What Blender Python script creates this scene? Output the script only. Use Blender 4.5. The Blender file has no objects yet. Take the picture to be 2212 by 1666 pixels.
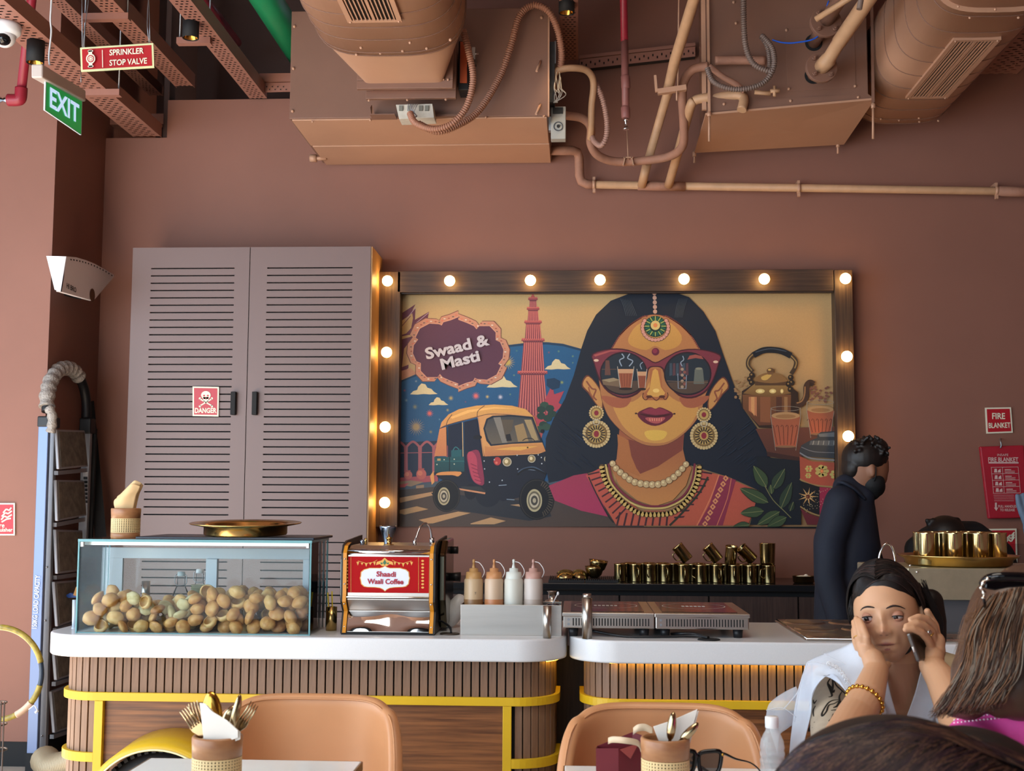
import bpy, bmesh, math, random
import numpy as np
from mathutils import Vector, Matrix, noise
random.seed(7)
C = bpy.context.scene.collection
PI = math.pi
# ---------------------------------------------------------------- camera
F = 2700.0
CAM = Vector((0, 0, 1.30))
def _solve():
    Y = Vector((143, -247, -F)).normalized()
    zx = 150.0
    zy = (143*zx + F*F)/247.0
    Z = Vector((zx, zy, -F)); Z -= Y*Z.dot(Y); Z.normalize()
    X = Y.cross(Z)
    return Matrix((X, Y, Z))            # rows: world axes in camera coords -> this is cam->world
A = _solve()
cam = bpy.data.cameras.new('camera'); camo = bpy.data.objects.new('camera', cam); C.objects.link(camo)
cam.sensor_width = 36; cam.lens = F/2212*36
camo.matrix_world = Matrix.Translation(CAM) @ A.to_4x4()
cam.clip_start = 0.05; cam.clip_end = 100
cam.dof.use_dof = True; cam.dof.focus_distance = 4.6; cam.dof.aperture_fstop = 10
bpy.context.scene.camera = camo
# ---------------------------------------------------------------- light
sc = bpy.context.scene
sc.view_settings.view_transform = 'Standard'; sc.view_settings.look = 'None'
sc.view_settings.gamma = 1; sc.view_settings.use_curve_mapping = False
sc.view_settings.exposure = 0.16
w = bpy.data.worlds.new('world'); sc.world = w; w.use_nodes = True
bg = w.node_tree.nodes['Background']; bg.inputs[0].default_value = (.72, .86, 1, 1); bg.inputs[1].default_value = .9
def area(name, loc, target, sx, sy, power, col):
    l = bpy.data.lights.new(name, 'AREA'); l.shape = 'RECTANGLE'; l.size = sx; l.size_y = sy
    l.energy = power; l.color = col
    o = bpy.data.objects.new(name, l); C.objects.link(o); o.location = loc
    o.rotation_euler = (Vector(target)-Vector(loc)).to_track_quat('-Z', 'Y').to_euler()
    return o
area('window_daylight', (-3.2, -2.6, 1.8), (-1.2, 6.0, 1.5), 3.6, 3.0, 118, (.84, .93, 1))
area('side_window_daylight', (-4.0, 2.0, 1.7), (.6, 5.0, .8), 4.6, 2.8, 190, (.72, .86, 1))
area('table_fill_light', (-.2, 1.9, 3.6), (-.1, 2.7, 0), 1.6, 1.6, 42, (1, .92, .80))  # added overhead fill to brighten tables and counter tops; no fixture here
sun = bpy.data.lights.new('sun', 'SUN'); sun.energy = 42; sun.angle = .02; sun.color = (1, .90, .76)
suno = bpy.data.objects.new('sun', sun); C.objects.link(suno); suno.rotation_euler = Vector((.62, -.30, -.82)).to_track_quat('-Z', 'Y').to_euler()
# ---------------------------------------------------------------- helpers
def P(px, py, Y):
    v = Vector((px-1106, 833-py, -F)); d = A @ v
    return CAM + d*(Y/d.y)
def PX(px, py, X):
    v = Vector((px-1106, 833-py, -F)); d = A @ v
    return CAM + d*(X/d.x)
def PZ(px, py, z):
    v = Vector((px-1106, 833-py, -F)); d = A @ v
    return CAM + d*((z-CAM.z)/d.z)
def pxm(Y): return Y/F                     # metres per pixel at depth Y
def lin(h):
    if isinstance(h, str):
        h = h.lstrip('#'); h = [int(h[i:i+2], 16)/255 for i in (0, 2, 4)]
    return tuple((c/12.92 if c <= .04045 else ((c+.055)/1.055)**2.4) for c in h)
MATS = {}
def mat(name, col, rough=.6, metal=0, var=0, vs=8, vstretch=(1,1,1), col2=None, bump=0, bs=60, trans=0, ior=1.45, emit=0, ecol=None, coat=0, sss=0, alpha=1, attr=None, spec=None, aniso=0):
    if name in MATS: return MATS[name]
    m = bpy.data.materials.new(name); m.use_nodes = True; MATS[name] = m
    nt = m.node_tree; b = nt.nodes['Principled BSDF']; L = nt.links
    c = lin(col) + (1,)
    b.inputs['Base Color'].default_value = c
    b.inputs['Roughness'].default_value = rough; b.inputs['Metallic'].default_value = metal
    b.inputs['Transmission Weight'].default_value = trans; b.inputs['IOR'].default_value = ior
    b.inputs['Coat Weight'].default_value = coat; b.inputs['Alpha'].default_value = alpha
    if spec is not None: b.inputs['Specular IOR Level'].default_value = spec
    if aniso: b.inputs['Anisotropic'].default_value = aniso
    if sss:
        b.inputs['Subsurface Weight'].default_value = sss; b.inputs['Subsurface Radius'].default_value = (.012, .005, .003); b.inputs['Subsurface Scale'].default_value = 1
    if emit:
        b.inputs['Emission Color'].default_value = lin(ecol or col)+(1,); b.inputs['Emission Strength'].default_value = emit
    m.diffuse_color = c
    tc = None
    def coords(s):
        nonlocal tc
        tc = tc or nt.nodes.new('ShaderNodeTexCoord')
        mp = nt.nodes.new('ShaderNodeMapping'); mp.inputs['Scale'].default_value = s
        L.new(tc.outputs['Object'], mp.inputs[0]); return mp.outputs[0]
    if attr:
        a = nt.nodes.new('ShaderNodeAttribute'); a.attribute_name = attr
        src = a.outputs['Color']
        if var:
            n = nt.nodes.new('ShaderNodeTexNoise'); n.inputs['Scale'].default_value = vs; n.inputs['Detail'].default_value = 3
            L.new(coords(vstretch), n.inputs[0])
            mx = nt.nodes.new('ShaderNodeMix'); mx.data_type = 'RGBA'; mx.blend_type = 'MULTIPLY'; mx.inputs[0].default_value = 1
            r = nt.nodes.new('ShaderNodeMapRange'); r.inputs[3].default_value = 1-var; r.inputs[4].default_value = 1+var*.6
            L.new(n.outputs[0], r.inputs[0]); L.new(src, mx.inputs[6]); L.new(r.outputs[0], mx.inputs[7]); src = mx.outputs[2]
        L.new(src, b.inputs['Base Color'])
    elif var or col2:
        n = nt.nodes.new('ShaderNodeTexNoise'); n.inputs['Scale'].default_value = vs; n.inputs['Detail'].default_value = 4; n.inputs['Roughness'].default_value = .6
        L.new(coords(vstretch), n.inputs[0])
        r = nt.nodes.new('ShaderNodeValToRGB')
        if col2: ca, cb = lin(col), lin(col2)
        else: ca = tuple(x*(1-var) for x in lin(col)); cb = tuple(min(1, x*(1+var)) for x in lin(col))
        r.color_ramp.elements[0].color = ca+(1,); r.color_ramp.elements[1].color = cb+(1,)
        r.color_ramp.elements[0].position = .32; r.color_ramp.elements[1].position = .68
        L.new(n.outputs[0], r.inputs[0]); L.new(r.outputs[0], b.inputs['Base Color'])
    if bump:
        n = nt.nodes.new('ShaderNodeTexNoise'); n.inputs['Scale'].default_value = bs; n.inputs['Detail'].default_value = 3
        L.new(coords(vstretch), n.inputs[0])
        bp = nt.nodes.new('ShaderNodeBump'); bp.inputs['Strength'].default_value = min(1, bump*3); bp.inputs['Distance'].default_value = .004*bump*3
        L.new(n.outputs[0], bp.inputs['Height']); L.new(bp.outputs[0], b.inputs['Normal'])
    return m
def frame_of(d):
    d = Vector(d).normalized(); a = Vector((0, 0, 1)) if abs(d.z) < .9 else Vector((1, 0, 0))
    u = d.cross(a).normalized(); return u, d.cross(u).normalized()
class MB:
    def __init__(s): s.v = []; s.f = []; s.sm = []; s.mi = []; s.col = None; s.cm = 0; s.cc = None; s.vc = []
    def add(s, vs, fs, smooth=False):
        n = len(s.v); s.v.extend([tuple(x) for x in vs]); s.vc.extend([s.cc]*len(vs))
        for f in fs: s.f.append([i+n for i in f]); s.sm.append(smooth); s.mi.append(s.cm)
        return s
    def box(s, x0, x1, y0, y1, z0, z1, M=None):
        vs = [Vector((x, y, z)) for z in (z0, z1) for y in (y0, y1) for x in (x0, x1)]
        if M: vs = [M @ v for v in vs]
        return s.add(vs, [(0,2,3,1),(4,5,7,6),(0,1,5,4),(1,3,7,5),(3,2,6,7),(2,0,4,6)])
    def bar(s, p, q, w, h, up=(0,0,1)):        # box beam from p to q
        p = Vector(p); q = Vector(q); d = (q-p).normalized(); u = Vector(up)
        a = d.cross(u).normalized()*w/2; b = a.cross(d).normalized()*h/2
        vs = [p-a-b, p+a-b, p+a+b, p-a+b, q-a-b, q+a-b, q+a+b, q-a+b]
        return s.add(vs, [(3,2,1,0),(4,5,6,7),(0,1,5,4),(1,2,6,5),(2,3,7,6),(3,0,4,7)])
    def cyl(s, p, q, r, r2=None, n=16, caps=True):
        return s.tube([p, q], [r, r if r2 is None else r2], n, caps)
    def tube(s, pts, r, n=8, caps=True, closed=False, flat=1):
        pts = [Vector(p) for p in pts]; k = len(pts)
        rs = r if isinstance(r, (list, tuple)) else [r]*k
        def tan(i):
            if closed: return (pts[(i+1) % k]-pts[i-1]).normalized()
            return (pts[min(i+1, k-1)]-pts[max(i-1, 0)]).normalized()
        t = tan(0); u, v = frame_of(t); vs = []
        for i in range(k):
            t2 = tan(i)
            if t2.length > 0 and t.dot(t2) < .99999:
                ax = t.cross(t2); 
                if ax.length > 1e-9:
                    R = Matrix.Rotation(t.angle(t2), 3, ax); u = R @ u; v = R @ v
            t = t2
            for j in range(n):
                a = 2*PI*j/n; vs.append(pts[i]+(u*math.cos(a)+v*math.sin(a)*flat)*rs[i])
        fs = []
        for i in range(k if closed else k-1):
            for j in range(n):
                i2 = (i+1) % k; j2 = (j+1) % n
                fs.append((i*n+j, i*n+j2, i2*n+j2, i2*n+j))
        if closed: s.add(vs, fs, True); return s
        s.add(vs, fs, True)
        if caps:
            b = len(s.v)-len(vs)
            s.f.append([b+j for j in range(n)][::-1]); s.sm.append(False); s.mi.append(s.cm)
            s.f.append([b+(k-1)*n+j for j in range(n)]); s.sm.append(False); s.mi.append(s.cm)
        return s
    def lathe(s, prof, n=24, c=(0,0,0), M=None, smooth=True, a0=0, a1=2*PI):
        vs = []; k = len(prof); full = abs(a1-a0-2*PI) < 1e-6; m = n if full else n+1
        for r, z in prof:
            for j in range(m):
                a = a0+(a1-a0)*j/n; p = Vector((r*math.cos(a), r*math.sin(a), z))
                vs.append((M @ p if M else p)+Vector(c))
        fs = [(i*m+j, i*m+(j+1) % m, (i+1)*m+(j+1) % m, (i+1)*m+j) for i in range(k-1) for j in range(n)]
        return s.add(vs, fs, smooth)
    def prism(s, pts, vec):
        pts = [Vector(p) for p in pts]; n = len(pts); vec = Vector(vec)
        vs = pts+[p+vec for p in pts]
        fs = [list(range(n))[::-1], [n+i for i in range(n)]]+[(i, (i+1) % n, n+(i+1) % n, n+i) for i in range(n)]
        return s.add(vs, fs)
    def poly(s, pts): return s.add(pts, [list(range(len(pts)))])
    def ell(s, c, r, nu=16, nv=10, M=None):
        if not hasattr(r, '__len__'): r = (r, r, r)
        vs = []
        for i in range(nv+1):
            t = PI*i/nv
            for j in range(nu):
                a = 2*PI*j/nu; p = Vector((r[0]*math.sin(t)*math.cos(a), r[1]*math.sin(t)*math.sin(a), r[2]*math.cos(t)))
                vs.append((M @ p if M else p)+Vector(c))
        fs = [(i*nu+j, (i+1)*nu+j, (i+1)*nu+(j+1) % nu, i*nu+(j+1) % nu) for i in range(nv) for j in range(nu)]
        return s.add(vs, fs, True)
    def grid(s, fn, nu, nv, smooth=True):
        vs = [fn(i/nu, j/nv) for j in range(nv+1) for i in range(nu+1)]
        fs = [(j*(nu+1)+i, j*(nu+1)+i+1, (j+1)*(nu+1)+i+1, (j+1)*(nu+1)+i) for j in range(nv) for i in range(nu)]
        return s.add(vs, fs, smooth)
def spl(pts, n=8, closed=False):
    pts = [Vector(p) for p in pts]; k = len(pts); out = []
    rng = range(k) if closed else range(k-1)
    for i in rng:
        if closed: a, b, c, d = pts[i-1], pts[i], pts[(i+1) % k], pts[(i+2) % k]
        else: a, b, c, d = pts[max(i-1, 0)], pts[i], pts[i+1], pts[min(i+2, k-1)]
        for j in range(n):
            t = j/n
            out.append(.5*((2*b)+(c-a)*t+(2*a-5*b+4*c-d)*t*t+(3*b-a-3*c+d)*t**3))
    if not closed: out.append(pts[-1])
    return out
def setp(o, label=None, cat=None, group=None, kind=None):
    if label: o['label'] = label
    if cat: o['category'] = cat
    if group: o['group'] = group
    if kind: o['kind'] = kind
    return o
def E(name, loc, label, cat, group=None):
    o = bpy.data.objects.new(name, None); C.objects.link(o); o.location = loc; o.empty_display_size = .05
    return setp(o, label, cat, group)
WORLD = {}
def wl(o):
    l = Vector(o.location)
    while o.parent: o = o.parent; l += Vector(o.location)
    return l
def ob(name, mb, m, parent=None, label=None, cat=None, group=None, kind=None, bev=0, seg=2, sub=0, solid=0, centre=None):
    me = bpy.data.meshes.new(name)
    V = np.array([tuple(v) for v in mb.v], dtype=float)
    lo, hi = V.min(0), V.max(0)
    if centre is None: c = np.array([(lo[0]+hi[0])/2, (lo[1]+hi[1])/2, lo[2] if parent is None else (lo[2]+hi[2])/2])
    else: c = np.array(tuple(centre))
    me.from_pydata([tuple(v) for v in (V-c)], [], mb.f)
    for p, sm, mi in zip(me.polygons, mb.sm, mb.mi): p.use_smooth = sm; p.material_index = mi
    for x in (m if isinstance(m, (list, tuple)) else [m]): me.materials.append(x)
    if any(x is not None for x in mb.vc):
        ca = me.color_attributes.new('Col', 'FLOAT_COLOR', 'POINT')
        arr = np.array([(x or (1, 1, 1))+(1,) for x in mb.vc], dtype=np.float32)
        ca.data.foreach_set('color', arr.ravel())
    me.validate(); me.update()
    o = bpy.data.objects.new(name, me); C.objects.link(o)
    if parent:
        o.parent = parent; o.location = Vector(c)-wl(parent)
    else: o.location = Vector(c)
    if bev:
        b = o.modifiers.new('bevel', 'BEVEL'); b.width = bev; b.segments = seg; b.limit_method = 'ANGLE'; b.angle_limit = math.radians(40)
    if solid:
        b = o.modifiers.new('solid', 'SOLIDIFY'); b.thickness = solid; b.offset = 0
    if sub:
        b = o.modifiers.new('sub', 'SUBSURF'); b.levels = b.render_levels = sub
    if name in ('screw_head', 'wire', 'terminal', 'latch_pin'): kind = 'stuff'
    return setp(o, label, cat, group, kind)
def dup(o, loc=None, rot=None, label=None, parent=None, group=None, scale=None):
    r = o.copy(); C.objects.link(r); r.parent = parent
    if loc is not None: r.location = loc
    if rot is not None: r.rotation_euler = rot
    if scale is not None: r.scale = scale
    if label: r['label'] = label
    if group: r['group'] = group
    for ch in list(o.children): dup(ch, parent=r)
    return r
def text(s, m, parent, c, u, up, lift=None, bold=0, name='lettering', shear=0, h=None, kind=None, squash=None):
    """flat lettering centred on c; u = vector across the whole width; up = direction; h = cap height override"""
    cu = bpy.data.curves.new('t', 'FONT'); cu.body = s; cu.size = 1; cu.offset = bold; cu.shear = shear; cu.resolution_u = 3
    cu.align_x = 'CENTER'; cu.fill_mode = 'FRONT'; cu.space_line = 1.0
    t = bpy.data.objects.new('t', cu)
    me0 = bpy.data.meshes.new_from_object(t)
    V = np.array([tuple(v.co) for v in me0.vertices]); F_ = [list(p.vertices) for p in me0.polygons]
    bpy.data.objects.remove(t); bpy.data.curves.remove(cu); bpy.data.meshes.remove(me0)
    lo, hi = V.min(0), V.max(0); W = hi[0]-lo[0]; H = hi[1]-lo[1]
    u = Vector(u); up = Vector(up).normalized(); sx = u.length/W; un = u.normalized()
    up = (up-un*up.dot(un)*(0 if shear == 'k' else 1)).normalized() if shear != 'k' else up
    sy = sx if h is None else h/H
    nrm = un.cross(up).normalized()
    lift = nrm*.0012 if lift is None else nrm*lift
    mb = MB(); cx, cy = (lo[0]+hi[0])/2, (lo[1]+hi[1])/2
    mb.add([Vector(c)+un*((v[0]-cx)*sx)+up*((v[1]-cy)*sy)+lift for v in V], F_)
    return ob(name, mb, m, parent, kind=kind)
def struct(name, mb, m, **k): return ob(name, mb, m, kind='structure', centre=(0,0,0), **k)
# ---------------------------------------------------------------- palette
WALL = mat('terracotta_wall', '865b4d', .62, var=.05, vs=1.3, bump=.02, bs=220)
DUCTP = mat('terracotta_metal_paint', 'b68c72', .42, var=.04, vs=3, bump=.01, bs=40)
FCUP = mat('terracotta_unit_paint', '7c5a4b', .5, var=.04, vs=3)
PIPEP = mat('terracotta_pipe_paint', 'b8906e', .5, var=.08, vs=14, bump=.06, bs=60)
TRAYP = mat('tray_paint', '96685a', .5)
DARKV = mat('dark_void', '2c2422', .9)
REDP = mat('red_pipe_paint', '8c2030', .4)
CRIM = mat('crimson_pipe_paint', '641a28', .4)
GREENP = mat('green_pipe_paint', '1f9a68', .4)
BLACK = mat('black_plastic', '16171b', .45)
BLACKM = mat('black_matte', '101114', .7)
STEEL = mat('brushed_steel', 'b9b4ae', .3, metal=1, var=.06, vs=4, vstretch=(1, 1, 12))
CHROME = mat('chrome', 'd8dbe0', .08, metal=1)
GREYM = mat('galvanised_metal', '9aa0a6', .4, metal=.9)
BRASS = mat('brass', 'c4a468', .22, metal=1)
OLDBRASS = mat('dark_brass', '8d7642', .2, metal=1)
GOLD = mat('gold', 'c99b45', .2, metal=1)
WHITEP = mat('white_plastic', 'dcdde0', .45)
SLAB = mat('white_quartz', 'd3d6da', .25, var=.02, vs=300)
WOOD = mat('walnut_slat', '6a4f3f', .5, col2='8f7058', vs=9, vstretch=(5, 5, .35), bump=.05, bs=60)
WOODH = mat('walnut_panel', '52301a', .42, col2='8a5832', vs=9, vstretch=(.35, 3, 9), bump=.03, bs=30)
DWOOD = mat('dark_wood_frame', '33251f', .5, col2='4b382d', vs=10, vstretch=(.3, 3, 9))
DWOODV = mat('dark_wood_frame_vertical', '33251f', .5, col2='55402f', vs=10, vstretch=(9, 3, .3))
DCAB = mat('dark_cabinet_wood', '2e2220', .45, col2='44332e', vs=9, vstretch=(9, 3, .5))
YELLOW = mat('yellow_painted_metal', 'd0aa1e', .38, var=.03)
MAUVE = mat('mauve_laminate', '725e5b', .42)
PALEWOOD = mat('light_wood_edge', 'a87e52', .5, col2='bb9262', vs=6, vstretch=(4, 4, .4))
TABLE = mat('white_tabletop', 'dfe3df', .16, var=.02, vs=5)
TAN = mat('tan_leather', 'c08a60', .42, var=.05, vs=4, bump=.03, bs=120)
SKYG = mat('floor_tile', 'bdb2a6', .35, var=.06, vs=3)
REDS = mat('sign_red', 'b01c2a', .35)
CREAM = mat('sign_cream', 'e6e3cc', .5)
SIGNG = mat('luminous_edge', 'd2d6a4', .5)
# ---------------------------------------------------------------- structure
YW = 6.7; XC = -2.635; YC = 6.05; YR = 7.5
b = MB().box(-4.2, 3.6, -4.5, 7.6, -.1, 0); struct('floor', b, SKYG)
b = MB().box(-4.2, 3.6, -4.5, 7.6, 4.6, 4.7); struct('ceiling', b, FCUP)
zt = P(400, 216, YW).z; zn = P(300, 298, YW).z; xn = P(362, 250, YW).x
xr = P(900, 100, YW).x
b = MB().box(XC, xn, YW, YW+.12, 0, zn).box(xn, xr, YW, YW+.12, 0, zt).box(xr, 3.6, YW, YW+.12, 0, 4.6)
struct('wall_back', b, WALL)
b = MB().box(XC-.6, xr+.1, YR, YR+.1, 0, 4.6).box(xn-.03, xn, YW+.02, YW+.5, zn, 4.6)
struct('wall_recess', b, mat('shade_toned_recess', '4a3834', .8))  # darker wall colour stands in for the unlit shade of the recess
b = MB().box(XC-.02, xn-.02, YW+.05, YW+.12, P(300, 255, YW).z-.02, P(300, 240, YW).z)
struct('trim_1', b, WALL)
b = MB().box(-4.2, XC, YC, YR+.1, .12, 4.6); struct('wall_left', b, WALL)
b = MB().box(-4.2, XC-.012, YC-.012+.02, YR, 0, .12); struct('baseboard_left', b, BLACKM)
b = MB().box(3.5, 3.6, -4.5, 7.6, 0, 4.6); struct('wall_right', b, WALL)
b = MB().box(.4, 3.6, -4.5, -4.4, 0, 4.6); struct('wall_light_block', b, WALL)  # unseen solid wall, added so sky light enters only from the left
# shop-front glazing frames behind and beside the viewer (openings to daylight)
b = MB()
for x in (-4.2, -1.6, 1.0, 3.5): b.box(x-.06, x+.06, -4.5, -4.4, 0, 4.6)
b.box(-4.2, 3.6, -4.5, -4.4, 3.3, 4.6)
struct('window_1', b, BLACKM)
b = MB()
for y in (-4.45, -.9, 2.6, 6.05): b.box(-4.25, -4.15, y-.05, y+.05, 0, 4.6)
b.box(-4.25, -4.15, -4.5, 6.1, 3.2, 4.6)
struct('window_2', b, BLACKM)
# ---------------------------------------------------------------- cupboard with louvred doors
YD = 6.36
xl = P(277, 850, YD).x; xm = P(533, 850, YD).x; xrr = P(797, 850, YD).x
ztop = P(540, 534, YD).z; zb = P(540, 1171, YD).z
cup = E('louvred_cupboard', ((xl+xrr)/2, 6.5, 0), 'tall mauve double-door cupboard with rows of black louvre slots against the back wall', 'cupboard')
ob('carcass', MB().box(xl+.01, xrr-.012, YD+.03, YW-.005, .0, ztop-.003), BLACKM, cup)
ob('side_panel', MB().box(xrr-.012, xrr+.006, YD+.005, YW-.004, .0, ztop), PALEWOOD, cup, label='light wood side panel lit by the bulbs')
slat_me = None
def louvre_door(x0, x1, z0, z1, sx0, sx1, sz0, sz1, n, name='door'):
    global slat_me
    gap = .0068; th = .018; y0, y1 = YD, YD+th
    d = ob(name, MB().box(x0, sx0, y0, y1, z0, z1).box(sx1, x1, y0, y1, z0, z1).box(sx0, sx1, y0, y1, sz1, z1).box(sx0, sx1, y0, y1, z0, sz0), MAUVE, cup)
    pitch = (sz1-sz0)/n
    me = ob('slat', MB().box(sx0, sx1, y0, y1, sz1-pitch, sz1-gap), MAUVE, d)
    for i in range(1, n):
        s = me.copy(); C.objects.link(s); s.location.z -= pitch*i
    return d
sL = P(318, 850, YD).x; sR = P(500, 850, YD).x; sL2 = P(571, 850, YD).x; sR2 = P(757, 850, YD).x
zs0, zs1 = P(540, 1128, YD).z, P(540, 578, YD).z
for (a, bb, c0, c1, hx) in ((xl, xm-.002, sL, sR, 506), (xm+.002, xrr-.002, sL2, sR2, 552)):
    d = louvre_door(a, bb, zb+.003, ztop, c0, c1, zs0, zs1, 34)
    hc = P(hx, 872, YD)
    ob('handle', MB().box(hc.x-.013, hc.x+.013, YD-.028, YD, hc.z-.06, hc.z+.06), BLACKM, d, bev=.003)
    louvre_door(a, bb, .08, zb-.003, c0, c1, .12, P(540, 1196, YD).z, 22, 'lower_door')
def sign_frame(par, quad, th=.006, edge=.06, face=REDS, border=CREAM):
    """thin plate with a coloured border; quad TL TR BR BL"""
    q = [Vector(p) for p in quad]; n = (q[1]-q[0]).cross(q[3]-q[0]).normalized()
    ob('plate', MB().prism(q, -n*th if n.y > 0 else -n*th), border, par)
    c = sum(q, Vector())/4; h = min((q[3]-q[0]).length, (q[1]-q[0]).length)*edge
    ins = []
    for p in q:
        ux = (q[1]-q[0]).normalized(); uy = (q[3]-q[0]).normalized()
        ins.append(p+ux*h*(1 if (p-c).dot(ux) < 0 else -1)+uy*h*(1 if (p-c).dot(uy) < 0 else -1))
    return q, ins, n
def sq(par, px, Y, edge=.06, face=REDS, border=CREAM, th=.006):
    q = [P(x, y, Y) for x, y in px]
    n = Vector((0, -1, 0))
    ob('plate', MB().prism(q, Vector((0, th, 0))), border, par)
    c = sum(q, Vector())/4; e = (q[3]-q[0]).length*edge
    ux = (q[1]-q[0]).normalized(); uy = (q[3]-q[0]).normalized()
    ins = [p+ux*e*(1 if (p-c).dot(ux) < 0 else -1)+uy*e*(1 if (p-c).dot(uy) < 0 else -1)+n*.001 for p in q]
    ob('printed_face', MB().poly(ins), face, par)
    return q
def flat(par, polys, Y, m, name='symbol', lift=.002):
    b = MB()
    for pl in polys: b.poly([P(x, y, Y)-Vector((0, lift, 0)) for x, y in pl])
    return ob(name, b, m, par)
def circ(cx, cy, rx, ry=None, n=14, a0=0, a1=2*PI):
    ry = rx if ry is None else ry
    return [(cx+rx*math.cos(a0+(a1-a0)*i/n), cy+ry*math.sin(a0+(a1-a0)*i/n)) for i in range(n)]
def stroke(pts, w):
    """px polyline -> list of quads"""
    out = []
    for (x0, y0), (x1, y1) in zip(pts, pts[1:]):
        l = math.hypot(x1-x0, y1-y0) or 1; nx, ny = -(y1-y0)/l*w/2, (x1-x0)/l*w/2
        out.append([(x0+nx, y0+ny), (x1+nx, y1+ny), (x1-nx, y1-ny), (x0-nx, y0-ny)])
    return out
dg = E('danger_sign', P(445, 900, YD), 'small red danger sign with skull and crossbones on the left cupboard door', 'sign')
Y0 = YD-.003
sq(dg, [(416, 835), (473, 836), (472, 900), (416, 899)], Y0-.006, .05)
Yt = Y0-.0075
flat(dg, [circ(445, 854, 10.5, 9), [(439, 858), (451, 858), (450, 868), (440, 868)]]+stroke([(432, 862), (458, 877)], 2.6)+stroke([(458, 862), (432, 877)], 2.6)
     + [circ(x, y, 2.4) for x, y in ((432, 861), (458, 861), (432, 878), (458, 878))], Yt, CREAM, 'skull_and_crossbones')
flat(dg, [circ(441, 855, 2.4, 2), circ(449, 855, 2.4, 2), [(445, 858), (446.5, 862), (443.5, 862)]], Yt-.001, REDS, 'skull_eyes')
text('DANGER', CREAM, dg, P(444.5, 887, Yt), P(468, 887, Yt)-P(421, 887, Yt), (0, 0, 1), bold=.03, h=.027)
# ---------------------------------------------------------------- mural frame and bulbs
YF = 6.6
def fx(x, y=850): return P(x, y, YF)
frm = E('bulb_frame', (P(1340, 600, YF).x, 6.65, P(1340, 600, YF).z), 'dark wood frame studded with round bulbs around the painted mural', 'frame')
def beam(name, x0, x1, y0, y1, m):
    a = P(x0, y0, YF); c = P(x1, y1, YF)
    return ob(name, MB().box(a.x, c.x, YF, YW-.002, c.z, a.z), m, frm, bev=.002)
beam('left_beam', 819, 858, 587, 1139, DWOODV)
beam('top_beam', 859, 1801, 586, 628, DWOOD)
beam('right_beam', 1802, 1852, 583, 1139, DWOODV)
ob('inner_trim', MB().box(P(859, 600, YF).x, P(1801, 600, YF).x, YF+.02, YF+.03, P(859, 634, YF).z, P(859, 628, YF).z-.001), DWOOD, frm)
BULBG = mat('bulb_glow', 'ffe2ae', .4, emit=26, ecol='ffc878')
bulb0 = None
bl = [(838, 608, 'at the top left corner of the mural frame'), (972, 608, 'second from left along the top beam'), (1146, 607, 'on the top beam above the painted tower'), (1296, 606, 'on the top beam left of the painted head'), (1477, 604, 'on the top beam above the painted hair'), (1650, 604, 'second from right along the top beam'), (1825, 603, 'at the top right corner of the mural frame'),
      (836, 762, 'second down on the left beam'), (833, 923, 'third down on the left beam'), (832, 1086, 'lowest on the left beam'), (1828, 771, 'middle of the right beam'), (1831, 943, 'on the right beam beside the waiter\'s hair')]
for x, y, wh in bl:
    p = P(x, y, YF-.03)
    if bulb0 is None:
        bulb0 = E('globe_bulb', (0, 0, 0), 'x', 'light bulb', 'globe bulbs on the mural frame')
        ob('globe', MB().ell((0, 0, 0), .0285, 20, 14), BULBG, bulb0)
        ob('socket', MB().cyl((0, .022, 0), (0, .0475, 0), .016, n=14), mat('bulb_socket', '8a6a44', .5), bulb0)
        bb = bulb0
    else: bb = dup(bulb0)
    bb.location = (p.x, YF-.046, p.z); bb['label'] = 'lit round globe bulb '+wh
# ---------------------------------------------------------------- fire signs, wall items
fb = E('fire_blanket_sign', P(2158, 937, YW-.005), 'square red sign reading FIRE BLANKET high on the right wall', 'sign')
sq(fb, [(2128, 881), (2184, 880), (2188, 935), (2131, 937)], YW-.010, .055)
text('FIRE', CREAM, fb, P(2157, 899, YW-.012), P(2171, 899, YW)-P(2143, 899, YW), (0, 0, 1), bold=.02, h=.032)
text('BLANKET', CREAM, fb, P(2159, 919, YW-.012), P(2182, 919, YW)-P(2135, 920, YW), (0, 0, 1), bold=.02, h=.028)
pk = E('fire_blanket_pouch', P(2165, 1120, 6.66), 'red printed fire blanket pouch hanging from a hook on the right wall', 'fire blanket')
CLOTHR = mat('red_vinyl_pouch', 'a81d30', .45, var=.06, vs=10, bump=.08, bs=14)
q = [P(x, y, 6.66) for x, y in ((2117, 965), (2212, 962), (2222, 1119), (2136, 1121))]
ob('pouch', MB().prism(q, (0, .03, 0)), CLOTHR, pk, bev=.006)
ob('hook', MB().tube(spl([P(2161, 948, 6.695), P(2161, 952, 6.65), P(2163, 962, 6.645), P(2161, 968, 6.65)], 4), .004, 6), GREYM, pk)
PR = mat('pouch_print', 'd8b9b4', .6)
yb = 6.658
text('FIRE BLANKET', PR, pk, P(2167, 993, yb), P(2200, 993, yb)-P(2135, 993, yb), (0, 0, 1), bold=.02, h=.023)
text('INSAFE', PR, pk, P(2166, 983, yb), P(2178, 983, yb)-P(2154, 983, yb), (0, 0, 1), h=.012)
text('PULL HANDLES\nTO RELEASE', PR, pk, P(2176, 1098, yb), P(2197, 1098, yb)-P(2157, 1098, yb), (0, 0, 1), bold=.02, h=.032)
lines = []
lines += stroke([(2135, 1000), (2200, 1000)], 3)
for i in range(5): lines += stroke([(2140+i*1.2, 1010+i*14), (2199+i*1.2, 1009+i*14)], .8)
lines += stroke([(2141, 1010), (2146, 1066)], .8)+stroke([(2199, 1009), (2204, 1065)], .8)+stroke([(2165, 1010), (2169, 1066)], .8)
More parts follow.
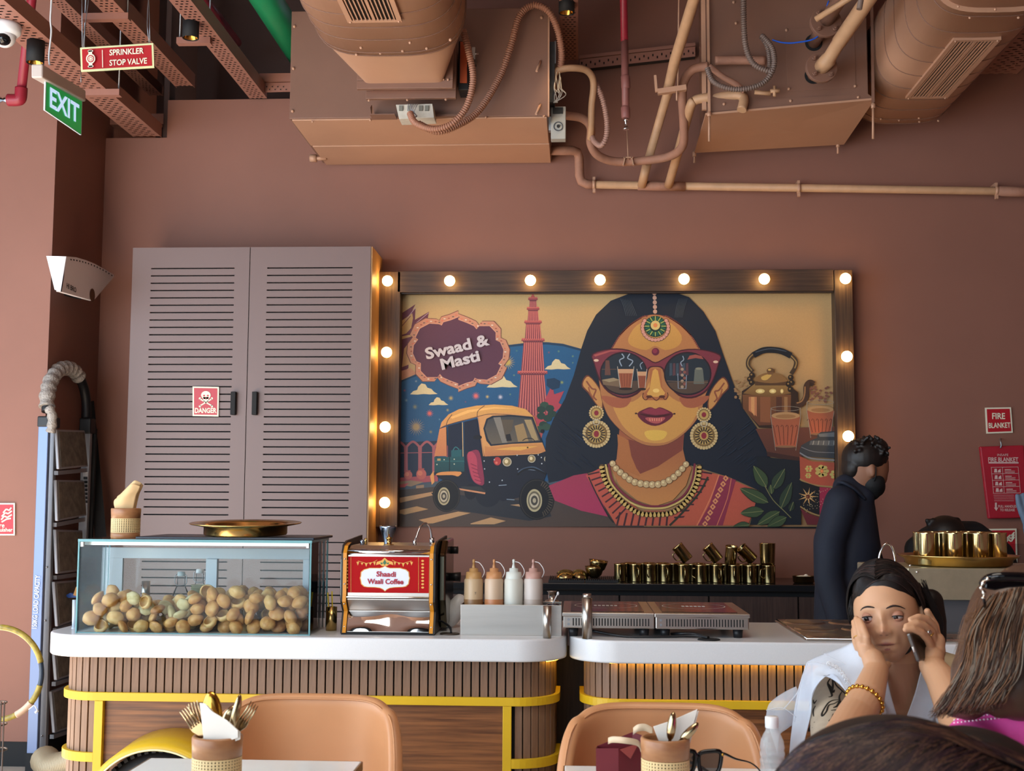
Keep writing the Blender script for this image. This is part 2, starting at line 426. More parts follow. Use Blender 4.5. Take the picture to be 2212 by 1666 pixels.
for i in range(4):
    y = 1013+i*14; x = 2148+i*1.2
    lines += [[(x, y), (x+5, y), (x+6, y+8), (x-1, y+8)], [(x+8, y+3), (x+13, y), (x+14, y+8), (x+7, y+8)]]
    for k in range(3): lines += stroke([(x+22, y+2+k*3), (x+(36 if k == 0 else 44), y+2+k*3)], 1 if k else 1.6)
for k in range(4): lines += stroke([(2146+k*.5, 1070+k*4), (2190, 1070+k*4)], .7)
lines += [[(2149, 1086), (2153, 1086), (2153, 1097), (2156, 1097), (2152, 1104), (2147, 1097), (2149, 1097)]]
flat(pk, lines, yb, PR, 'printed_instructions')
def flames(x, y, s):
    out = []
    for k in range(3):
        xx = x+k*s*.9
        out.append([(xx, y+s*2), (xx-s*.5, y+s*1.2), (xx-s*.1, y+s*.5), (xx-.3*s, y), (xx+.4*s, y+.6*s), (xx+.3*s, y+1.3*s), (xx+.5*s, y+2*s)])
    return out
e1 = E('extinguisher_sign', P(10, 1158, YC-.005), 'red fire extinguisher sign cut by the left edge, on the pinkish column', 'sign')
sq(e1, [(-30, 1087), (32, 1087), (32, 1157), (-30, 1157)], YC-.01, .045)
flat(e1, stroke([(3, 1123), (10, 1115), (16, 1118), (26, 1112)], 3)+stroke([(4, 1116), (12, 1108), (18, 1110), (26, 1104)], 3)+stroke([(7, 1108), (14, 1100), (20, 1103), (25, 1097)], 3)+stroke([(4, 1128), (14, 1122), (24, 1120)], 3)+[[(-22, 1098), (-8, 1098), (-8, 1126), (-22, 1126)]], YC-.012, CREAM, 'flame_symbol')
text('Fire', CREAM, e1, P(0, 1135, YC-.012), P(10, 1135, YC)-P(-10, 1135, YC), (0, 0, 1), bold=.01)
text('extinguisher', CREAM, e1, P(0, 1146, YC-.012), P(28, 1146, YC)-P(-27, 1146, YC), (0, 0, 1), bold=.02)
e2 = E('fire_point_sign', P(2182, 1212, YW-.005), 'small red flame sign low on the right wall, behind the brass tumblers', 'sign')
sq(e2, [(2120, 1143), (2196, 1142), (2198, 1222), (2122, 1222)], YW-.01, .045)
flat(e2, sum([stroke([(2169+k*3, 1175-k*6), (2178+k*2, 1166-k*5), (2184, 1170-k*6), (2191, 1160-k*5)], 3.2) for k in range(3)], []), YW-.012, CREAM, 'flame_symbol')
# fly trap
ft = E('insect_trap', (XC+.06, 6.3, P(170, 650, 6.3).z), 'white fan-shaped insect trap in the corner with a black cable', 'insect trap')
XP = XC+.13
a = PX(143, 555, XP); 
fan = [PX(x, y, XP) for x, y in ((143, 554), (165, 556), (185, 562), (205, 570), (225, 581), (240, 590), (247, 594), (246, 598), (202, 650), (170, 641), (131, 630))]
TRAPW = mat('trap_enamel', 'e4dcdc', .4)
ob('housing', MB().prism(fan, (-.022, 0, 0)), TRAPW, ft)
ep = [P(100, 553, 6.02), PX(143, 554, XP), PX(131, 630, XP), P(118, 626, 6.0)]
ob('end_panel', MB().prism([ep[0], ep[3], ep[2], ep[1]], (0, .012, 0)), mat('white_panel', 'e8eef6', .5), ft, label='bright white tapered end panel')
ob('bracket', MB().box(XC, XC+.12, 6.15, 6.35, P(170, 600, 6.3).z-.03, P(170, 600, 6.3).z+.03), GREYM, ft)
b = MB()
for i in range(15):
    t = i/14; x = 153+ t*88; y = 560+ t*t*24+t*10 - .5
    p = PX(x, y+1.5, XP)+Vector((.001, 0, 0)); b.box(p.x, p.x+.0008, p.y-.006, p.y+.006, p.z-.0035, p.z+.0035)
ob('vent_slot', b, BLACKM, ft, kind='stuff')
g1 = PX(150, 620, XP); g2 = PX(166, 626, XP)
text('HI BRO', BLACK, ft, (PX(154, 622, XP)), PX(165, 628, XP)-PX(144, 617, XP), (0, 0, 1), bold=.02, h=.026)
b = MB(); c0 = PX(199, 638, XP)
b.lathe([(0, 0), (.035, 0)], 16, M=Matrix.Rotation(PI/2, 3, 'Y'), c=c0+Vector((.0015, 0, 0)), smooth=False); ob('round_label', b, mat('brown_sticker', '5c3a22', .5), ft)
ob('cable', MB().tube(spl([P(121, 609, 6.22), P(121, 618, 6.22), P(130, 632, 6.2), P(150, 640, 6.25), P(175, 646, 6.3)], 6), .0045, 6), BLACK, ft, label='black supply cable')
cb = MB().tube(spl([P(208, 560, 6.68), P(210, 470, 6.68), P(206, 380, 6.68), P(208, 320, 6.68), P(216, 303, 6.68), P(230, 300, 6.75)], 6), .006, 6)
ob('wall_cable', cb, BLACK, label='black cable running up the corner above the insect trap', cat='cable')
ob('wall_conduit', MB().box(P(197, 730, 6.69).x, P(204, 730, 6.69).x, 6.675, 6.698, P(200, 905, 6.69).z, P(200, 720, 6.69).z), mat('mauve_conduit', '7a5f60', .5), label='thin grey conduit strip on the wall beside the ladder', cat='conduit')
ob('leaning_pole', MB().add([P(190, 868, 6.62), P(203, 866, 6.62), P(232, 1180, 6.5), P(205, 1180, 6.5), P(190, 868, 6.65), P(203, 866, 6.65), P(232, 1180, 6.53), P(205, 1180, 6.53)], [(0,1,2,3),(7,6,5,4),(0,4,5,1),(1,5,6,2),(2,6,7,3),(3,7,4,0)]), BLACKM, label='flat black pole leaning in the corner right of the ladder', cat='pole')
# ---------------------------------------------------------------- ceiling services
def pp(l): return [P(x, y, Y) for x, y, Y in l]
def pipe(name, pts, r, m, label, cat='pipe', n=12, parent=None, sm=6, group=None):
    return ob(name, MB().tube(spl(pp(pts), sm), r, n), m, parent, label, cat, group)
def corr(pts, r, pitch=.011, n=10):
    """ribbed hose mesh along spline"""
    path = spl(pts, 10); L = [0]
    for a, b_ in zip(path, path[1:]): L.append(L[-1]+(b_-a).length)
    N = int(L[-1]/pitch*4); out = []; rs = []; j = 0
    for i in range(N+1):
        s = L[-1]*i/N
        while j < len(L)-2 and L[j+1] < s: j += 1
        t = (s-L[j])/max(1e-9, L[j+1]-L[j]); out.append(path[j].lerp(path[j+1], t)); rs.append(r if i % 4 < 2 else r*.74)
    return MB().tube(out, rs, n)
def tray(x0, x1, y0, y1, z, h, label, cover=None, holes=True, pitch=.030):
    """perforated U-shaped cable tray running front to back with real slots in its base"""
    t = E('cable_tray', ((x0+x1)/2, (y0+y1)/2, z), label, 'cable tray', 'cable trays under the ceiling')
    b = MB(); w_ = x1-x0; n = int((y1-y0)/pitch); k = 4; cw = w_/k
    for i in range(n):
        a = y0+i*pitch; m_ = a+pitch*.66
        b.add([(x0, a, z), (x1, a, z), (x1, m_, z), (x0, m_, z)], [(0, 3, 2, 1)])
        off = (i % 2)*.5; e = min(a+pitch, y1); last = x0
        for j in range(k+1):
            cx = x0+(j+off)*cw+cw*.25*(1-off*0)
            hx0, hx1 = cx-cw*.27, cx+cw*.27
            if hx0 <= x0+.006 or hx1 >= x1-.006: continue
            b.add([(last, m_, z), (hx0, m_, z), (hx0, e, z), (last, e, z)], [(0, 3, 2, 1)]); last = hx1
        b.add([(last, m_, z), (x1, m_, z), (x1, e, z), (last, e, z)], [(0, 3, 2, 1)])
    ob('perforated_base', b, TRAYP, t)
    s = MB().box(x0-.002, x0, y0, y1, z, z+h).box(x1, x1+.002, y0, y1, z, z+h).box(x0, x1, y0, y1, z+h*.8, z+h*.82)
    ob('side_rail', s, TRAYP, t)
    c = MB()
    for q in range(3): c.tube([(x0+w_*(.25+.25*q), y0, z+.03), (x0+w_*(.25+.25*q), y1, z+.03)], .012, 6)
    ob('cable_run', c, BLACKM, t, kind='stuff')
    return t
def trayP(la, lb, Yend, Ynear, h, label, **k):
    """la, lb: pixel x of the left and right lower edge at the far end, y given"""
    (xa, y), (xb, _) = la, lb
    a = P(xa, y, Yend); c = P(xb, y, Yend)
    return tray(a.x, c.x, Ynear, Yend, a.z, h, label, **k)
tA = trayP((290, 297), (348, 297), 6.66, 3.4, .075, 'wide perforated cable tray nearest the left column')
tB = trayP((382, 190), (420, 190), 6.60, 3.6, .075, 'perforated cable tray behind the sprinkler sign')
tB2 = trayP((325, 208), (352, 208), 7.2, 4.4, .06, 'dim upper cable tray between the column tray and the sprinkler sign tray')
tC = trayP((540, 213), (576, 213), 6.66, 3.6, .075, 'perforated cable tray left of the green pipe')
tD = trayP((1214, 135), (1248, 135), 6.6, 4.2, .06, 'perforated cable tray above the right end of the air unit')
# crossing brackets below trays
def strut(a, c, wdt, m, label, cat='bracket'):
    return ob('support_bracket', MB().bar(a, c, wdt, .03), m, label=label, cat=cat)
zA = tA.location.z
for (xa, xb, z, Y, lab, zc) in ((P(185, 200, 5.85).x, P(246, 200, 5.85).x, tA.location.z-.016, 5.86, 'channel bracket under the wide column-side tray', 0),
                      (P(253, 82, 5.9).x, P(322, 82, 5.9).x, tB.location.z-.016, 5.55, 'channel bracket crossing under the sprinkler sign tray', 0),
                      (P(433, 55, 6.0).x, P(477, 55, 6.0).x, tC.location.z-.016, 5.75, 'channel bracket under the tray left of the green pipe', 0)):
    k = E('tray_bracket', ((xa+xb)/2, Y, z), lab, 'bracket')
    ob('channel', MB().box(xa-.03, xb+.03, Y-.02, Y+.02, z-.015, z+.0155), TRAYP, k)
    for x in (xa-.02, xb+.02): ob('threaded_rod', MB().cyl((x, Y, z), (x, Y, 4.6), .004, n=6), GREYM, k)
# wall-side tray with round holes
e0, e1_ = P(1252, 150, 6.62), P(1502, 122, 6.62)
te = E('wall_cable_tray', (e0+e1_)/2, 'narrow perforated tray running along the wall behind the red sprinkler pipe', 'cable tray')
b = MB(); n = 26; hgt = .055; sl = (e1_-e0)
for i in range(n):
    a = e0+sl*i/n; c = e0+sl*(i+1)/n; d = c-a; up = Vector((0, 0, hgt)); m0 = a+d*.35; m1 = a+d*.65
    dz0 = up*(.25 if i % 2 else .5); dz1 = dz0+up*.24
    b.add([a, c, c+dz0, a+dz0, a+up, c+up, a+dz1, c+dz1, m0+dz0, m0+dz1, m1+dz0, m1+dz1], [(0,1,2,3), (6,7,5,4), (3,8,9,6), (10,2,7,11)])
ob('perforated_face', b, TRAYP, te)
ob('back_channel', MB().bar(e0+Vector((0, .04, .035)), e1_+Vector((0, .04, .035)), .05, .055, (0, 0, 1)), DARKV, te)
ob('lip', MB().bar(e0+Vector((0, .012, .068)), e1_+Vector((0, .012, .068)), .03, .018), TRAYP, te)
t2 = E('wall_cable_tray', P(596, 190, 6.6), 'short perforated tray between the left tray and the air unit', 'cable tray')
a, c = P(560, 190, 6.62), P(640, 188, 6.62)
ob('perforated_face', MB().bar(a, c, .01, .05), TRAYP, t2)
ob('hole', MB().add(sum([[P(575+6*i+dx, 186+(i % 2)*6+dy, 6.608) for dx, dy in ((0, 0), (2.5, 0), (2.5, 2.5), (0, 2.5))] for i in range(8)], []), [[4*i+k for k in range(4)] for i in range(8)]), BLACKM, t2, kind='stuff')
ob('top_box', MB().box(P(566, 0, 6.62).x, c.x, 6.6, 6.68, a.z+.03, a.z+.075), TRAYP, t2)
# recess pipes
pipe('crimson_pipe', [(425, -20, 5.85), (512, 92, 7.15)], .028, CRIM, 'dark crimson pipe end in the ceiling recess', sm=1, n=16)
g0 = P(577, 0, 6.0)
ob('green_pipe', MB().tube([(g0.x, 4.6, g0.z), (g0.x, 7.495, g0.z)], .078, 24), GREENP, label='large green pipe beside the big air unit', cat='pipe')
rp = E('sprinkler_pipe', P(45, 215, 5.6), 'red sprinkler drop pipe in front of the left column', 'pipe')
ob('pipe', MB().tube([P(106, -330, 5.6), P(45, 205, 5.6)], .022, 14), REDP, rp)
ob('elbow', MB().tube(spl([P(46, 190, 5.6), P(44, 212, 5.6), P(36, 216, 5.6), P(18, 216, 5.6)], 5), .029, 14), REDP, rp)
ob('sprinkler_head', MB().tube([P(20, 216, 5.6), P(10, 216, 5.6), P(8, 216, 5.6), P(0, 216, 5.6)], [.014, .014, .006, .016], 12), CHROME, rp, label='chrome sprinkler nozzle')
# spotlights
spot0 = None
LENS = mat('spot_reflector', 'd09a45', .18, metal=1)
for x, y, Y, lab in ((78, 81, 5.2, 'black cylinder spotlight beside the dome camera'), (413, 31, 5.55, 'black cylinder spotlight under the tray left of the green pipe'), (1224, -22, 5.78, 'black cylinder spotlight at the top edge above the air unit')):
    p = P(x, y, Y)
    s = E('cylinder_spotlight', (0, 0, 0), lab, 'spotlight', 'black cylinder spotlights')
    r = .038; h = .115
    ob('barrel', MB().lathe([(0, 0), (r, 0), (r, -h), (r-.004, -h), (r-.004, -h+.03)], 28), BLACKM, s)
    ob('reflector', MB().lathe([(r-.005, -h+.004), (r-.012, -h+.022), (.012, -h+.034), (0, -h+.035)], 24), LENS, s, label='golden reflector')
    ob('lamp', MB().ell((0, 0, -h+.028), (.013, .013, .006), 12, 8), mat('spot_lamp', 'ffd890', .4, emit=6, ecol='ffc470'), s)
    s.location = p
    l = bpy.data.lights.new('spot_light', 'SPOT'); l.energy = 10; l.color = (1, .72, .42); l.spot_size = 1.1; l.spot_blend = .6; l.shadow_soft_size = .02
    lo = bpy.data.objects.new('spot_light', l); C.objects.link(lo); lo.location = p+Vector((0, 0, -h-.01))
ob('lamp_stem', MB().cyl(P(1224, -22, 5.78), P(1224, -22, 5.78)+Vector((0, 0, .12)), .012, n=8), BLACKM, label='short stem holding the spotlight above the air unit', cat='stem')
# dome camera
dc = E('dome_camera', P(12, 45, 5.0), 'white dome security camera hanging under the tray, top left corner', 'camera')
p = P(12, 45, 5.0)
p.z = zA-.001; 
ob('base', MB().lathe([(0, 0), (.062, 0), (.066, -.012), (.064, -.035), (.05, -.05), (0, -.05)], 28, c=p), WHITEP, dc)
ob('eyeball', MB().ell(p+Vector((0, -.005, -.055)), .047, 24, 16), WHITEP, dc)
ob('lens_window', MB().ell(p+Vector((.006, -.022, -.072)), (.032, .034, .028), 20, 12), mat('black_glass', '0b0c10', .08), dc, label='black glass lens window')
ob('infrared_spot', MB().ell(p+Vector((.004, -.05, -.088)), .006, 8, 6), GREYM, dc)
# EXIT sign
ex = E('exit_sign', P(138, 250, 4.75), 'hanging green EXIT sign with a white housing', 'sign')
XE = (P(96, 150, 4.6).x+P(187, 212, 4.9).x)/2
hq = [PX(92, 138, XE+.01), PX(186, 195, XE+.01), PX(186, 220, XE+.01), PX(92, 168, XE+.01)]
ob('housing', MB().prism(hq, (-.045, 0, 0)), mat('exit_housing', 'b5aaa4', .4), ex, bev=.006)
gq = [PX(99, 166, XE-.006), PX(178, 216, XE-.006), PX(176, 292, XE-.006), PX(97, 238, XE-.006)]
ob('acrylic_panel', MB().prism(gq, (-.006, 0, 0)), mat('acrylic_edge', 'cfe0ea', .2), ex)
gi = [gq[i].lerp(sum(gq, Vector())/4, .035)+Vector((.001, 0, 0)) for i in range(4)]
ob('green_face', MB().poly(gi), mat('exit_green', '0a9a4c', .3, emit=.28, ecol='10b455'), ex)
cg = sum(gq, Vector())/4
text('EXIT', mat('exit_letter', 'cfe6ff', .4, emit=.75, ecol='bcdcff'), ex, cg, (gq[1]-gq[0])*.80, (0, 0, 1), lift=.003, bold=.025, h=(gq[0]-gq[3]).length*.60)
ob('hanging_wire', MB().tube(spl([PX(107, 140, XE), P(106, 118, 4.6), P(111, 70, 4.6), P(109, 40, 4.6), P(112, -20, 4.6), P(120, -300, 4.6)], 5), .0035, 6), mat('white_cable', 'c8cacb', .5), ex)
# sprinkler stop valve sign
sv = E('stop_valve_sign', P(252, 154, 4.97), 'hanging red SPRINKLER STOP VALVE sign with a luminous border', 'sign')
q = [P(173, 103, 5.0), P(331, 93, 4.98), P(333, 146, 4.98), P(175, 155, 5.0)]
ob('plate', MB().prism(q, (0, .006, 0)), SIGNG, sv)
cq = sum(q, Vector())/4; ux = (q[1]-q[0]).normalized(); uy = (q[3]-q[0]).normalized()
ins = [q[0]+ux*.008+uy*.008, q[1]-ux*.008+uy*.008, q[2]-ux*.008-uy*.008, q[3]+ux*.008-uy*.008]
ob('printed_face', MB().poly([v+Vector((0, -.001, 0)) for v in ins]), mat('valve_red', 'a81a22', .4), sv)
for ln, x0, x1, y, h in (('SPRINKLER', 237, 311, 112, .026), ('STOP VALVE', 237, 318, 134, .026)):
    sl_ = -.065; text(ln, CREAM, sv, P((x0+x1)/2, y, 4.985), P(x1, y-(x1-x0)*.06, 4.98)-P(x0, y, 4.99), (0, 0, 1), bold=.02, h=h, lift=.003)
sym = [P(x, y, 4.988) for x, y in ()]
flat(sv, stroke([(221, 108), (222, 146)], 1.6)+stroke([(195, 108), (196, 146)], 8)+stroke([(190, 111), (201, 110)], 3)+stroke([(190, 144), (202, 143)], 3), 4.985, CREAM, 'valve_symbol', .001)
flat(sv, [circ(196, 127, 10, 11, 18)], 4.984, CREAM, 'valve_body', .001); flat(sv, [circ(196, 127, 7.4, 8, 18)], 4.983, REDS, 'valve_ring', .001)
flat(sv, [circ(196, 127, 5.6, 6, 18)], 4.982, CREAM, 'valve_wheel', .001); flat(sv, [circ(196+3.3*math.cos(a_), 127+3.5*math.sin(a_), 1.1, 1.2, 6) for a_ in [k*PI/3 for k in range(6)]], 4.981, REDS, 'valve_spokes', .001)
b = MB()
for l in ([(181, 100), (183, 60), (190, 10), (192, -20)], [(178, 102), (177, 0), (177, -20)], [(322, 94), (318, 55), (319, 20), (322, -20)], [(324, 94), (323, 50), (321, -20)], [(175, 155), (175, 178)]):
    b.tube([P(x, y, 4.99) for x, y in l], .0018, 5)
ob('suspension_wire', b, GREYM, sv)
# ---------------------------------------------------------------- air unit 1 and its duct
U1 = 5.88
zl = (P(627, 260, U1).z+P(1187, 247, U1).z)/2; xa = P(626, 200, U1).x; xb = P(1184, 200, U1).x; ztu = P(900, 20, U1).z
au = E('ceiling_air_unit', ((xa+xb)/2, 6.25, zl), 'big terracotta painted air handling box above the louvred cupboard', 'air unit')
ob('casing', MB().box(xa, xb, U1, YW-.01, zl, ztu), DUCTP if 0 else FCUP, au, bev=.004)
ym = 6.32
ob('bottom_panel', MB().box(xa+.012, xb-.006, U1+.006, ym, zl-.008, zl).box(xa+.02, xb-.004, ym+.004, YW-.02, zl-.012, zl), DUCTP, au, bev=.002)
b = MB()
for x, y in ((636, 57), (634, 148), (632, 240), (1170, 38)): b.ell(P(x, y, U1-.002), .008, 8, 6)
for i in range(5): b.ell(P(675+i*125, 263-i*3, U1-.002)+Vector((0, 0, 0)), .006, 8, 6)
ob('screw_head', b, DUCTP, au)
b = MB()
for x, y in ((1168, 132), (1167, 225)): b.tube([P(x, y, U1), P(x-9, y+22, U1-.04)], .006, 6)
ob('latch_pin', b, DUCTP, au)
ob('corner_strip', MB().box(xb-.002, xb+.006, U1-.002, U1+.02, zl, ztu), DUCTP, au)
ob('drain_stub', MB().tube([P(705, 342, 6.55), P(672, 342, 6.55)], .012, 8).tube([P(684, 342, 6.55), P(670, 342, 6.55)], .022, 6), DUCTP, au)
def oval(cx, cz, w_, h_, ex, Y, n=48):
    out = []
    for i in range(n):
        a_ = 2*PI*i/n; ca, sa = math.cos(a_), math.sin(a_)
        out.append(Vector((cx+w_/2*abs(ca)**(2/ex)*(1 if ca > 0 else -1), Y, cz+h_/2*abs(sa)**(2/ex)*(1 if sa > 0 else -1))))
    return out
def loft(rings, caps=False):
    n = len(rings[0]); b = MB(); vs = sum(rings, [])
    b.add(vs, [(i*n+j, i*n+(j+1) % n, (i+1)*n+(j+1) % n, (i+1)*n+j) for i in range(len(rings)-1) for j in range(n)], True)
    if caps: b.f.append(list(range(n))); b.sm.append(False); b.mi.append(0); b.f.append([(len(rings)-1)*n+j for j in range(n)]); b.sm.append(False); b.mi.append(0)
    return b
def duct(cx, zb_, w_, h_, ex, y0, y1, label, gr, seams, grname='air_grille'):
    d = E('air_duct', (cx, (y0+y1)/2, zb_), label, 'duct')
    cz = zb_+h_/2
    ob('sheet_body', loft([oval(cx, cz, w_, h_, ex, y0), oval(cx, cz, w_, h_, ex, (y0+y1)/2), oval(cx, cz, w_, h_, ex, y1)], True), DUCTP, d)
    for y in seams:
        ob('seam', MB().tube(oval(cx, cz, w_+.002, h_+.002, ex, y), .0022, 4, closed=True), FCUP, d)
    gx0, gx1, gy0, gy1 = gr; z = zb_-.004
    g = ob('grille_frame', MB().box(gx0, gx1, gy0, gy0+.02, z-.006, z+.02).box(gx0, gx1, gy1-.02, gy1, z-.006, z+.02).box(gx0, gx0+.02, gy0+.02, gy1-.02, z-.006, z+.02).box(gx1-.02, gx1, gy0+.02, gy1-.02, z-.006, z+.02).box((gx0+gx1)/2-.006, (gx0+gx1)/2+.006, gy0+.02, gy1-.02, z-.006, z+.02), DUCTP, d)
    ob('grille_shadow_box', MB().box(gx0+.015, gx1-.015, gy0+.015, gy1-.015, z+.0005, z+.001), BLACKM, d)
    n = 11
    for i in range(n):
        x = gx0+.02+(gx1-gx0-.04)*(i+.5)/n
        if abs(x-(gx0+gx1)/2) < .006: continue
        ob('grille_blade', MB().box(x-.0028, x+.0028, gy0+.02, gy1-.02, z-.005, z), DUCTP, g)
    b = MB()
    for x in (gx0+.012, gx1-.012):
        for y in (gy0+.01, gy1-.01): b.ell((x, y, z-.007), .005, 8, 6)
    ob('screw_head', b, DUCTP, g)
    return d
ye = 5.30; zb_ = P(850, 122, ye).z; cx = P(842, 122, ye).x
d1 = duct(cx, zb_, .67, .50, 3.2, 2.2, ye, 'large rounded duct feeding the air unit above the cupboard', (PZ(752, 45, zb_).x, PZ(868, 40, zb_).x, 3.9, PZ(800, 44, zb_).y), [ye-.012, ye-.05, ye-.20, ye-.34, ye-.48, ye-.62, ye-.76, ye-.9])
b = MB()
for x, y, Y in ((770, 118, 5.26), (822, 115, 5.26), (870, 110, 5.26), (922, 105, 5.26), (780, 103, 5.16), (886, 92, 5.16), (973, 86, 5.16)):
    b.ell(PZ(x, y, zb_), .007, 8, 6)
ob('screw_head', b, DUCTP, d1)
cz1 = zb_+.25; rc = P(872, 175, 5.62)
tr = E('duct_transition', (rc.x, 5.45, rc.z), 'tapering sheet metal transition with canvas collar joining duct to air unit', 'duct')
r0 = oval(cx, cz1, .66, .49, 3.2, ye); r1 = oval(rc.x, rc.z+.11, .375, .24, 14, 5.62)
ob('taper', loft([r0, [a_.lerp(c_, .5) for a_, c_ in zip(r0, r1)], r1]), DUCTP, tr)
def ring_box(cxx, czz, w_, h_, y0, y1, t=.012):
    return MB().box(cxx-w_/2, cxx+w_/2, y0, y1, czz-h_/2, czz-h_/2+t).box(cxx-w_/2, cxx+w_/2, y0, y1, czz+h_/2-t, czz+h_/2).box(cxx-w_/2, cxx-w_/2+t, y0, y1, czz-h_/2+t, czz+h_/2-t).box(cxx+w_/2-t, cxx+w_/2, y0, y1, czz-h_/2+t, czz+h_/2-t)
ob('collar_flange', ring_box(rc.x+.005, rc.z+.11, .45, .29, 5.62, 5.645, .04), FCUP, tr, bev=.003)
ob('collar_flange', ring_box(rc.x+.02, rc.z+.11, .43, .32, 5.72, 5.745, .04), FCUP, tr, bev=.003)
CANV = mat('painted_canvas', 'b08070', .8, var=.15, vs=20, bump=.2, bs=30)
ob('canvas_sleeve', loft([oval(rc.x+.01, rc.z+.11, .40-.02*(i % 2), .25-.015*(i % 2), 10, 5.64+.016*i) for i in range(7)]), CANV, tr)
ob('neck', MB().box(rc.x-.19, rc.x+.2, 5.745, U1+.001, rc.z+.02, rc.z+.24), FCUP, tr)
b = MB()
for k in range(3): b.ell(P(797+k*83, 217-k*1, 5.71), .006, 8, 6)
for x, y in ((958, 171), (968, 172)): b.ell(P(x, y, 5.615), .006, 8, 6)
ob('screw_head', b, DUCTP, tr)
b = MB().add([P(803, 226, 5.8), P(813, 256, U1), P(803, 253, U1), P(800, 232, 5.8)], [(0, 1, 2, 3)]).bar(P(800, 255, U1-.01), P(990, 250, U1-.01), .02, .01)
b.box(P(803, 240, 5.85).x, P(856, 240, 5.85).x, 5.80, U1, P(800, 255, 5.85).z, P(800, 253, 5.85).z)
ob('lower_bracket', b, FCUP, tr)
tb = E('terminal_box', P(893, 256, 5.78), 'small white terminal box with wires below the duct collar', 'terminal box')
ob('box', MB().prism([P(855, 226, 5.75), P(934, 224, 5.75), P(938, 254, 5.75), P(862, 257, 5.75)], (0, .1, 0)), mat('terminal_white', 'c3beb2', .5, var=.1, vs=30), tb, bev=.002)
b = MB()
for x in (862, 880, 905, 918): b.box(P(x, 235, 5.745).x, P(x+8, 235, 5.745).x, 5.742, 5.75, P(x, 240, 5.75).z, P(x, 229, 5.75).z)
ob('terminal', b, mat('terminal_grey', '77776e', .5), tb)
b = MB()
for k in range(6): b.tube(spl([P(882+k*4, 224, 5.74), P(884+k*3+random.uniform(-4, 4), 238, 5.71), P(893+random.uniform(-2, 18), 250, 5.72), P(894, 255, 5.7)], 4), .0018, 5)
ob('wire', b, mat('grey_wire', 'a9a9ad', .5), tb)
CONDU = mat('conduit_paint', '9b6c56', .5)
CONDG = mat('grey_conduit', '6f5d55', .5)
def hose(pts, r, label, m=CONDU, pitch=.011): return ob('corrugated_conduit', corr(pp(pts), r, pitch), m, label=label, cat='conduit')
hose([(886, 245, 5.7), (898, 266, 5.66), (935, 279, 5.62), (975, 268, 5.6), (1008, 230, 5.6), (1022, 170, 5.6), (1012, 110, 5.6), (1000, 65, 5.6)], .0165, 'short corrugated conduit looping behind the rounded duct')
hose([(905, 268, 5.72), (945, 284, 5.7), (990, 270, 5.72), (1035, 238, 5.76), (1080, 165, 5.8), (1105, 95, 5.8), (1122, 35, 5.8), (1150, 12, 5.8), (1182, 22, 5.8), (1203, 60, 5.85), (1213, 110, 5.9), (1211, 145, 5.95)], .0175, 'long corrugated conduit sweeping across the front of the air unit')
act = E('damper_actuator', P(1003, 180, 5.8), 'orange and black damper actuator behind the conduit', 'actuator')
ob('body', MB().box(P(992, 150, 5.8).x, P(1014, 150, 5.8).x, 5.76, U1-.002, P(1000, 200, 5.8).z, P(1000, 95, 5.8).z), BLACK, act, bev=.003)
ob('orange_cover', MB().box(P(995, 150, 5.78).x, P(1010, 150, 5.78).x, 5.75, 5.76, P(1000, 183, 5.78).z, P(1000, 95, 5.78).z), mat('orange_plastic', 'b5522a', .5), act)
ob('clamp', MB().tube([P(1020, 118, 5.79), P(1034, 116, 5.79)], .006, 8).box(P(1020, 118, 5.8).x, P(1027, 118, 5.8).x, 5.78, U1, P(1020, 131, 5.8).z, P(1020, 105, 5.8).z), STEEL, act)
# controls on the right side of unit 1
cb_ = E('control_board', P(1200, 230, 5.95), 'open control board with loose wires at the right side of the air unit', 'control board')
ob('board', MB().box(xb+.002, xb+.03, 5.92, 6.1, P(1200, 225, 5.95).z, P(1200, 95, 5.95).z), mat('circuit_board', '2b2c2e', .5, var=.3, vs=40), cb_)
b = MB()
for k in range(9):
    x = 1192+random.uniform(0, 20)
    b.tube(spl([P(x, 160+random.uniform(-10, 20), 5.9), P(x+random.uniform(-6, 12), 190, 5.88), P(1205+random.uniform(-10, 18), 205, 5.88), P(1195+random.uniform(0, 14), 222, 5.9)], 5), .002, 5)
ob('wire', b, mat('pale_wire', '8d8378', .5), cb_)
ob('label_plate', MB().box(xb+.03, xb+.036, 5.93, 5.99, P(1200, 140, 5.95).z, P(1200, 92, 5.95).z), mat('pale_grey', '8a8a8c', .5), cb_)
sb = E('flow_sensor_box', P(1206, 300, 6.0), 'white electrical box with a round dial right of the air unit', 'electrical box')
ob('case', MB().box(P(1190, 265, 6.0).x, P(1222, 265, 6.0).x, 6.0, 6.06, P(1205, 300, 6.0).z, P(1205, 230, 6.0).z), mat('box_grey', 'a3a39e', .45), sb, bev=.003)
ob('socket_cover', MB().box(P(1194, 265, 6.0).x, P(1216, 265, 6.0).x, 5.992, 6.0, P(1205, 246, 6.0).z, P(1205, 233, 6.0).z), BLACK, sb)
dcn = P(1206, 273, 5.995)
ob('dial_ring', MB().lathe([(.019, 0), (.024, 0)], 24, c=dcn, M=Matrix.Rotation(PI/2, 3, 'X'), smooth=False), mat('dial_dark', '3a4048', .5), sb)
ob('dial', MB().cyl(dcn, dcn+Vector((0, -.006, 0)), .008, n=14), BLACK, sb)
ob('bracket', MB().box(xb, P(1192, 265, 6.0).x, 6.01, 6.05, P(1205, 280, 6.0).z, P(1205, 250, 6.0).z), GREYM, sb)
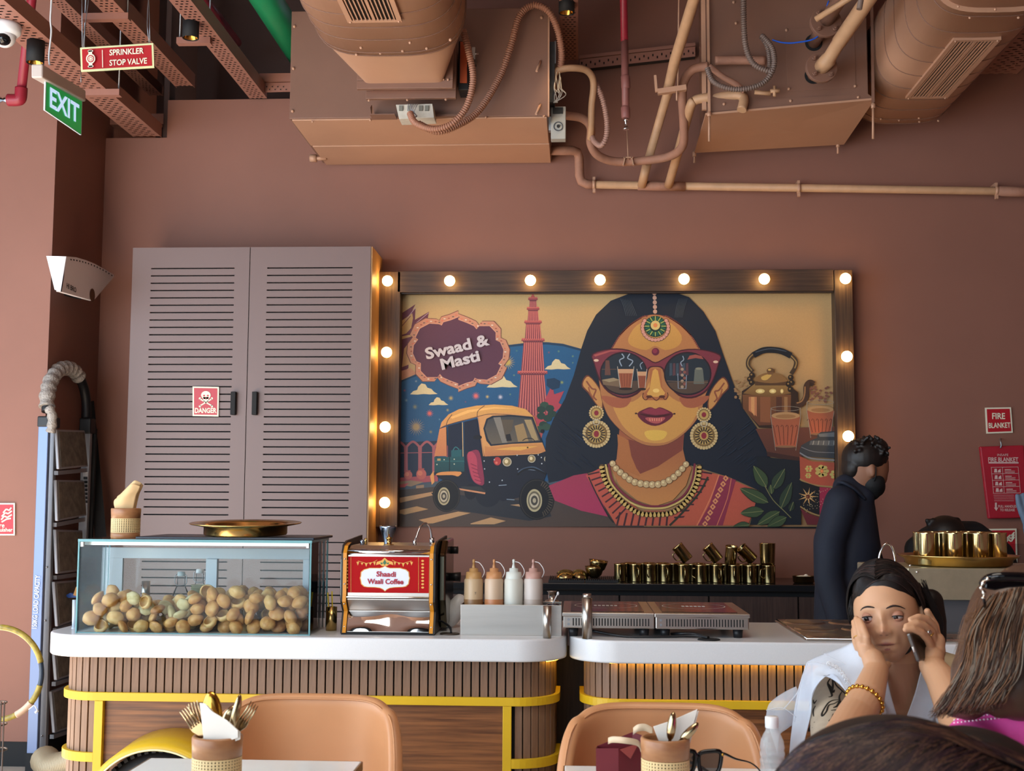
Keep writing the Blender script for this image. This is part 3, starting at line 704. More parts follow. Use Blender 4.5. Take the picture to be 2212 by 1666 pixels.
# pipes on the right
INS = mat('wrapped_insulation', '9c705c', .7, var=.12, vs=16, bump=.25, bs=45)
pipe('conduit_bend', [(1196, 200, 5.98), (1194, 172, 5.96), (1204, 153, 5.95), (1235, 147, 5.95), (1268, 153, 6.0), (1282, 178, 6.05), (1278, 230, 6.1), (1277, 275, 6.15), (1275, 300, 6.2)], .017, PIPEP, 'smooth bent conduit arching out of the control board')
pipe('insulated_pipe', [(1190, 247, 6.2), (1225, 250, 6.2), (1258, 256, 6.2), (1276, 275, 6.22), (1276, 310, 6.25), (1292, 336, 6.3), (1330, 349, 6.35), (1390, 347, 6.35), (1445, 338, 6.3), (1474, 316, 6.2), (1477, 270, 6.1), (1474, 215, 6.0), (1478, 175, 5.95), (1497, 150, 5.9), (1530, 143, 5.88)], .022, INS, 'wrapped insulated pipe running from the left unit to the right unit')
hose([(1287, 180, 6.08), (1302, 215, 6.08), (1311, 260, 6.08), (1310, 295, 6.08), (1299, 314, 6.1), (1286, 308, 6.15), (1279, 296, 6.18)], .015, 'corrugated conduit hanging right of the arched conduit', m=mat('pinkish_conduit', 'a07a6c', .5))
wp = E('wall_pipe', P(1700, 405, 6.62), 'long painted pipe running along the back wall to the right', 'pipe')
ob('riser', MB().tube([P(1188, 325, 6.55), P(1236, 325, 6.58), P(1247, 329, 6.6), P(1251, 340, 6.62), P(1252, 380, 6.63), P(1256, 392, 6.63), P(1268, 398, 6.63), P(1285, 399, 6.63)], .025, 14), INS, wp)
ob('run', MB().tube([P(1280, 399, 6.63), P(2160, 413, 6.63), P(2300, 418, 6.63)], .021, 14), PIPEP, wp)
ob('joint_wrap', MB().tube([P(1378, 401, 6.63), P(1480, 403, 6.63)], .0255, 12), INS, wp); ob('joint_wrap', MB().tube([P(2155, 413, 6.63), P(2250, 416, 6.63)], .027, 12), INS, wp)
for x, y in ((1283, 399), (1725, 407), (2152, 412)):
    c_ = P(x, y, 6.63); ob('clamp', MB().lathe([(.021, -.008), (.026, -.008), (.026, .008), (.021, .008)], 16, c=c_, M=Matrix.Rotation(PI/2, 3, 'Y')).box(c_.x-.007, c_.x+.007, c_.y-.005, YW, c_.z+.022, c_.z+.042).box(c_.x-.007, c_.x+.007, c_.y-.01, c_.y+.01, c_.z-.045, c_.z-.022), DUCTP, wp)
ob('slanting_pipe', MB().tube(pp([(1386, 402, 6.61), (1398, 352, 6.5), (1399, 350, 6.5), (1440, 208, 5.95), (1441, 204, 5.95), (1458, 130, 5.75), (1505, -20, 5.3), (1585, -270, 4.6)]), [.023, .024, .0215, .0215, .025, .0255, .0255, .0255], 16), PIPEP, label='long slanting pipe from the wall pipe to the top edge', cat='pipe')
ob('slanting_pipe', MB().tube(spl(pp([(1444, 401, 6.61), (1470, 310, 6.3), (1491, 232, 6.0), (1500, 218, 5.97), (1520, 212, 5.95), (1575, 207, 5.93), (1598, 206, 5.91), (1607, 214, 5.90), (1602, 238, 5.88)]), 4), .023, 14), PIPEP, label='second slanting pipe bending into the right air unit', cat='pipe')
pipe('insulated_pipe', [(1545, 131, 5.86), (1600, 130, 5.86), (1652, 131, 5.86)], .022, INS, 'short wrapped pipe across the front of the right air unit')
pipe('thin_pipe', [(1532, 143, 5.84), (1560, 165, 5.84), (1590, 182, 5.84), (1608, 198, 5.85)], .014, INS, 'thin wrapped pipe sloping behind the grey conduit loop')
vl = E('drain_valve', P(1672, 202, 5.85), 'small drain valve on the right air unit', 'valve')
ob('body', MB().tube(pp([(1630, 199, 5.86), (1665, 202, 5.85)]), .011, 8).tube(pp([(1664, 197, 5.84), (1684, 196, 5.84)]), .010, 6).tube(pp([(1673, 186, 5.84), (1673, 208, 5.84)]), .008, 6), PIPEP, vl)
hose([(1604, -260, 5.75), (1606, -15, 5.75), (1607, 60, 5.75), (1612, 105, 5.75), (1628, 138, 5.75), (1658, 153, 5.75), (1668, 150, 5.75)], .0145, 'corrugated conduit dropping from the top edge over the right air unit', CONDG)
hose([(1528, 148, 5.8), (1540, 175, 5.78), (1570, 190, 5.76), (1610, 192, 5.75), (1650, 178, 5.75), (1671, 145, 5.75), (1668, 105, 5.77), (1645, 76, 5.8)], .014, 'grey corrugated conduit looping below the insulated pipe', CONDG)
hose([(1645, 80, 5.82), (1657, 100, 5.8), (1662, 130, 5.78), (1660, 158, 5.76)], .012, 'short grey corrugated conduit hooked on the right air unit', CONDG)
# red centre sprinkler pipe
cp = E('sprinkler_pipe', P(1351, 255, 6.0), 'crimson sprinkler drop pipe in the middle with a glass bulb head', 'pipe')
REDF = mat('faded_red_paint', '7a2a34', .5, col2='8f5a50', vs=2.0, vstretch=(1, 1, 1))
ob('pipe', MB().tube(pp([(1341, -300, 6.0), (1349, 90, 6.0)]), .0185, 14), REDP, cp)
ob('lower_pipe', MB().tube(pp([(1349, 88, 6.0), (1352, 255, 6.0)]), .0185, 14), mat('overpainted_pipe', '86544e', .5), cp)
for y0_, y1_ in ((163, 192), (230, 256)): ob('coupling', MB().tube(pp([(1351, y0_, 6.0), (1351, y0_+3, 6.0), (1352, y1_-3, 6.0), (1352, y1_, 6.0)]), [.0185, .0225, .0225, .0185], 14), mat('overpainted_pipe', '86544e', .5), cp)
ob('sprinkler_head', MB().tube(pp([(1352, 256, 6.0), (1352, 262, 6.0), (1352, 263, 6.0), (1352, 276, 6.0), (1352, 277, 6.0), (1352, 280, 6.0)]), [.011, .011, .005, .008, .014, .014], 10), CHROME, cp, label='chrome sprinkler head')
ob('pipe_hanger', MB().tube(pp([(1354, 278, 6.33), (1357, 345, 6.33)]), .003, 6).bar(P(1346, 358, 6.33), P(1350, 340, 6.33), .02, .006).bar(P(1368, 358, 6.33), P(1364, 340, 6.33), .02, .006).bar(P(1347, 341, 6.33), P(1367, 341, 6.33), .02, .006), DUCTP, label='wire rod hanger clipped to the insulated pipe', cat='hanger')
ob('hanging_rod', MB().tube([P(1470, -300, 6.1), P(1464, 195, 6.1)], .0045, 6), DUCTP, label='thin threaded rod behind the long slanting pipe', cat='rod')
us = E('strut_channel', P(1450, 195, 5.9), 'short strut channel with an upturned end across the slanting pipe', 'bracket')
ob('channel', MB().bar(P(1421, 199, 5.86), P(1482, 190, 5.86), .03, .025), DUCTP, us); ob('upright', MB().bar(P(1415, 163, 5.86), P(1418, 199, 5.86), .012, .012, (0, 1, 0)), DUCTP, us)
ob('pin', MB().tube(pp([(1462, 192, 5.85), (1462, 217, 5.85)]), .005, 6), DUCTP, us)
# ---------------------------------------------------------------- unit 2
U2 = 5.92
cs = [P(1530, 245, U2), P(1876, 214, U2), P(1822, 308, 6.6), P(1512, 324, 6.6)]
tp = [Vector((c_.x, c_.y, 4.15)) for c_ in cs]
a2 = E('ceiling_air_unit', (sum((c_.x for c_ in cs))/4, 6.25, 3.12), 'second terracotta air handling box at the upper right with flanged pipes', 'air unit')
ob('casing', MB().add(cs+tp, [(3, 2, 1, 0), (4, 5, 6, 7), (0, 1, 5, 4), (1, 2, 6, 5), (2, 3, 7, 6), (3, 0, 4, 7)]), FCUP, a2, bev=.004)
tray_pts = [P(1505, 233, U2-.03)+Vector((0, 0, 0)), P(1890, 219, U2-.03)]
bp = [P(1524, 247, U2-.012), P(1889, 214, U2-.012), P(1823, 311, 6.62), P(1500, 329, 6.62)]
ob('drip_tray', MB().add([v+Vector((0, 0, -.004)) for v in bp]+[v+Vector((0, 0, .006)) for v in bp], [(3, 2, 1, 0), (4, 5, 6, 7), (0, 1, 5, 4), (1, 2, 6, 5), (2, 3, 7, 6), (3, 0, 4, 7)]), DUCTP, a2)
def fp(l, Y=U2-.003): return [P(x, y, Y) for x, y in l]
ob('front_flange', MB().poly(fp([(1528, 242), (1610, 235), (1610, 218), (1528, 224)])).prism([P(x, y, U2-.004) for x, y in ((1612, 216), (1875, 203), (1891, 215), (1888, 217), (1612, 238))], (0, .004, 0)), FCUP, a2)
ob('access_panel', MB().prism(fp([(1697, 62), (1846, 55), (1849, 190), (1701, 198)], U2-.002), (0, .003, 0)), FCUP, a2, bev=.001)
ob('side_rail', MB().bar(P(1516, -230, 5.95), P(1521, 238, 5.95), .02, .02, (0, 1, 0)).bar(P(1526, -230, 5.9), P(1532, 245, 5.9), .012, .012, (0, 1, 0)), DUCTP, a2)
b = MB()
for x, y in ((1699, 65), (1704, 192), (1847, 186), (1854, 210), (1708, 218), (1564, 225), (1585, 5), (1590, 50)): b.ell(P(x, y, U2-.004), .0075, 8, 6)
ob('screw_head', b, DUCTP, a2)
for x, y0_, y1_, Y in ((1886, 222, 300, U2-.02), (1810, 306, 332, 6.62), (1500, 326, 352, 6.62), (1532, 240, 306, U2-.02)):
    rr = ob('threaded_rod', MB().tube([P(x, y0_, Y)+Vector((0, 0, .9 if 0 else .0)), P(x, y1_, Y)], .006, 6), DUCTP, a2)
    ob('nut', MB().tube([P(x, y0_+2, Y), P(x, y0_+12, Y)], .011, 6), DUCTP, rr)
ob('ceiling_rod', MB().bar(P(1880, -200, U2-.02), P(1886, 222, U2-.02), .012, .012, (0, 1, 0)), FCUP, a2)
for cx_, cy_ in ((1758, 92), (1757, 163)):
    c_ = P(cx_, cy_, U2-.004); ob('cut_out', MB().lathe([(0, 0), (.042, 0)], 24, c=c_, M=Matrix.Rotation(PI/2, 3, 'X'), smooth=False), BLACKM, a2)
def flange(cx_, cy_, Y, dirn, lab, stub):
    f_ = E('pipe_flange', P(cx_, cy_, Y), lab, 'flange'); c_ = P(cx_, cy_, Y); d_ = Vector(dirn).normalized(); u, v = frame_of(d_)
    ob('disc', MB().cyl(c_-d_*.012, c_+d_*.012, .074, n=28), FCUP, f_, bev=.002)
    for k in range(4):
        q_ = c_+(u*math.cos(PI/4+k*PI/2)+v*math.sin(PI/4+k*PI/2))*.054+d_*.012
        ob('bolt', MB().cyl(q_, q_+d_*.014, .011, n=6).cyl(q_+d_*.014, q_+d_*.024, .005, n=8), FCUP, f_)
    ob('back_stub', MB().cyl(c_-d_*.005, stub, .03, n=16), FCUP, f_)
    return f_
dd = (P(1840, 60, 5.3)-P(1774, 146, 5.74)).normalized()
flange(1774, 146, 5.74, dd, 'lower bolted pipe flange in front of the right air unit', P(1757, 163, U2-.002))
ob('branch_pipe', MB().tube([P(1774, 146, 5.74), P(1790, 128, 5.68), P(1792, 124, 5.67), P(1812, 92, 5.55), P(1813, 90, 5.55), P(1895, -30, 5.2), P(2040, -230, 4.6)], [.037, .037, .031, .031, .034, .034, .034], 18), PIPEP, label='thick painted pipe rising from the lower flange to the top edge', cat='pipe')
flange(1783, 48, 5.72, dd, 'upper bolted pipe flange at the top edge above the right air unit', P(1758, 92, U2-.002))
ob('branch_pipe', MB().tube([P(1785, 45, 5.72), P(1800, 20, 5.6), P(1830, -25, 5.45), P(1930, -180, 4.9)], .033, 16), FCUP, label='pipe stub above the upper flange', cat='pipe')
ob('thin_pipe', MB().tube([P(1762, 42, 5.55), P(1845, -10, 5.45), P(1890, -40, 5.4)], .014, 10), PIPEP, label='thin stub pipe pointing left above the upper flange', cat='pipe')
ob('thin_pipe', MB().tube([P(1856, 20, 5.1), P(1900, -220, 5.1)], .012, 10), CONDG, label='small grey pipe end in front of the thick pipe', cat='pipe')
ob('blue_wire', MB().tube(spl(pp([(1668, 86, 5.8), (1690, 92, 5.8), (1720, 92, 5.8), (1765, 80, 5.8), (1778, 40, 5.8), (1790, 2, 5.8)]), 6), .004, 6), mat('blue_cable', '2a63d8', .4), label='bright blue cable between conduit and upper flange', cat='cable')
# duct 2
z2 = P(1945, 268, 6.46).z
x0_, x1_ = P(1838, 262, 6.46).x, P(2052, 262, 6.46).x
d2 = duct((x0_+x1_)/2, z2, x1_-x0_, .46, 3.4, 4.96, 6.46, 'rounded duct with a slotted grille at the upper right corner', (PZ(1957, 208, z2).x, PZ(2042, 208, z2).x+.01, PZ(2000, 83, z2).y, PZ(2000, 209, z2).y), [6.45, 6.38, 6.22, 6.06, 5.9, 5.72, 5.54, 5.36, 5.18, 5.0])
ob('duct_upper_section', loft([oval((x0_+x1_)/2, z2+.24, x1_-x0_-.03, .44, 3.4, 3.2), oval((x0_+x1_)/2, z2+.24, x1_-x0_-.03, .44, 3.4, 4.96)], True), DUCTP, d2)
b = MB()
for x, y in ((1903, 257), (1942, 260), (1985, 255), (1986, 263), (2027, 261), (2070, 14), (2150, 20), (2095, 38), (2200, 38)): b.ell(PZ(x, y, z2), .006, 8, 6)
ob('screw_head', b, DUCTP, d2)
trt = tray(P(2200, 118, 6.0).x+.0, P(2290, 118, 6.0).x, 5.0, 6.6, P(2200, 118, 6.3).z, .07, 'perforated tray peeking out right of the upper right duct')
# ---------------------------------------------------------------- the painted mural: flat print, drawn as thin colour shapes on its panel
YM = YW-.012
mur = E('mural', (P(1330, 1140, YM).x, YM, P(1330, 1140, YM).z), 'large printed mural of a woman in sunglasses, an auto rickshaw, a tower and a kettle', 'mural')
MK = 1.32
ART = MB(); LAY = [0]
ob('panel', MB().box(P(859, 700, YM).x, P(1803, 700, YM).x, YM, YW-.002, P(1330, 1139, YM).z, P(1330, 629, YM).z), BLACKM, mur)
def hexc(h, k=None):
    c = lin(h); k = MK if k is None else k
    return tuple(min(.95, x*k) for x in c)
K = [0, 0, 1]
def org(ox, oy, s): K[:] = [ox, oy, s]
def mpx(p): return (K[0]+p[0]/K[2], K[1]+p[1]/K[2])
def L_(col, *polys, sp=0, g=None, step=1):
    """one colour layer; polys in current crop coordinates; g = second colour for a top->bottom gradient"""
    if step: LAY[0] += 1
    y = YM-.0002-LAY[0]*.00002
    for pl in polys:
        if sp: pl = [(q[0], q[1]) for q in spl([(a_, b_, 0) for a_, b_ in pl], sp, True)]
        q = [mpx(p) for p in pl]; ys = [p[1] for p in q]; lo, hi = min(ys), max(ys)
        n = len(ART.v)
        for (x, yy) in q:
            x = min(max(x, 862), 1801); yy = min(max(yy, 633), 1138)
            v = P(x, yy, YM); ART.v.append((v.x, y, v.z))
            if g:
                t = (yy-lo)/max(1, hi-lo); a_, b_ = hexc(col), hexc(g); ART.vc.append(tuple(u*(1-t)+w_*t for u, w_ in zip(a_, b_)))
            else: ART.vc.append(hexc(col))
        ART.f.append(list(range(n, n+len(q)))); ART.sm.append(False); ART.mi.append(0)
def S_(col, pts, w_, sp=0, closed=False, taper=False):
    if sp: pts = [(q[0], q[1]) for q in spl([(a_, b_, 0) for a_, b_ in pts], sp, closed)]
    if closed: pts = pts+[pts[0]]
    n = len(pts); left = []; right = []
    for i, (x, y) in enumerate(pts):
        a_ = pts[max(i-1, 0)]; b_ = pts[min(i+1, n-1)]
        l = math.hypot(b_[0]-a_[0], b_[1]-a_[1]) or 1
        ww = w_/2*(math.sin(PI*(i+.35)/(n+.2))**.6 if taper else 1)
        nx, ny = -(b_[1]-a_[1])/l*ww, (b_[0]-a_[0])/l*ww
        left.append((x+nx, y+ny)); right.append((x-nx, y-ny))
    L_(col, *[[left[i], left[i+1], right[i+1], right[i]] for i in range(n-1)])
def D_(col, cx, cy, rx, ry=None, n=18, **k): L_(col, circ(cx, cy, rx, ry, n), **k)
def dots(col, pts, r, n=10):
    L_(col, *[circ(x, y, r, None, n) for x, y in pts])
def along(pts, n, sp=8, closed=False):
    q = spl([(a_, b_, 0) for a_, b_ in pts], sp, closed); L = [0]
    for a_, b_ in zip(q, q[1:]): L.append(L[-1]+(b_-a_).length)
    out = []; j = 0
    for i in range(n):
        s = L[-1]*i/(n-(0 if closed else 1))
        while j < len(L)-2 and L[j+1] < s: j += 1
        t = (s-L[j])/max(1e-9, L[j+1]-L[j]); v = q[j].lerp(q[j+1], t); d = (q[j+1]-q[j]).normalized(); out.append((v.x, v.y, d.x, d.y))
    return out
org(0, 0, 1)
L_('a98f62', [(862, 632), (1330, 632), (1330, 1139), (862, 1139)], g='b08a5c')
L_('a98a5e', [(1330, 632), (1802, 632), (1802, 1139), (1330, 1139)], g='8c6b48', step=0)
# crop 1 : sky, lotus, badge, tower
org(840, 570, 4.254)
L_('163450', [(90, 1080), (260, 1010), (480, 880), (800, 790), (1110, 745), (1300, 722), (1450, 720), (1600, 735), (1800, 790), (1800, 2300), (90, 2300)])
L_('1c5078', [(90, 1095), (260, 1030), (480, 900), (800, 810), (1110, 765), (1300, 745), (1450, 742), (1600, 757), (1800, 812), (1800, 2300), (90, 2300)], g='1c4468')
for x, y, r, c, n in ((250, 1500, 85, '8a7a5c', 20), (375, 1375, 38, 'c25a50', 12), (800, 1215, 42, 'c8605a', 14), (570, 1235, 30, '9a8c58', 12), (905, 1222, 22, 'b09c60', 10), (1025, 1225, 30, 'a9a9b4', 12), (540, 1345, 20, '8a8460', 10), (240, 1315, 32, '6c6f60', 12), (160, 1255, 20, '5f7886', 10), (385, 1545, 22, '6c6c58', 10),
                      (1090, 905, 75, 'b0974e', 18), (1590, 1090, 24, '7c8a58', 10), (1560, 805, 15, '5b7c6c', 8), (1690, 850, 16, '5b7c6c', 8), (1690, 910, 12, '5b7c6c', 8), (1470, 815, 16, '6a4a60', 8), (145, 1165, 18, '7a4c60', 8), (250, 1080, 16, '6f7f8e', 8), (1150, 1025, 12, '6f8a6c', 8), (1115, 1200, 14, '56786c', 8), (705, 1270, 12, '6a4a60', 8), (465, 1430, 12, '56788c', 8), (1175, 800, 14, '3f6c70', 8)):
    L_(c, [(x+r*(1 if i % 2 == 0 else .28)*math.cos(PI*i/n), y+r*(1 if i % 2 == 0 else .28)*math.sin(PI*i/n)) for i in range(2*n)])
for cx_, cy_, s in ((320, 1195, 1.0), (455, 1295, .72), (1040, 1130, 1.12), (1550, 965, .95)):
    L_('c2b48c', [(cx_-125*s, cy_+5*s), (cx_-95*s, cy_-25*s), (cx_-60*s, cy_-35*s), (cx_-50*s, cy_-65*s), (cx_-20*s, cy_-95*s), (cx_+15*s, cy_-88*s), (cx_+35*s, cy_-55*s), (cx_+70*s, cy_-45*s), (cx_+95*s, cy_-18*s), (cx_+128*s, cy_+2*s), (cx_+60*s, cy_+6*s), (cx_, cy_+2*s), (cx_-60*s, cy_+8*s)])
L_('5c2c3c', [(95, 470), (245, 372), (215, 430), (245, 405), (240, 515), (370, 440), (345, 560), (200, 700), (95, 760)])
L_('a98755', [(110, 530), (215, 455), (222, 500), (205, 590), (160, 640), (100, 660)]); S_('5c2c3c', [(105, 590), (200, 480)], 6)
L_('a98755', [(100, 670), (210, 650), (205, 670), (95, 700)]); L_('5c2c3c', [(100, 760), (190, 700), (180, 960), (100, 1010)]); L_('b0865a', [(140, 780), (190, 720), (200, 920), (120, 950)])
L_('b07a5c', [(95, 990), (200, 960), (260, 1010), (95, 1075)])
S_('a58a94', [(150, 520), (245, 405)], 5); S_('a58a94', [(250, 545), (365, 450)], 5)
# tower
secs = [(1305, 1340, 275, 1320, 1325, 300), ]
def tower(y0, y1, xl0, xr0, xl1, xr1, nst, capw):
    L_('a04c48', [(xl0, y0), (xr0, y0), (xr1, y1), (xl1, y1)], g='8a4048')
    for i in range(nst):
        t0, t1 = (i+.12)/nst, (i+.42)/nst
        L_('602e3a', [(xl0+(xr0-xl0)*t0, y0), (xl0+(xr0-xl0)*t1, y0), (xl1+(xr1-xl1)*t1, y1), (xl1+(xr1-xl1)*t0, y1)], step=(i == 0))
    for i in range(nst):
        t0, t1 = (i+.5)/nst, (i+.75)/nst
        L_('c8766a', [(xl0+(xr0-xl0)*t0, y0), (xl0+(xr0-xl0)*t1, y0), (xl1+(xr1-xl1)*t1, y1), (xl1+(xr1-xl1)*t0, y1)], step=(i == 0))
    n = max(5, nst)
    L_('5a2c38', [(xl0-capw, y0-2), (xr0+capw, y0-2), (xr0+capw*.4, y0+22), (xl0-capw*.4, y0+22)])
    L_('b45c54', [(xl0-capw-4, y0-16), (xr0+capw+4, y0-16), (xr0+capw+6, y0+4), (xl0-capw-6, y0+4)])
    for i in range(n+1):
        x = xl0-capw+(xr0-xl0+2*capw)*i/n; D_('8a4044', x, y0+4, 9, 10, 8, step=(i == 0))
tower(1000, 1400, 1215, 1425, 1180, 1465, 11, 26)
L_('a04c48', [(1180, 1395), (1465, 1395), (1390, 1640), (1240, 1640)])
tower(700, 985, 1240, 1410, 1215, 1430, 10, 14)
tower(535, 690, 1262, 1388, 1250, 1402, 8, 10)
tower(412, 525, 1283, 1368, 1275, 1378, 7, 8)
tower(322, 400, 1296, 1352, 1290, 1360, 5, 8)
L_('a04c48', [(1302, 312), (1322, 272), (1345, 312)]); D_('a04c48', 1322, 282, 6)
for pl in ([(1430, 1260), (1500, 1110), (1520, 1200), (1610, 1170), (1560, 1280), (1600, 1300), (1500, 1390), (1440, 1330)], [(1340, 1420), (1460, 1370), (1440, 1440), (1360, 1480)]): L_('9c3c48', pl)
L_('12304a', [(1450, 1060), (1520, 1050), (1575, 1080), (1565, 1140), (1500, 1160), (1450, 1120)])
for x, y in ((1430, 1300), (1480, 1330), (1400, 1400), (1460, 1420), (1500, 1380), (1420, 1480), (1390, 1520), (1450, 1500), (1400, 1340)): D_('2a4438' if x % 20 else '1f3630', x, y, 42, 34, 8)
# badge
def badge(sx, sy, cx_, cy_, rot, col, k=1.0):
    base = [(-0, -1.0), (.20, -.90), (.36, -.80), (.42, -.70), (.48, -.80), (.72, -.80), (.86, -.60), (.86, -.36), (.96, -.30), (1.04, -.05), (1.02, .2), (.92, .38), (.98, .44), (.88, .72), (.66, .88), (.44, .86), (.38, .82), (.34, .92), (.18, .98), (0, 1.08)]
    pts = base+[(-x, -y) for x, y in base]
    c_, s_ = math.cos(rot), math.sin(rot)
    out = []
    for x, y in pts: x, y = x*sx, y*sy; out.append((cx_+x*c_-y*s_, cy_+x*s_+y*c_))
    L_(col, out)
    return out
badge(460, 350, 638, 805, -.0, '6a4038'); badge(452, 343, 638, 805, 0, 'b98468')
o_ = badge(448, 340, 638, 805, 0, 'b07a60')
for i, (x, y, dx, dy) in enumerate(along([(a_*.925+638*.075, b_*.925+805*.075) for a_, b_ in o_], 74, 3, True)):
    c = ('5a4a48', 'c0624c', 'c9bfb0', '8a4038')[i % 4]
    a_ = random.uniform(0, 3); D_(c, x+random.uniform(-6, 6), y+random.uniform(-6, 6), 11, 5, 7)
badge(408, 300, 638, 808, 0, 'c08a72'); badge(400, 293, 638, 808, 0, '4e2a3c')
# arches, pots, ground (crop 2)
org(840, 850, 5.267)
L_('3c4a58', [(100, 1060), (560, 1000), (2212, 1000), (2212, 1700), (100, 1700)])
L_('1a2a40', [(100, 560), (560, 540), (560, 1000), (100, 1000)])
for i, x in enumerate((115, 275, 435, 590)):
    S_('8c5058', [(x-72, 900), (x-72, 640), (x-55, 590), (x, 550), (x+55, 590), (x+72, 640), (x+72, 900)], 26, 4)
S_('8c5058', [(100, 680), (550, 672)], 8)
L_('8c4650', [(100, 960), (560, 930), (560, 1000), (100, 1040)])
L_('7d6a58', [(100, 1005), (250, 990), (400, 1010), (250, 1060), (100, 1040)], [(310, 1050), (400, 1040), (400, 1090), (310, 1100)]); L_('a04c50', [(120, 1040), (230, 1020), (180, 1070), (110, 1070)])
for x, y, r in ((220, 930, 48), (370, 920, 58)):
    D_('9c5450', x, y, r, r*1.05, 16); D_('b06a58', x-r*.25, y-r*.2, r*.5, r*.5, 12); L_('8a4848', [(x-r*.6, y-r*1.15), (x+r*.6, y-r*1.15), (x+r*.5, y-r*.85), (x-r*.5, y-r*.85)])
L_('3a3434', [(100, 1100), (560, 1060), (1300, 1160), (2212, 1180), (2900, 1400), (2900, 1700), (100, 1700)], g='4a3c34')
L_('9a7c5c', [(110, 1190), (500, 1120), (500, 1160), (130, 1245)]); L_('9a7c58', [(110, 1330), (320, 1285), (450, 1318), (180, 1380), (110, 1365)])
L_('a5825c', [(340, 1440), (790, 1345), (930, 1362), (500, 1480), (440, 1480)]); L_('a5825c', [(930, 1480), (1160, 1412), (1330, 1452), (1200, 1490), (930, 1490)])
L_('22262e', [(480, 1130), (1350, 1200), (1800, 1260), (1850, 1400), (1600, 1450), (1100, 1380), (600, 1300)])
L_('9a7c5c', [(1380, 1270), (1480, 1260), (1500, 1290)])
# rickshaw
L_('141a28', [(520, 900), (700, 860), (1080, 700), (1780, 640), (1800, 900), (1760, 1000), (1500, 1180), (1300, 1230), (1100, 1150), (800, 1080), (560, 960)])
D_('141a26', 1130, 1150, 145, 145, 24); D_('101420', 930, 1120, 70, 90)
L_('c08a54', [(580, 400), (600, 330), (680, 240), (800, 180), (1000, 140), (1200, 128), (1400, 140), (1560, 180), (1650, 270), (1780, 660), (1700, 690), (1090, 718), (1010, 270), (660, 360)])
L_('c9944e', [(595, 350), (680, 245), (800, 185), (1000, 142), (1200, 132), (1400, 145), (1560, 190), (1640, 262), (1400, 225), (1180, 222), (1010, 265), (665, 360)], g='c08a50')
L_('dba860', [(700, 270), (900, 190), (1200, 155), (1450, 175), (1200, 175), (930, 215), (720, 290)])
S_('3c2a28', [(655, 360), (670, 310), (720, 240)], 7, 3); S_('3c2a28', [(1005, 265), (1015, 200), (1090, 140)], 7, 3); S_('5a3c30', [(580, 400), (680, 355), (1010, 265), (1200, 235), (1640, 270)], 7, 4)
L_('ba7e4e', [(578, 405), (655, 380), (660, 715), (518, 715)], g='b0704c')
S_('3c2a28', [(655, 380), (662, 720)], 6)
L_('0e1a30', [(672, 370), (825, 330), (850, 720), (672, 725)]); L_('10182c', [(855, 325), (1005, 290), (1065, 700), (1080, 1040), (900, 1000), (860, 740)])
S_('c9a878', [(838, 330), (845, 720)], 8); S_('b07c50', [(1018, 270), (1078, 715)], 12)
L_('1c5058', [(710, 650), (830, 640), (830, 720), (710, 725)]); S_('2c6a70', [(730, 650), (760, 610), (800, 640)], 10, 3)
L_('1c4a50', [(518, 725), (860, 722), (860, 890), (520, 900)], g='163c44'); S_('2c6468', [(520, 770), (860, 772)], 6); S_('0e2028', [(692, 725), (692, 890)], 10); L_('a58a5a', [(552, 742), (590, 742), (590, 766), (552, 766)])
for x, y in ((630, 755), (745, 750), (745, 805), (548, 810)): D_('b9b9a0', x, y, 7, step=0)
L_('1a2230', [(1075, 400), (1110, 290), (1180, 255), (1400, 245), (1640, 270), (1750, 560), (1400, 575), (1160, 600), (1110, 540)])
L_('3a3c40', [(1095, 400), (1130, 300), (1200, 275), (1400, 265), (1625, 285), (1720, 540), (1400, 560), (1170, 580), (1130, 520)], g='5c5448')
L_('757068', [(1190, 275), (1270, 270), (1350, 560), (1290, 565)]); L_('8c7450', [(1430, 370), (1530, 340), (1590, 545), (1470, 550)]); L_('94805c', [(1540, 300), (1620, 300), (1700, 530), (1640, 540)]); L_('51483c', [(1280, 300), (1420, 300), (1400, 420), (1330, 520)])
S_('15161c', [(1520, 540), (1560, 515), (1630, 515), (1660, 545)], 9, 3); L_('1a1a20', [(1330, 470), (1380, 460), (1400, 540), (1340, 545)])
L_('ba8048', [(1090, 600), (1140, 610), (1400, 590), (1750, 570), (1785, 660), (1700, 680), (1090, 718)], g='a86c48')
L_('c9984e', [(1200, 640), (1400, 610), (1700, 600), (1500, 650)])
D_('c08a40', 1580, 617, 16, 20); D_('2a2220', 1580, 617, 8, 10)
D_('10131c', 1010, 500, 50, 26, 14); D_('10131c', 1745, 432, 20, 24)
L_('7a2c44', [(890, 700), (930, 660), (1020, 650), (1060, 800), (1085, 1030), (1000, 1030), (940, 960), (900, 800)], sp=3); L_('a03c50', [(895, 700), (950, 665), (1000, 740), (1010, 900), (1050, 1020), (990, 1015), (940, 940)], sp=3)
for k in range(5): S_('6c2038', [(930+k*12, 800+k*45), (1000+k*14, 830+k*44)], 8)
for x, y, r in ((1345, 780, 52), (1625, 745, 45), (1803, 748, 38)):
    D_('0c0f16', x, y, r*1.18, r*1.2, 22); D_('a5a090', x, y, r, r, 22); D_('86744e', x, y, r*.8, r*.82, 20); D_('d0bf98', x-r*.15, y-r*.1, r*.4, r*.45, 14)
D_('a03838', 1235, 772, 42, 48); D_('c86858', 1225, 790, 14)
S_('3c4c60', [(1470, 900), (1530, 860), (1650, 840), (1770, 905)], 14, 5); S_('7c8ca0', [(1500, 890), (1570, 868), (1700, 880)], 5, 4)
S_('0e1118', [(1460, 930), (1540, 870), (1650, 860), (1790, 920)], 22, 4)
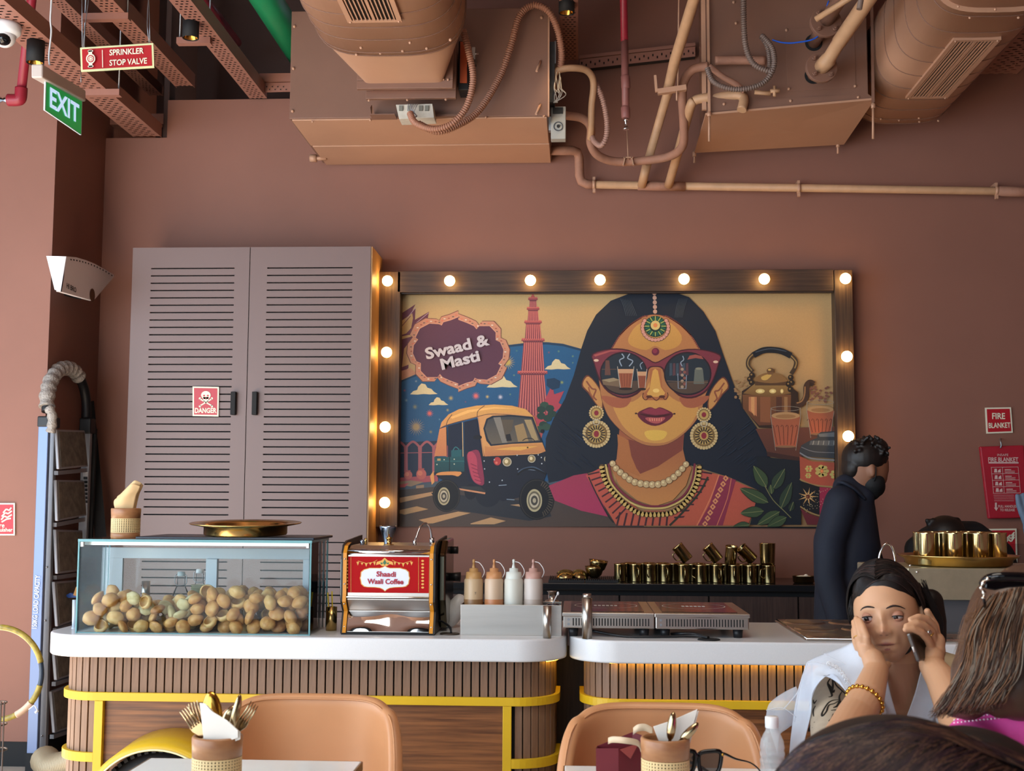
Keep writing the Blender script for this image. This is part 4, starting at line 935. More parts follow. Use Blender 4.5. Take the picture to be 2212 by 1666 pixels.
for x, y in ((1460, 705), (1700, 700), (1085, 770), (1200, 755), (1090, 860), (1740, 800), (1145, 1010), (1465, 860), (1735, 730), (1290, 990)): D_('a9b0b8', x, y, 7, 8, 8, step=0)
S_('8a98a8', [(1250, 1048), (1340, 1042)], 7); S_('6b7a88', [(1340, 1205), (1430, 1212)], 10)
L_('b8805c', [(800, 1080), (1100, 1128), (1095, 1148), (815, 1100)]); L_('2a2c30', [(820, 1060), (1040, 1060), (1110, 1120), (830, 1085)])
L_('c0824c', [(540, 930), (600, 895), (820, 893), (790, 945), (720, 930)], sp=3)
L_('c08a54', [(470, 940), (510, 880), (520, 1010), (490, 1040)])
for x, y, rx, ry, hx, hy in ((655, 1165, 155, 185, -28, 6), (1680, 1205, 200, 235, -24, 14)):
    D_('0d1017', x, y, rx, ry, 32)
    S_('34322e', circ(x+rx*.02, y, rx*.93, ry*.93, 30), 5, closed=True)
    if x > 1000:
        for k in range(16):
            a_ = -1.2+k*.15; S_('4a4238', [(x+rx*.70*math.cos(a_), y+ry*.70*math.sin(a_)), (x+rx*.93*math.cos(a_+.04), y+ry*.93*math.sin(a_+.04))], 9)
    D_('a09878', x+hx, y+hy, rx*.44, ry*.55, 28); D_('5c5648', x+hx, y+hy, rx*.36, ry*.45, 24); D_('a8a08a', x+hx-2, y+hy, rx*.28, ry*.35, 24); D_('3c3a36', x+hx, y+hy, rx*.20, ry*.24, 18); D_('9a927c', x+hx, y+hy, rx*.1, ry*.12, 12)
# saree, hair, woman (crop 3)
org(1160, 620, 3.143)
mx = lambda pts: [(1606-x, y) for x, y in pts]
hair = [(800, 40), (640, 40), (500, 95), (400, 190), (340, 300), (300, 420), (250, 600), (190, 760), (110, 900), (60, 1030), (55, 1200), (80, 1330), (330, 1270), (560, 1200), (1000, 1200), (1300, 1290), (1500, 1380), (1660, 1330), (1640, 1230), (1560, 1130), (1530, 1010), (1400, 830), (1330, 650), (1260, 450), (1210, 300), (1130, 170), (1030, 70), (940, 38)]
L_('0f1826', hair)
L_('8a3048', [(80, 1350), (250, 1280), (340, 1265), (400, 1330), (480, 1560), (300, 1520), (120, 1450)], g='982f52')
L_('a84a40', [(330, 1280), (430, 1230), (560, 1400), (700, 1520), (1000, 1520), (1100, 1240), (1300, 1300), (1440, 1360), (1520, 1400), (1430, 1620), (540, 1620)], g='a8503c')
for i in range(9):
    t = i/8; x = 345+t*190; y = 1275+t*300; S_('3c1e24', [(x, y), (x+78-t*8, y-18-t*55)], 11)
for i in range(8): x = 560+i*48; S_('3c1e24', [(x-18, 1622), (x+4-i*2, 1550-abs(i-4)*5)], 13)
for i in range(8):
    t = i/7; x = 1200-t*190; y = 1270+t*290; S_('3c1e24', [(x, y), (x-88+t*8, y-14+t*20)], 11)
L_('a8503c', [(1190, 1265), (1300, 1290), (1180, 1620), (950, 1620), (1100, 1440)]); L_('7c2a40', [(1235, 1280), (1350, 1310), (1260, 1620), (1090, 1620), (1170, 1480)])
S_('c07050', [(1235, 1275), (1175, 1440), (1085, 1620)], 8, 3); S_('c07050', [(1318, 1300), (1290, 1440), (1220, 1620)], 5, 3)
for i in range(9):
    t = i/8; x, y = 1280-t*140, 1300+t*310
    L_('c28258', [(x, y-22), (x+20, y), (x, y+22), (x-20, y)]); D_('7c2a40', x, y, 6, 7, 8)
S_('1c1c20', [(350, 1290), (400, 1400), (480, 1550), (520, 1600)], 8, 3); S_('2a2a20', [(1160, 1290), (1100, 1400), (980, 1540), (900, 1620)], 14, 3)
# skin: neck & chest
L_('8a4c34', [(560, 960), (1000, 960), (990, 1100), (1010, 1190), (1050, 1230), (1010, 1350), (920, 1450), (800, 1490), (680, 1450), (560, 1350), (500, 1230), (540, 1170)], g='b07844')
L_('71392e', [(600, 1030), (800, 1080), (1000, 1000), (985, 1110), (820, 1220), (700, 1270), (620, 1150)])
L_('9c6138', [(545, 1000), (620, 1040), (640, 1150), (700, 1290), (560, 1230)])
# ears
for mm in (lambda p: p, lambda p: [(1606-x if x < 803 else x, y-(-12)) for x, y in p]):
    L_('5c3024', mm([(325, 610), (350, 600), (400, 650), (440, 720), (450, 830), (400, 800), (345, 720), (305, 680), (308, 640)]), sp=2)
    L_('b07e48', mm([(330, 620), (352, 610), (400, 660), (436, 730), (440, 820), (400, 790), (352, 715), (314, 675), (315, 645)]), sp=2)
    S_('7a4430', mm([(335, 640), (372, 690), (400, 700), (385, 745), (405, 770)]), 11, 4); S_('8a5034', mm([(350, 680), (360, 720), (385, 760)]), 10, 3)
# face
face = [(800, 190), (900, 215), (990, 275), (1060, 350), (1110, 430), (1190, 470), (1185, 620), (1140, 740), (1110, 850), (1060, 930), (980, 1010), (890, 1065), (800, 1080), (710, 1065), (600, 1000), (500, 900), (455, 810), (430, 700), (420, 480), (510, 420), (560, 330), (630, 260), (710, 210)]
L_('5c3024', [(803+(x-803)*1.008, 640+(y-640)*1.008) for x, y in face], sp=3); L_('a06a40', face, sp=3)
L_('b88a48', [(800, 215), (900, 240), (980, 330), (960, 400), (870, 430), (800, 400), (740, 430), (640, 400), (620, 350), (680, 260)], sp=3, g='b08040')
L_('b88646', [(520, 790), (650, 780), (740, 700), (800, 560), (860, 700), (960, 780), (1090, 800), (1060, 910), (980, 995), (890, 1050), (800, 1062), (700, 1040), (600, 965), (545, 880)], sp=3)
for mm in (lambda p: p, mx):
    L_('94533a', mm([(440, 740), (560, 755), (640, 750), (610, 810), (540, 822), (470, 790)]), sp=3)
    S_('5c2c24', mm([(560, 330), (630, 262), (710, 212)]), 5, 4)
    for x, y, _, _ in along(mm([(510, 415), (560, 335), (630, 262), (715, 205), (745, 200)]), 26): D_('6a3430', x, y, 6, 6, 8, step=0)
L_('c9a24a', [(730, 985), (800, 972), (880, 985), (860, 1030), (800, 1045), (750, 1030)], sp=3)
L_('9a5c38', [(765, 560), (840, 556), (850, 680), (872, 712), (888, 745), (880, 768), (800, 770), (745, 770), (722, 750), (725, 720), (765, 680)])
L_('c09048', [(785, 570), (820, 570), (840, 680), (870, 720), (840, 745), (770, 745), (745, 725), (765, 690)], sp=2)
S_('5a2a20', [(722, 720), (718, 750), (740, 768), (770, 742), (810, 772), (845, 742), (868, 766), (888, 745), (884, 718)], 7, 4)
D_('d8b468', 808, 705, 22, 14); D_('4a2018', 762, 746, 22, 10, 10); D_('4a2018', 848, 746, 22, 10, 10)
L_('5a1c2c', [(680, 862), (740, 825), (775, 818), (803, 828), (830, 818), (870, 830), (925, 865), (880, 915), (803, 945), (725, 920)], sp=3); L_('7c2c3c', [(710, 850), (775, 822), (803, 832), (830, 822), (900, 855), (803, 870)], sp=2)
L_('a04c4c', [(735, 890), (803, 885), (870, 888), (840, 920), (803, 928), (760, 915)], sp=3); L_('3c1018', [(690, 862), (760, 868), (803, 876), (850, 868), (918, 864), (850, 884), (803, 888), (750, 882)], sp=2)
for k in range(6): S_('cf8a6c', [(765+k*16, 893), (768+k*15, 912)], 5)
D_('2c1010', 672, 860, 9, 6, 8); D_('2c1010', 932, 862, 9, 6, 8)
D_('5c1c30', 804, 441, 26, 26, 22); D_('7a2a3c', 800, 436, 16, 16, 16)
# sunglasses
L_('3c141e', [(375, 455), (500, 420), (620, 428), (740, 480), (803, 512), (870, 480), (980, 428), (1120, 425), (1245, 462), (1235, 520), (1195, 640), (1140, 720), (1050, 758), (960, 740), (880, 650), (850, 560), (803, 545), (760, 560), (740, 650), (680, 730), (580, 758), (480, 715), (420, 630), (385, 520)], sp=3)
L_('6e2c38', [(382, 460), (500, 427), (620, 436), (740, 488), (803, 520), (870, 488), (980, 436), (1120, 432), (1238, 468), (1228, 520), (1188, 636), (1130, 712), (1048, 746), (964, 728), (890, 640), (858, 552), (803, 538), (752, 552), (730, 640), (672, 718), (580, 746), (488, 706), (428, 622), (392, 520)], sp=3)
for s_, cx_ in ((1, 588), (-1, 1022)):
    D_('20101a', cx_, 590, 162, 148, 36); D_('1c2630', cx_, 590, 152, 138, 36)
    L_('4a3a30', circ(cx_, 625, 140, 100, 20, .1, PI-.1))
L_('9a4a48', [(385, 462), (500, 430), (600, 436), (500, 440), (395, 475)]); D_('c8a890', 402, 500, 17, 9); D_('c8a890', 1212, 510, 17, 9)
L_('6c5844', [(440, 632), (520, 618), (560, 632), (560, 680), (450, 665)]); L_('8c7c60', [(440, 632), (520, 618), (560, 632), (490, 648)])
for x, y, w_, h_ in ((602, 575, 52, 110), (712, 592, 30, 95)):
    L_('8a4c34', [(x-w_, y), (x+w_, y), (x+w_*.68, y+h_), (x-w_*.68, y+h_)]); L_('b88c68', [(x-w_, y-16), (x+w_, y-16), (x+w_, y+12), (x-w_, y+12)]); S_('a9a294', [(x-w_-4, y-34), (x-w_, y), (x-w_*.7, y+h_)], 4); S_('a9a294', [(x+w_+4, y-34), (x+w_, y), (x+w_*.7, y+h_)], 4)
    for k in range(4): S_('6c3424', [(x-w_*.6+k*w_*.4, y+15), (x-w_*.45+k*w_*.3, y+h_-8)], 4)
    D_('241a18', x, y+h_+8, w_*.9, 9)
S_('8a98a8', [(575, 540), (560, 500), (590, 480), (575, 455)], 7, 4); S_('8a98a8', [(625, 540), (650, 505), (615, 485), (630, 455)], 7, 4); S_('8a98a8', [(710, 560), (700, 530), (718, 512)], 5, 4)
L_('5c3c34', [(465, 500), (490, 500), (500, 600), (460, 600)]); S_('5a4438', [(440, 560), (540, 560)], 4)
for k in range(6): L_('50343a' if k % 2 else '364450', [(900+k*22, 520), (916+k*22, 518), (918+k*22, 600), (898+k*22, 605)])
L_('8c4840', [(1020, 495), (1035, 468), (1075, 460), (1115, 470), (1130, 492), (1075, 484)]); L_('5c6058', [(1070, 560), (1125, 560), (1135, 660), (1062, 660)]); D_('7a7a68', 1098, 556, 24, 8)
for k in range(7): D_('7a4a40' if k % 2 else '96806c', 985+(k % 2)*16, 560+k*20, 11, 11, 8)
S_('8a98a8', [(955, 590), (958, 690), (1010, 692), (1014, 600)], 4); S_('8a98a8', [(985, 540), (975, 515), (995, 495), (988, 470)], 6, 4); S_('6b5644', [(880, 640), (1160, 650)], 4)
# jewellery
D_('0d2a26', 803, 270, 76, 72, 26)
for k in range(24):
    a_ = 2*PI*k/24; S_('1c5a44' if k % 2 else '8a9a50', [(803+40*math.cos(a_), 268+40*math.sin(a_)), (803+72*math.cos(a_), 268+68*math.sin(a_))], 8)
D_('c0a868', 803, 262, 32, 32, 20); D_('c87a48', 803, 262, 15)
for k in range(19):
    a_ = -.6+k*(PI+1.2)/18; D_('3c2020', 803+88*math.cos(a_), 278+84*math.sin(a_), 15, 15, 10, step=0)
LAY[0] += 1
for k in range(19):
    a_ = -.6+k*(PI+1.2)/18; D_('c08878', 803+88*math.cos(a_), 278+84*math.sin(a_), 12, 12, 10, step=0)
for k in range(5): D_('b48c78', 797+k, 45+k*31, 14, 15, 12)
for ex, ey in ((403, 857), (1132, 869)):
    for (x, y, r, np_) in ((ex, ey, 44, 18), (ex, ey+142, 84, 28)):
        D_('6c5430', x, y, r*.98, r*.98, 26)
        for k in range(np_):
            a_ = 2*PI*k/np_; D_('b8a070', x+r*math.cos(a_), y+r*math.sin(a_), r*.11+2.5, None, 8, step=(k == 0))
        D_('a88c50', x, y, r*.72, None, 22); D_('7c2430', x, y, r*.36 if r < 50 else 18, r*.4 if r < 50 else 22, 14)
    for k in range(18):
        a_ = 2*PI*k/18+.17; S_('2a1c18', [(ex+30*math.cos(a_), ey+142+30*math.sin(a_)), (ex+60*math.cos(a_), ey+142+58*math.sin(a_))], 9)
    S_('a8a08c', circ(ex, ey+62, 22, 18, 12), 5, closed=True)
neck = [(440, 1225), (470, 1330), (560, 1440), (680, 1530), (800, 1545), (930, 1525), (1040, 1420), (1090, 1310), (1098, 1225)]
S_('6c2434', [(485, 1200), (520, 1330), (620, 1430), (720, 1480), (803, 1490), (890, 1478), (990, 1420), (1050, 1320), (1070, 1200)], 14, 6)
S_('b8a060', [(465, 1205), (500, 1330), (600, 1440), (700, 1492), (803, 1504), (900, 1490), (1010, 1425), (1065, 1320), (1085, 1210)], 12, 6)
for i, (x, y, dx, dy) in enumerate(along(neck, 38)):
    nx, ny = dy, -dx
    D_('4c3820', x, y, 20, 22, 10, step=(i == 0))
for i, (x, y, dx, dy) in enumerate(along(neck, 38)):
    nx, ny = -dy, dx
    L_('b89a58', [(x-nx*20, y-ny*20), (x+dx*11+nx*4, y+dy*11+ny*4), (x+dx*6+nx*18, y+dy*6+ny*18), (x-dx*6+nx*18, y-dy*6+ny*18), (x-dx*11+nx*4, y-dy*11+ny*4)], step=(i == 0))
nk2 = [(513, 1200), (535, 1232), (590, 1280), (660, 1325), (760, 1342), (850, 1335), (930, 1290), (985, 1235), (1010, 1205)]
for i, (x, y, dx, dy) in enumerate(along(nk2, 16)):
    r = 20+3*math.sin(PI*i/15); D_('5c4028', x, y, r+3, r+3, 14); D_('b09870', x, y, r, r, 14); D_('d0c090', x-5, y-5, r*.35, None, 8)
# hair strands
rs = random.Random(3)
for k in range(46):
    x0 = rs.uniform(-1, 1); y0 = rs.uniform(60, 200); s_ = 1 if x0 > 0 else -1
    t0 = rs.random(); pts = []
    for t in (0, .33, .66, 1):
        u = .25+.75*(abs(x0)); pts.append((800+s_*(60+u*(380+t*100)*(1-.6*(1-t)**2)*(.55+.45*t)+t*60), 60+t*900*(.6+.4*u)*1.0+(1-u)*20))
    if all(not (430 < q[0] < 1180 and q[1] > 230+abs(q[0]-803)*.2 and q[1] < 1100) for q in pts): S_(('1c2c40', '22304a', '182436')[k % 3], pts, 4, 4, taper=True)
for k in range(60):
    s_ = -1 if k % 2 else 1; x = 803+s_*rs.uniform(470, 700); y = rs.uniform(900, 1200)
    S_(('1e2c3e', '18263a')[k % 2], [(x, y), (x-s_*20, y+20), (x-s_*60, y+50)], 3, 2, taper=True)
for k in range(7):
    x = 565+k*11; S_('4c545c', [(x, 80+k*2), (x+22, 130+k*2), (x+40+k, 200)], 2.5, 3, taper=True); x = 945+k*9; S_('444c54', [(x+20, 80), (x, 140), (x-10-k, 210)], 2.5, 3, taper=True)
# kettle, glasses, tiffin, leaves (crop 4)
org(1560, 730, 4.062)
for k in range(60):
    x = rs.uniform(100, 230) if k % 2 else rs.uniform(770, 960); y = rs.uniform(340, 560) if k % 2 else rs.uniform(430, 570); D_('8a6a48' if k % 2 else '6c4438', x, y, 13, 10, 7)
L_('5c3428', [(290, 800), (980, 780), (990, 860), (670, 1060), (390, 1000)], g='4c2c24'); L_('341e1c', [(390, 1000), (680, 1050), (680, 1090), (390, 1040)])
L_('0d1620', [(300, 1040), (680, 1080), (690, 1640), (240, 1640), (320, 1330)])
def gradell(cx_, cy_, rx, ry, cols):
    for i, c in enumerate(cols): t = 1-i/len(cols); D_(c, cx_-rx*.12*i/len(cols), cy_, rx*t, ry*(1-.03*i), 28)
L_('2c1c14', [(165, 600), (170, 470), (280, 400), (560, 400), (660, 480), (668, 600), (665, 780), (560, 800), (320, 790), (200, 640)])
L_('6a4428', [(175, 500), (600, 500), (595, 760), (320, 770), (180, 620)], g='5a3424')
for x0, x1, c in ((230, 300, 'a86c48'), (250, 280, 'c08a58'), (330, 420, '7c4c30'), (470, 520, '4a2c20'), (540, 570, '8a6440')): L_(c, [(x0, 520), (x1, 520), (x1, 745 if x0 > 300 else 690), (x0, 740 if x0 > 300 else 640)])
L_('8a6a3c', [(180, 490), (280, 405), (560, 405), (600, 490), (400, 520)], g='6a4a28')
for cx_, rx in ((330, 40), (440, 30), (520, 14)): D_('c9b070', cx_, 470, rx, 20, 16); D_('e0cc90', cx_, 470, rx*.5, 9, 12)
L_('4c3420', [(285, 385), (560, 385), (560, 420), (285, 420)]); L_('7c5a34', [(285, 380), (300, 345), (360, 315), (420, 308), (500, 320), (555, 360), (560, 385), (420, 400)], sp=3); L_('b8944e', [(340, 345), (400, 322), (430, 330), (390, 370), (350, 372)], sp=3)
D_('5c4028', 420, 290, 34, 24); D_('b89858', 412, 283, 14, 9); L_('6c4c30', [(390, 305), (450, 305), (440, 325), (400, 325)])
S_('3a2c20', [(265, 300), (225, 250), (230, 190), (275, 140)], 36, 5); S_('8a7044', [(258, 290), (222, 240), (232, 185), (270, 145)], 10, 5)
S_('3a2c20', [(590, 150), (640, 200), (635, 260), (600, 320)], 36, 5); S_('8a7044', [(600, 160), (646, 215), (632, 270)], 10, 5)
S_('12161e', [(270, 155), (350, 115), (430, 108), (520, 122), (600, 160)], 54, 6); S_('3a4450', [(290, 128), (420, 98), (560, 122)], 8, 5)
for x, y in ((258, 330), (240, 365), (255, 395), (598, 350), (605, 395), (580, 410), (595, 455)): D_('241a14', x, y, 26, 26, 10); D_('8a6c40', x-5, y-5, 8)
S_('3a261c', [(640, 590), (690, 580), (730, 520), (735, 430), (765, 395), (800, 410)], 52, 6); S_('8a6440', [(650, 575), (695, 555), (718, 500), (722, 430)], 12, 6); L_('2a1c16', [(765, 390), (812, 412), (770, 430)])
for cx_, y0_, y1_, w0, w1 in ((553, 615, 990, 128, 88), (858, 560, 880, 118, 85)):
    L_('8c5038', [(cx_-w0, y0_+80), (cx_+w0, y0_+80), (cx_+w1, y1_-30), (cx_-w1, y1_-30)], g='9c5038')
    for k in range(6):
        t = (k+.5)/6; xa_, xb_ = cx_-w0+2*w0*t, cx_-w1+2*w1*t; S_('4c241c', [(xa_, y0_+160), (xb_, y1_-50)], 5); S_('4c241c', [(xa_-w0/6, y0_+168), (xa_-w0/12, y0_+152), (xa_, y0_+160)], 5)
    D_('a07c54', cx_, y0_+70, w0*.97, 32, 26); D_('8a6440', cx_, y0_+76, w0*.7, 18, 20)
    S_('8a8478', [(cx_-w0, y0_), (cx_-w0-2, y0_+80), (cx_-w1, y1_)], 4); S_('8a8478', [(cx_+w0, y0_), (cx_+w0+2, y0_+80), (cx_+w1, y1_)], 4); S_('8a8478', circ(cx_, y0_+8, w0, 20, 20), 3, closed=True)
    D_('4c3028', cx_, y1_-22, w1*1.05, 18, 20); D_('7a5a40', cx_, y1_-34, w1, 10, 20)
L_('30343a', [(832, 850), (860, 828), (990, 820), (990, 1060), (700, 1040), (672, 1000), (690, 945), (760, 905), (828, 880)]); L_('4c5054', [(770, 905), (990, 900), (990, 950), (760, 940)]); L_('5c6064', [(836, 845), (990, 830), (990, 870), (850, 870)]); S_('70747a', [(676, 1010), (780, 1060), (990, 1075)], 12, 4); S_('6a6e74', [(690, 960), (800, 1000), (990, 1010)], 5, 4)
for k in range(5): S_('a0a098', [(800+k*44, 905), (790+k*46, 940)], 4)
L_('8c4434', [(675, 1040), (780, 1085), (990, 1095), (990, 1310), (800, 1290), (680, 1240)], g='9c4a38'); S_('8a7048', [(676, 1240), (790, 1290), (990, 1312)], 14, 4)
for cx_, cy_, r, c, n in ((870, 1170, 62, 'a89858', 7), (755, 1150, 34, 'a89858', 6), (750, 1210, 28, 'a89858', 6), (980, 1200, 44, 'a89858', 6)):
    for k in range(n): a_ = 2*PI*k/n; D_(c, cx_+r*.6*math.cos(a_), cy_+r*.6*math.sin(a_), r*.42, r*.3, 8, step=(k == 0))
    D_('c87a48', cx_, cy_, r*.2)
L_('101218', [(680, 1255), (850, 1310), (850, 1560), (690, 1490)]); L_('8a2440', [(850, 1310), (990, 1320), (990, 1560), (850, 1560)]); S_('8a7048', [(680, 1480), (760, 1530), (860, 1562), (990, 1570)], 12, 4); L_('5c2028', [(680, 1495), (760, 1545), (860, 1578), (990, 1585), (990, 1640), (740, 1640)])
for k in range(9): a_ = 2*PI*k/9; L_('b8905c', [(748+14*math.cos(a_-.6), 1393+14*math.sin(a_-.6)), (748+88*math.cos(a_), 1393+82*math.sin(a_)), (748+14*math.cos(a_+.6), 1393+14*math.sin(a_+.6))], step=(k == 0))
D_('5a2a1c', 748, 1393, 19, 20)
for k in range(70): D_('c8b890', rs.uniform(690, 980), rs.uniform(1320, 1530), 3, None, 5, step=(k == 0))
def leaf(x0, y0, x1, y1, w_, c='33452c'):
    dx, dy = x1-x0, y1-y0; l = math.hypot(dx, dy); nx, ny = -dy/l*w_, dx/l*w_
    L_('0c1412', [(x0, y0), (x0+dx*.3+nx*1.05, y0+dy*.3+ny*1.05), (x0+dx*.65+nx*.9, y0+dy*.65+ny*.9), (x1, y1), (x0+dx*.65-nx*.9, y0+dy*.65-ny*.9), (x0+dx*.3-nx*1.05, y0+dy*.3-ny*1.05)], sp=2)
    L_(c, [(x0, y0), (x0+dx*.3+nx*.95, y0+dy*.3+ny*.95), (x0+dx*.65+nx*.78, y0+dy*.65+ny*.78), (x1, y1), (x0+dx*.65-nx*.78, y0+dy*.65-ny*.78), (x0+dx*.3-nx*.95, y0+dy*.3-ny*.95)], sp=2)
    S_('6c7048', [(x0, y0), (x1, y1)], 5)
for a_ in ((385, 1310, 272, 1125, 52), (440, 1330, 545, 1150, 48, '28392a'), (400, 1445, 150, 1320, 50), (510, 1500, 605, 1270, 46, '26372a'), (360, 1520, 155, 1540, 46), (430, 1370, 420, 1290, 26), (500, 1525, 305, 1640, 46), (560, 1575, 390, 1660, 44), (240, 1640, 90, 1660, 34), (590, 1520, 620, 1440, 26, '1f2e24')): leaf(*a_)
S_('6c6c48', [(370, 1300), (440, 1420), (540, 1520), (600, 1580)], 7, 4)
ob('painted_artwork', ART, mat('mural_print', 'ffffff', .55, attr='Col', var=.10, vs=160, bump=.03, bs=140), mur)
org(0, 0, 1); LET = mat('mural_lettering', 'c9c0c4', .5)
yt = YM-.0002-LAY[0]*.00002+.0005
def mt(s, cx_, cy_, ux, uy, h):
    text(s, LET, mur, P(cx_, cy_, yt), P(cx_+ux/2, cy_+uy/2, yt)-P(cx_-ux/2, cy_-uy/2, yt), (0, 0, 1), bold=.035, h=h)
mt('Swaad &', 987.5, 749, 137, -32, 26*YW/F); mt('Masti', 994, 778, 83, -20, 25*YW/F)
# ---------------------------------------------------------------- back counter
ZB = P(1500, 1262, 6.15).z; XB0 = xrr+.02
bc = E('back_counter', (.8, 6.4, 0), 'low dark wood cabinet run with a black top along the back wall', 'cabinet')
ob('carcass', MB().box(XB0, 3.45, 6.2, YW-.003, 0, ZB-.035), BLACKM, bc)
edges = [XB0]+[P(x, 1300, 6.18).x for x in (1085, 1338, 1531, 1724, 1900, 2080, 2260)]+[3.45]
for a, c in zip(edges, edges[1:]):
    d = ob('door', MB().box(a+.004, c-.004, 6.175, 6.2, .05, ZB-.06), DCAB, bc)
    ob('handle', MB().box(c-.10, c-.05, 6.165, 6.175, ZB-.22, ZB-.19), BLACKM, d)
ob('back_worktop', MB().box(XB0-.0, 3.45, 6.14, YW-.003, ZB-.033, ZB), mat('black_granite', '1a1b1e', .18), label='black stone worktop on the back counter', cat='worktop', bev=.004)
for x0, x1, lab in ((1186, 1262, 'left black ribbed rubber mat on the back worktop'), (1264, 1334, 'right black ribbed rubber mat on the back worktop')):
    m_ = E('bar_mat', (P((x0+x1)/2, 1250, 6.35).x, 6.4, ZB), lab, 'mat', 'rubber bar mats')
    a, c = P(x0, 1250, 6.35).x, P(x1, 1250, 6.35).x
    ob('base', MB().box(a, c, 6.22, 6.5, ZB, ZB+.008), BLACK, m_)
    b = MB()
    for i in range(16): xx = a+(c-a)*(i+.5)/16; b.box(xx-.003, xx+.003, 6.22, 6.5, ZB+.008, ZB+.014)
    ob('rib', b, BLACK, m_, kind='stuff')
MUGM = mat('antique_brass', 'a8966a', .2, metal=1, var=.08, vs=6, vstretch=(3, 3, .2))
mugp = None
def mug_at(x, Y, z, rot, lab, grp='brass mugs on the back counter'):
    global mugp
    if mugp is None:
        mugp = E('brass_mug', (0, 0, 0), 'x', 'mug', grp)
        ob('cup', MB().lathe([(0, 0), (.029, 0), (.0295, .004), (.0295, .082), (.0315, .087), (.030, .088), (.0275, .084), (.0275, .004), (0, .004)], 24), MUGM, mugp)
        ob('handle', MB().tube(spl([(-.029, 0, .068), (-.044, 0, .066), (-.048, 0, .05), (-.046, 0, .032), (-.029, 0, .022)], 5), .0032, 6), MUGM, mugp)
        o = mugp
    else: o = dup(mugp)
    o.location = (x, Y, z); o.rotation_euler = rot; o['label'] = lab; return o
ML = 'dark brass mug half hidden behind the front row on the black back worktop'
ORD = ['leftmost', 'second from left', 'third from left', 'fourth from left', 'fifth from left', 'fifth from right', 'fourth from right', 'third from right', 'second from right', 'rightmost']
for i, x in enumerate((1340, 1374, 1406, 1438, 1477, 1515, 1549, 1587, 1622, 1662)):
    mug_at(P(x, 1262, 6.26).x, 6.26+(.0 if i > 3 else .03), ZB, (0, 0, .35*math.sin(i*2.3)+(.0 if i in (5, 9) else PI*.5)), 'dark brass mug, '+ORD[i]+' of the front row on the back worktop')
for i, x in enumerate((1353, 1389, 1421, 1455, 1495, 1532, 1567, 1603, 1640)):
    mug_at(P(x, 1262, 6.345).x, 6.345+(.0 if i > 3 else .02), ZB, (0, 0, PI/2+i), ML)
for i, x in enumerate((1362, 1402, 1432, 1470, 1510, 1548, 1585, 1622, 1654)):
    mug_at(P(x, 1262, 6.43).x, 6.43, ZB, (0, 0, PI/2+i*.7), ML)
zz = ZB+.0868
mug_at(P(1478, 1218, 6.3).x+.02, 6.32, zz+.0205, (0, math.radians(-38), 0), 'brass mug tipped left on top of the mug rows, leftmost of the tipped four')
mug_at(P(1544, 1218, 6.3).x+.02, 6.32, zz+.0205, (0, math.radians(-38), 0), 'brass mug tipped left on top of the mug rows, second of the tipped four')
mug_at(P(1578, 1218, 6.3).x, 6.31, zz+.006, (0, math.radians(-12), PI*.6), 'nearly upright brass mug between the tipped ones on the mug rows')
mug_at(P(1622, 1218, 6.3).x+.015, 6.33, zz+.023, (0, math.radians(-46), .2), 'brass mug tipped left beside the tall tumbler on the mug rows')
tt = ob('brass_tumbler', MB().lathe([(0, 0), (.034, 0), (.036, .01), (.040, .103), (.041, .105), (.037, .104), (.034, .006), (0, .006)], 24, c=(P(1658, 1218, 6.3).x, 6.3, ZB+.0885)), MUGM, label='tall brass tumbler standing on the last mug at the right end of the rows', cat='tumbler')
for x, s_, lab in ((1284, 0, 'brass bowl on the rubber mat, underneath its pair'), (1290, 1, 'brass bowl nested on another on the rubber mat')):
    c_ = Vector((P(x, 1240, 6.32).x, 6.33, ZB+.014+.030*s_)); R = Matrix.Rotation(.12*s_, 3, 'Y')
    ob('brass_bowl', MB().lathe([(0, 0), (.018, 0), (.036, .016), (.046, .046), (.048, .060), (.045, .058), (.042, .044), (.03, .016), (0, .006)], 28, c=c_, M=R), MUGM, label=lab, cat='bowl', group='nested brass bowls')
for x, r, lab in ((1222, .05, 'flattened brass sieve bowl upside down on the left mat'), (1252, .045, 'tilted brass sieve bowl leaning right on the left mat')):
    c_ = Vector((P(x, 1248, 6.3).x, 6.32, ZB+.015)); R = Matrix.Rotation(.0 if r == .05 else .35, 3, 'Y')
    o = ob('sieve_bowl', MB().lathe([(r, 0), (r*.95, .012), (r*.7, .027), (r*.3, .036), (0, .038)], 28, c=c_, M=R), MUGM, label=lab, cat='bowl', group='upturned sieve bowls')
    b = MB()
    for k in range(7): b.tube([c_+R @ Vector((r*math.cos(a_)*q_, (k-3)*r*.28, .002+.038*math.sqrt(max(0, 1-(q_*.95)**2-((k-3)*.28)**2)))) for q_, a_ in [(-.9+.3*j, 0) for j in range(7)] if (q_*.95)**2+((k-3)*.28)**2 < 1], .0012, 4) if sum(1 for j in range(7) if ((-.9+.3*j)*.95)**2+((k-3)*.28)**2 < 1) > 1 else None
    ob('ridge', b, OLDBRASS, o, kind='stuff')
c_ = Vector((P(1736, 1254, 6.3).x, 6.3, ZB))
sb_ = ob('small_bowl', MB().lathe([(0, 0), (.045, 0), (.052, .006), (.054, .034), (.056, .035), (.052, .034), (.05, .006), (0, .004)], 28, c=c_), MUGM, label='small shallow brass bowl beside the man on the back worktop', cat='bowl')
ob('contents', MB().ell(c_+Vector((0, 0, .026)), (.045, .045, .012), 14, 8).ell(c_+Vector((.01, -.01, .034)), (.012, .01, .01), 8, 6), mat('white_lumps', 'd8d4c8', .8, bump=.2), sb_)
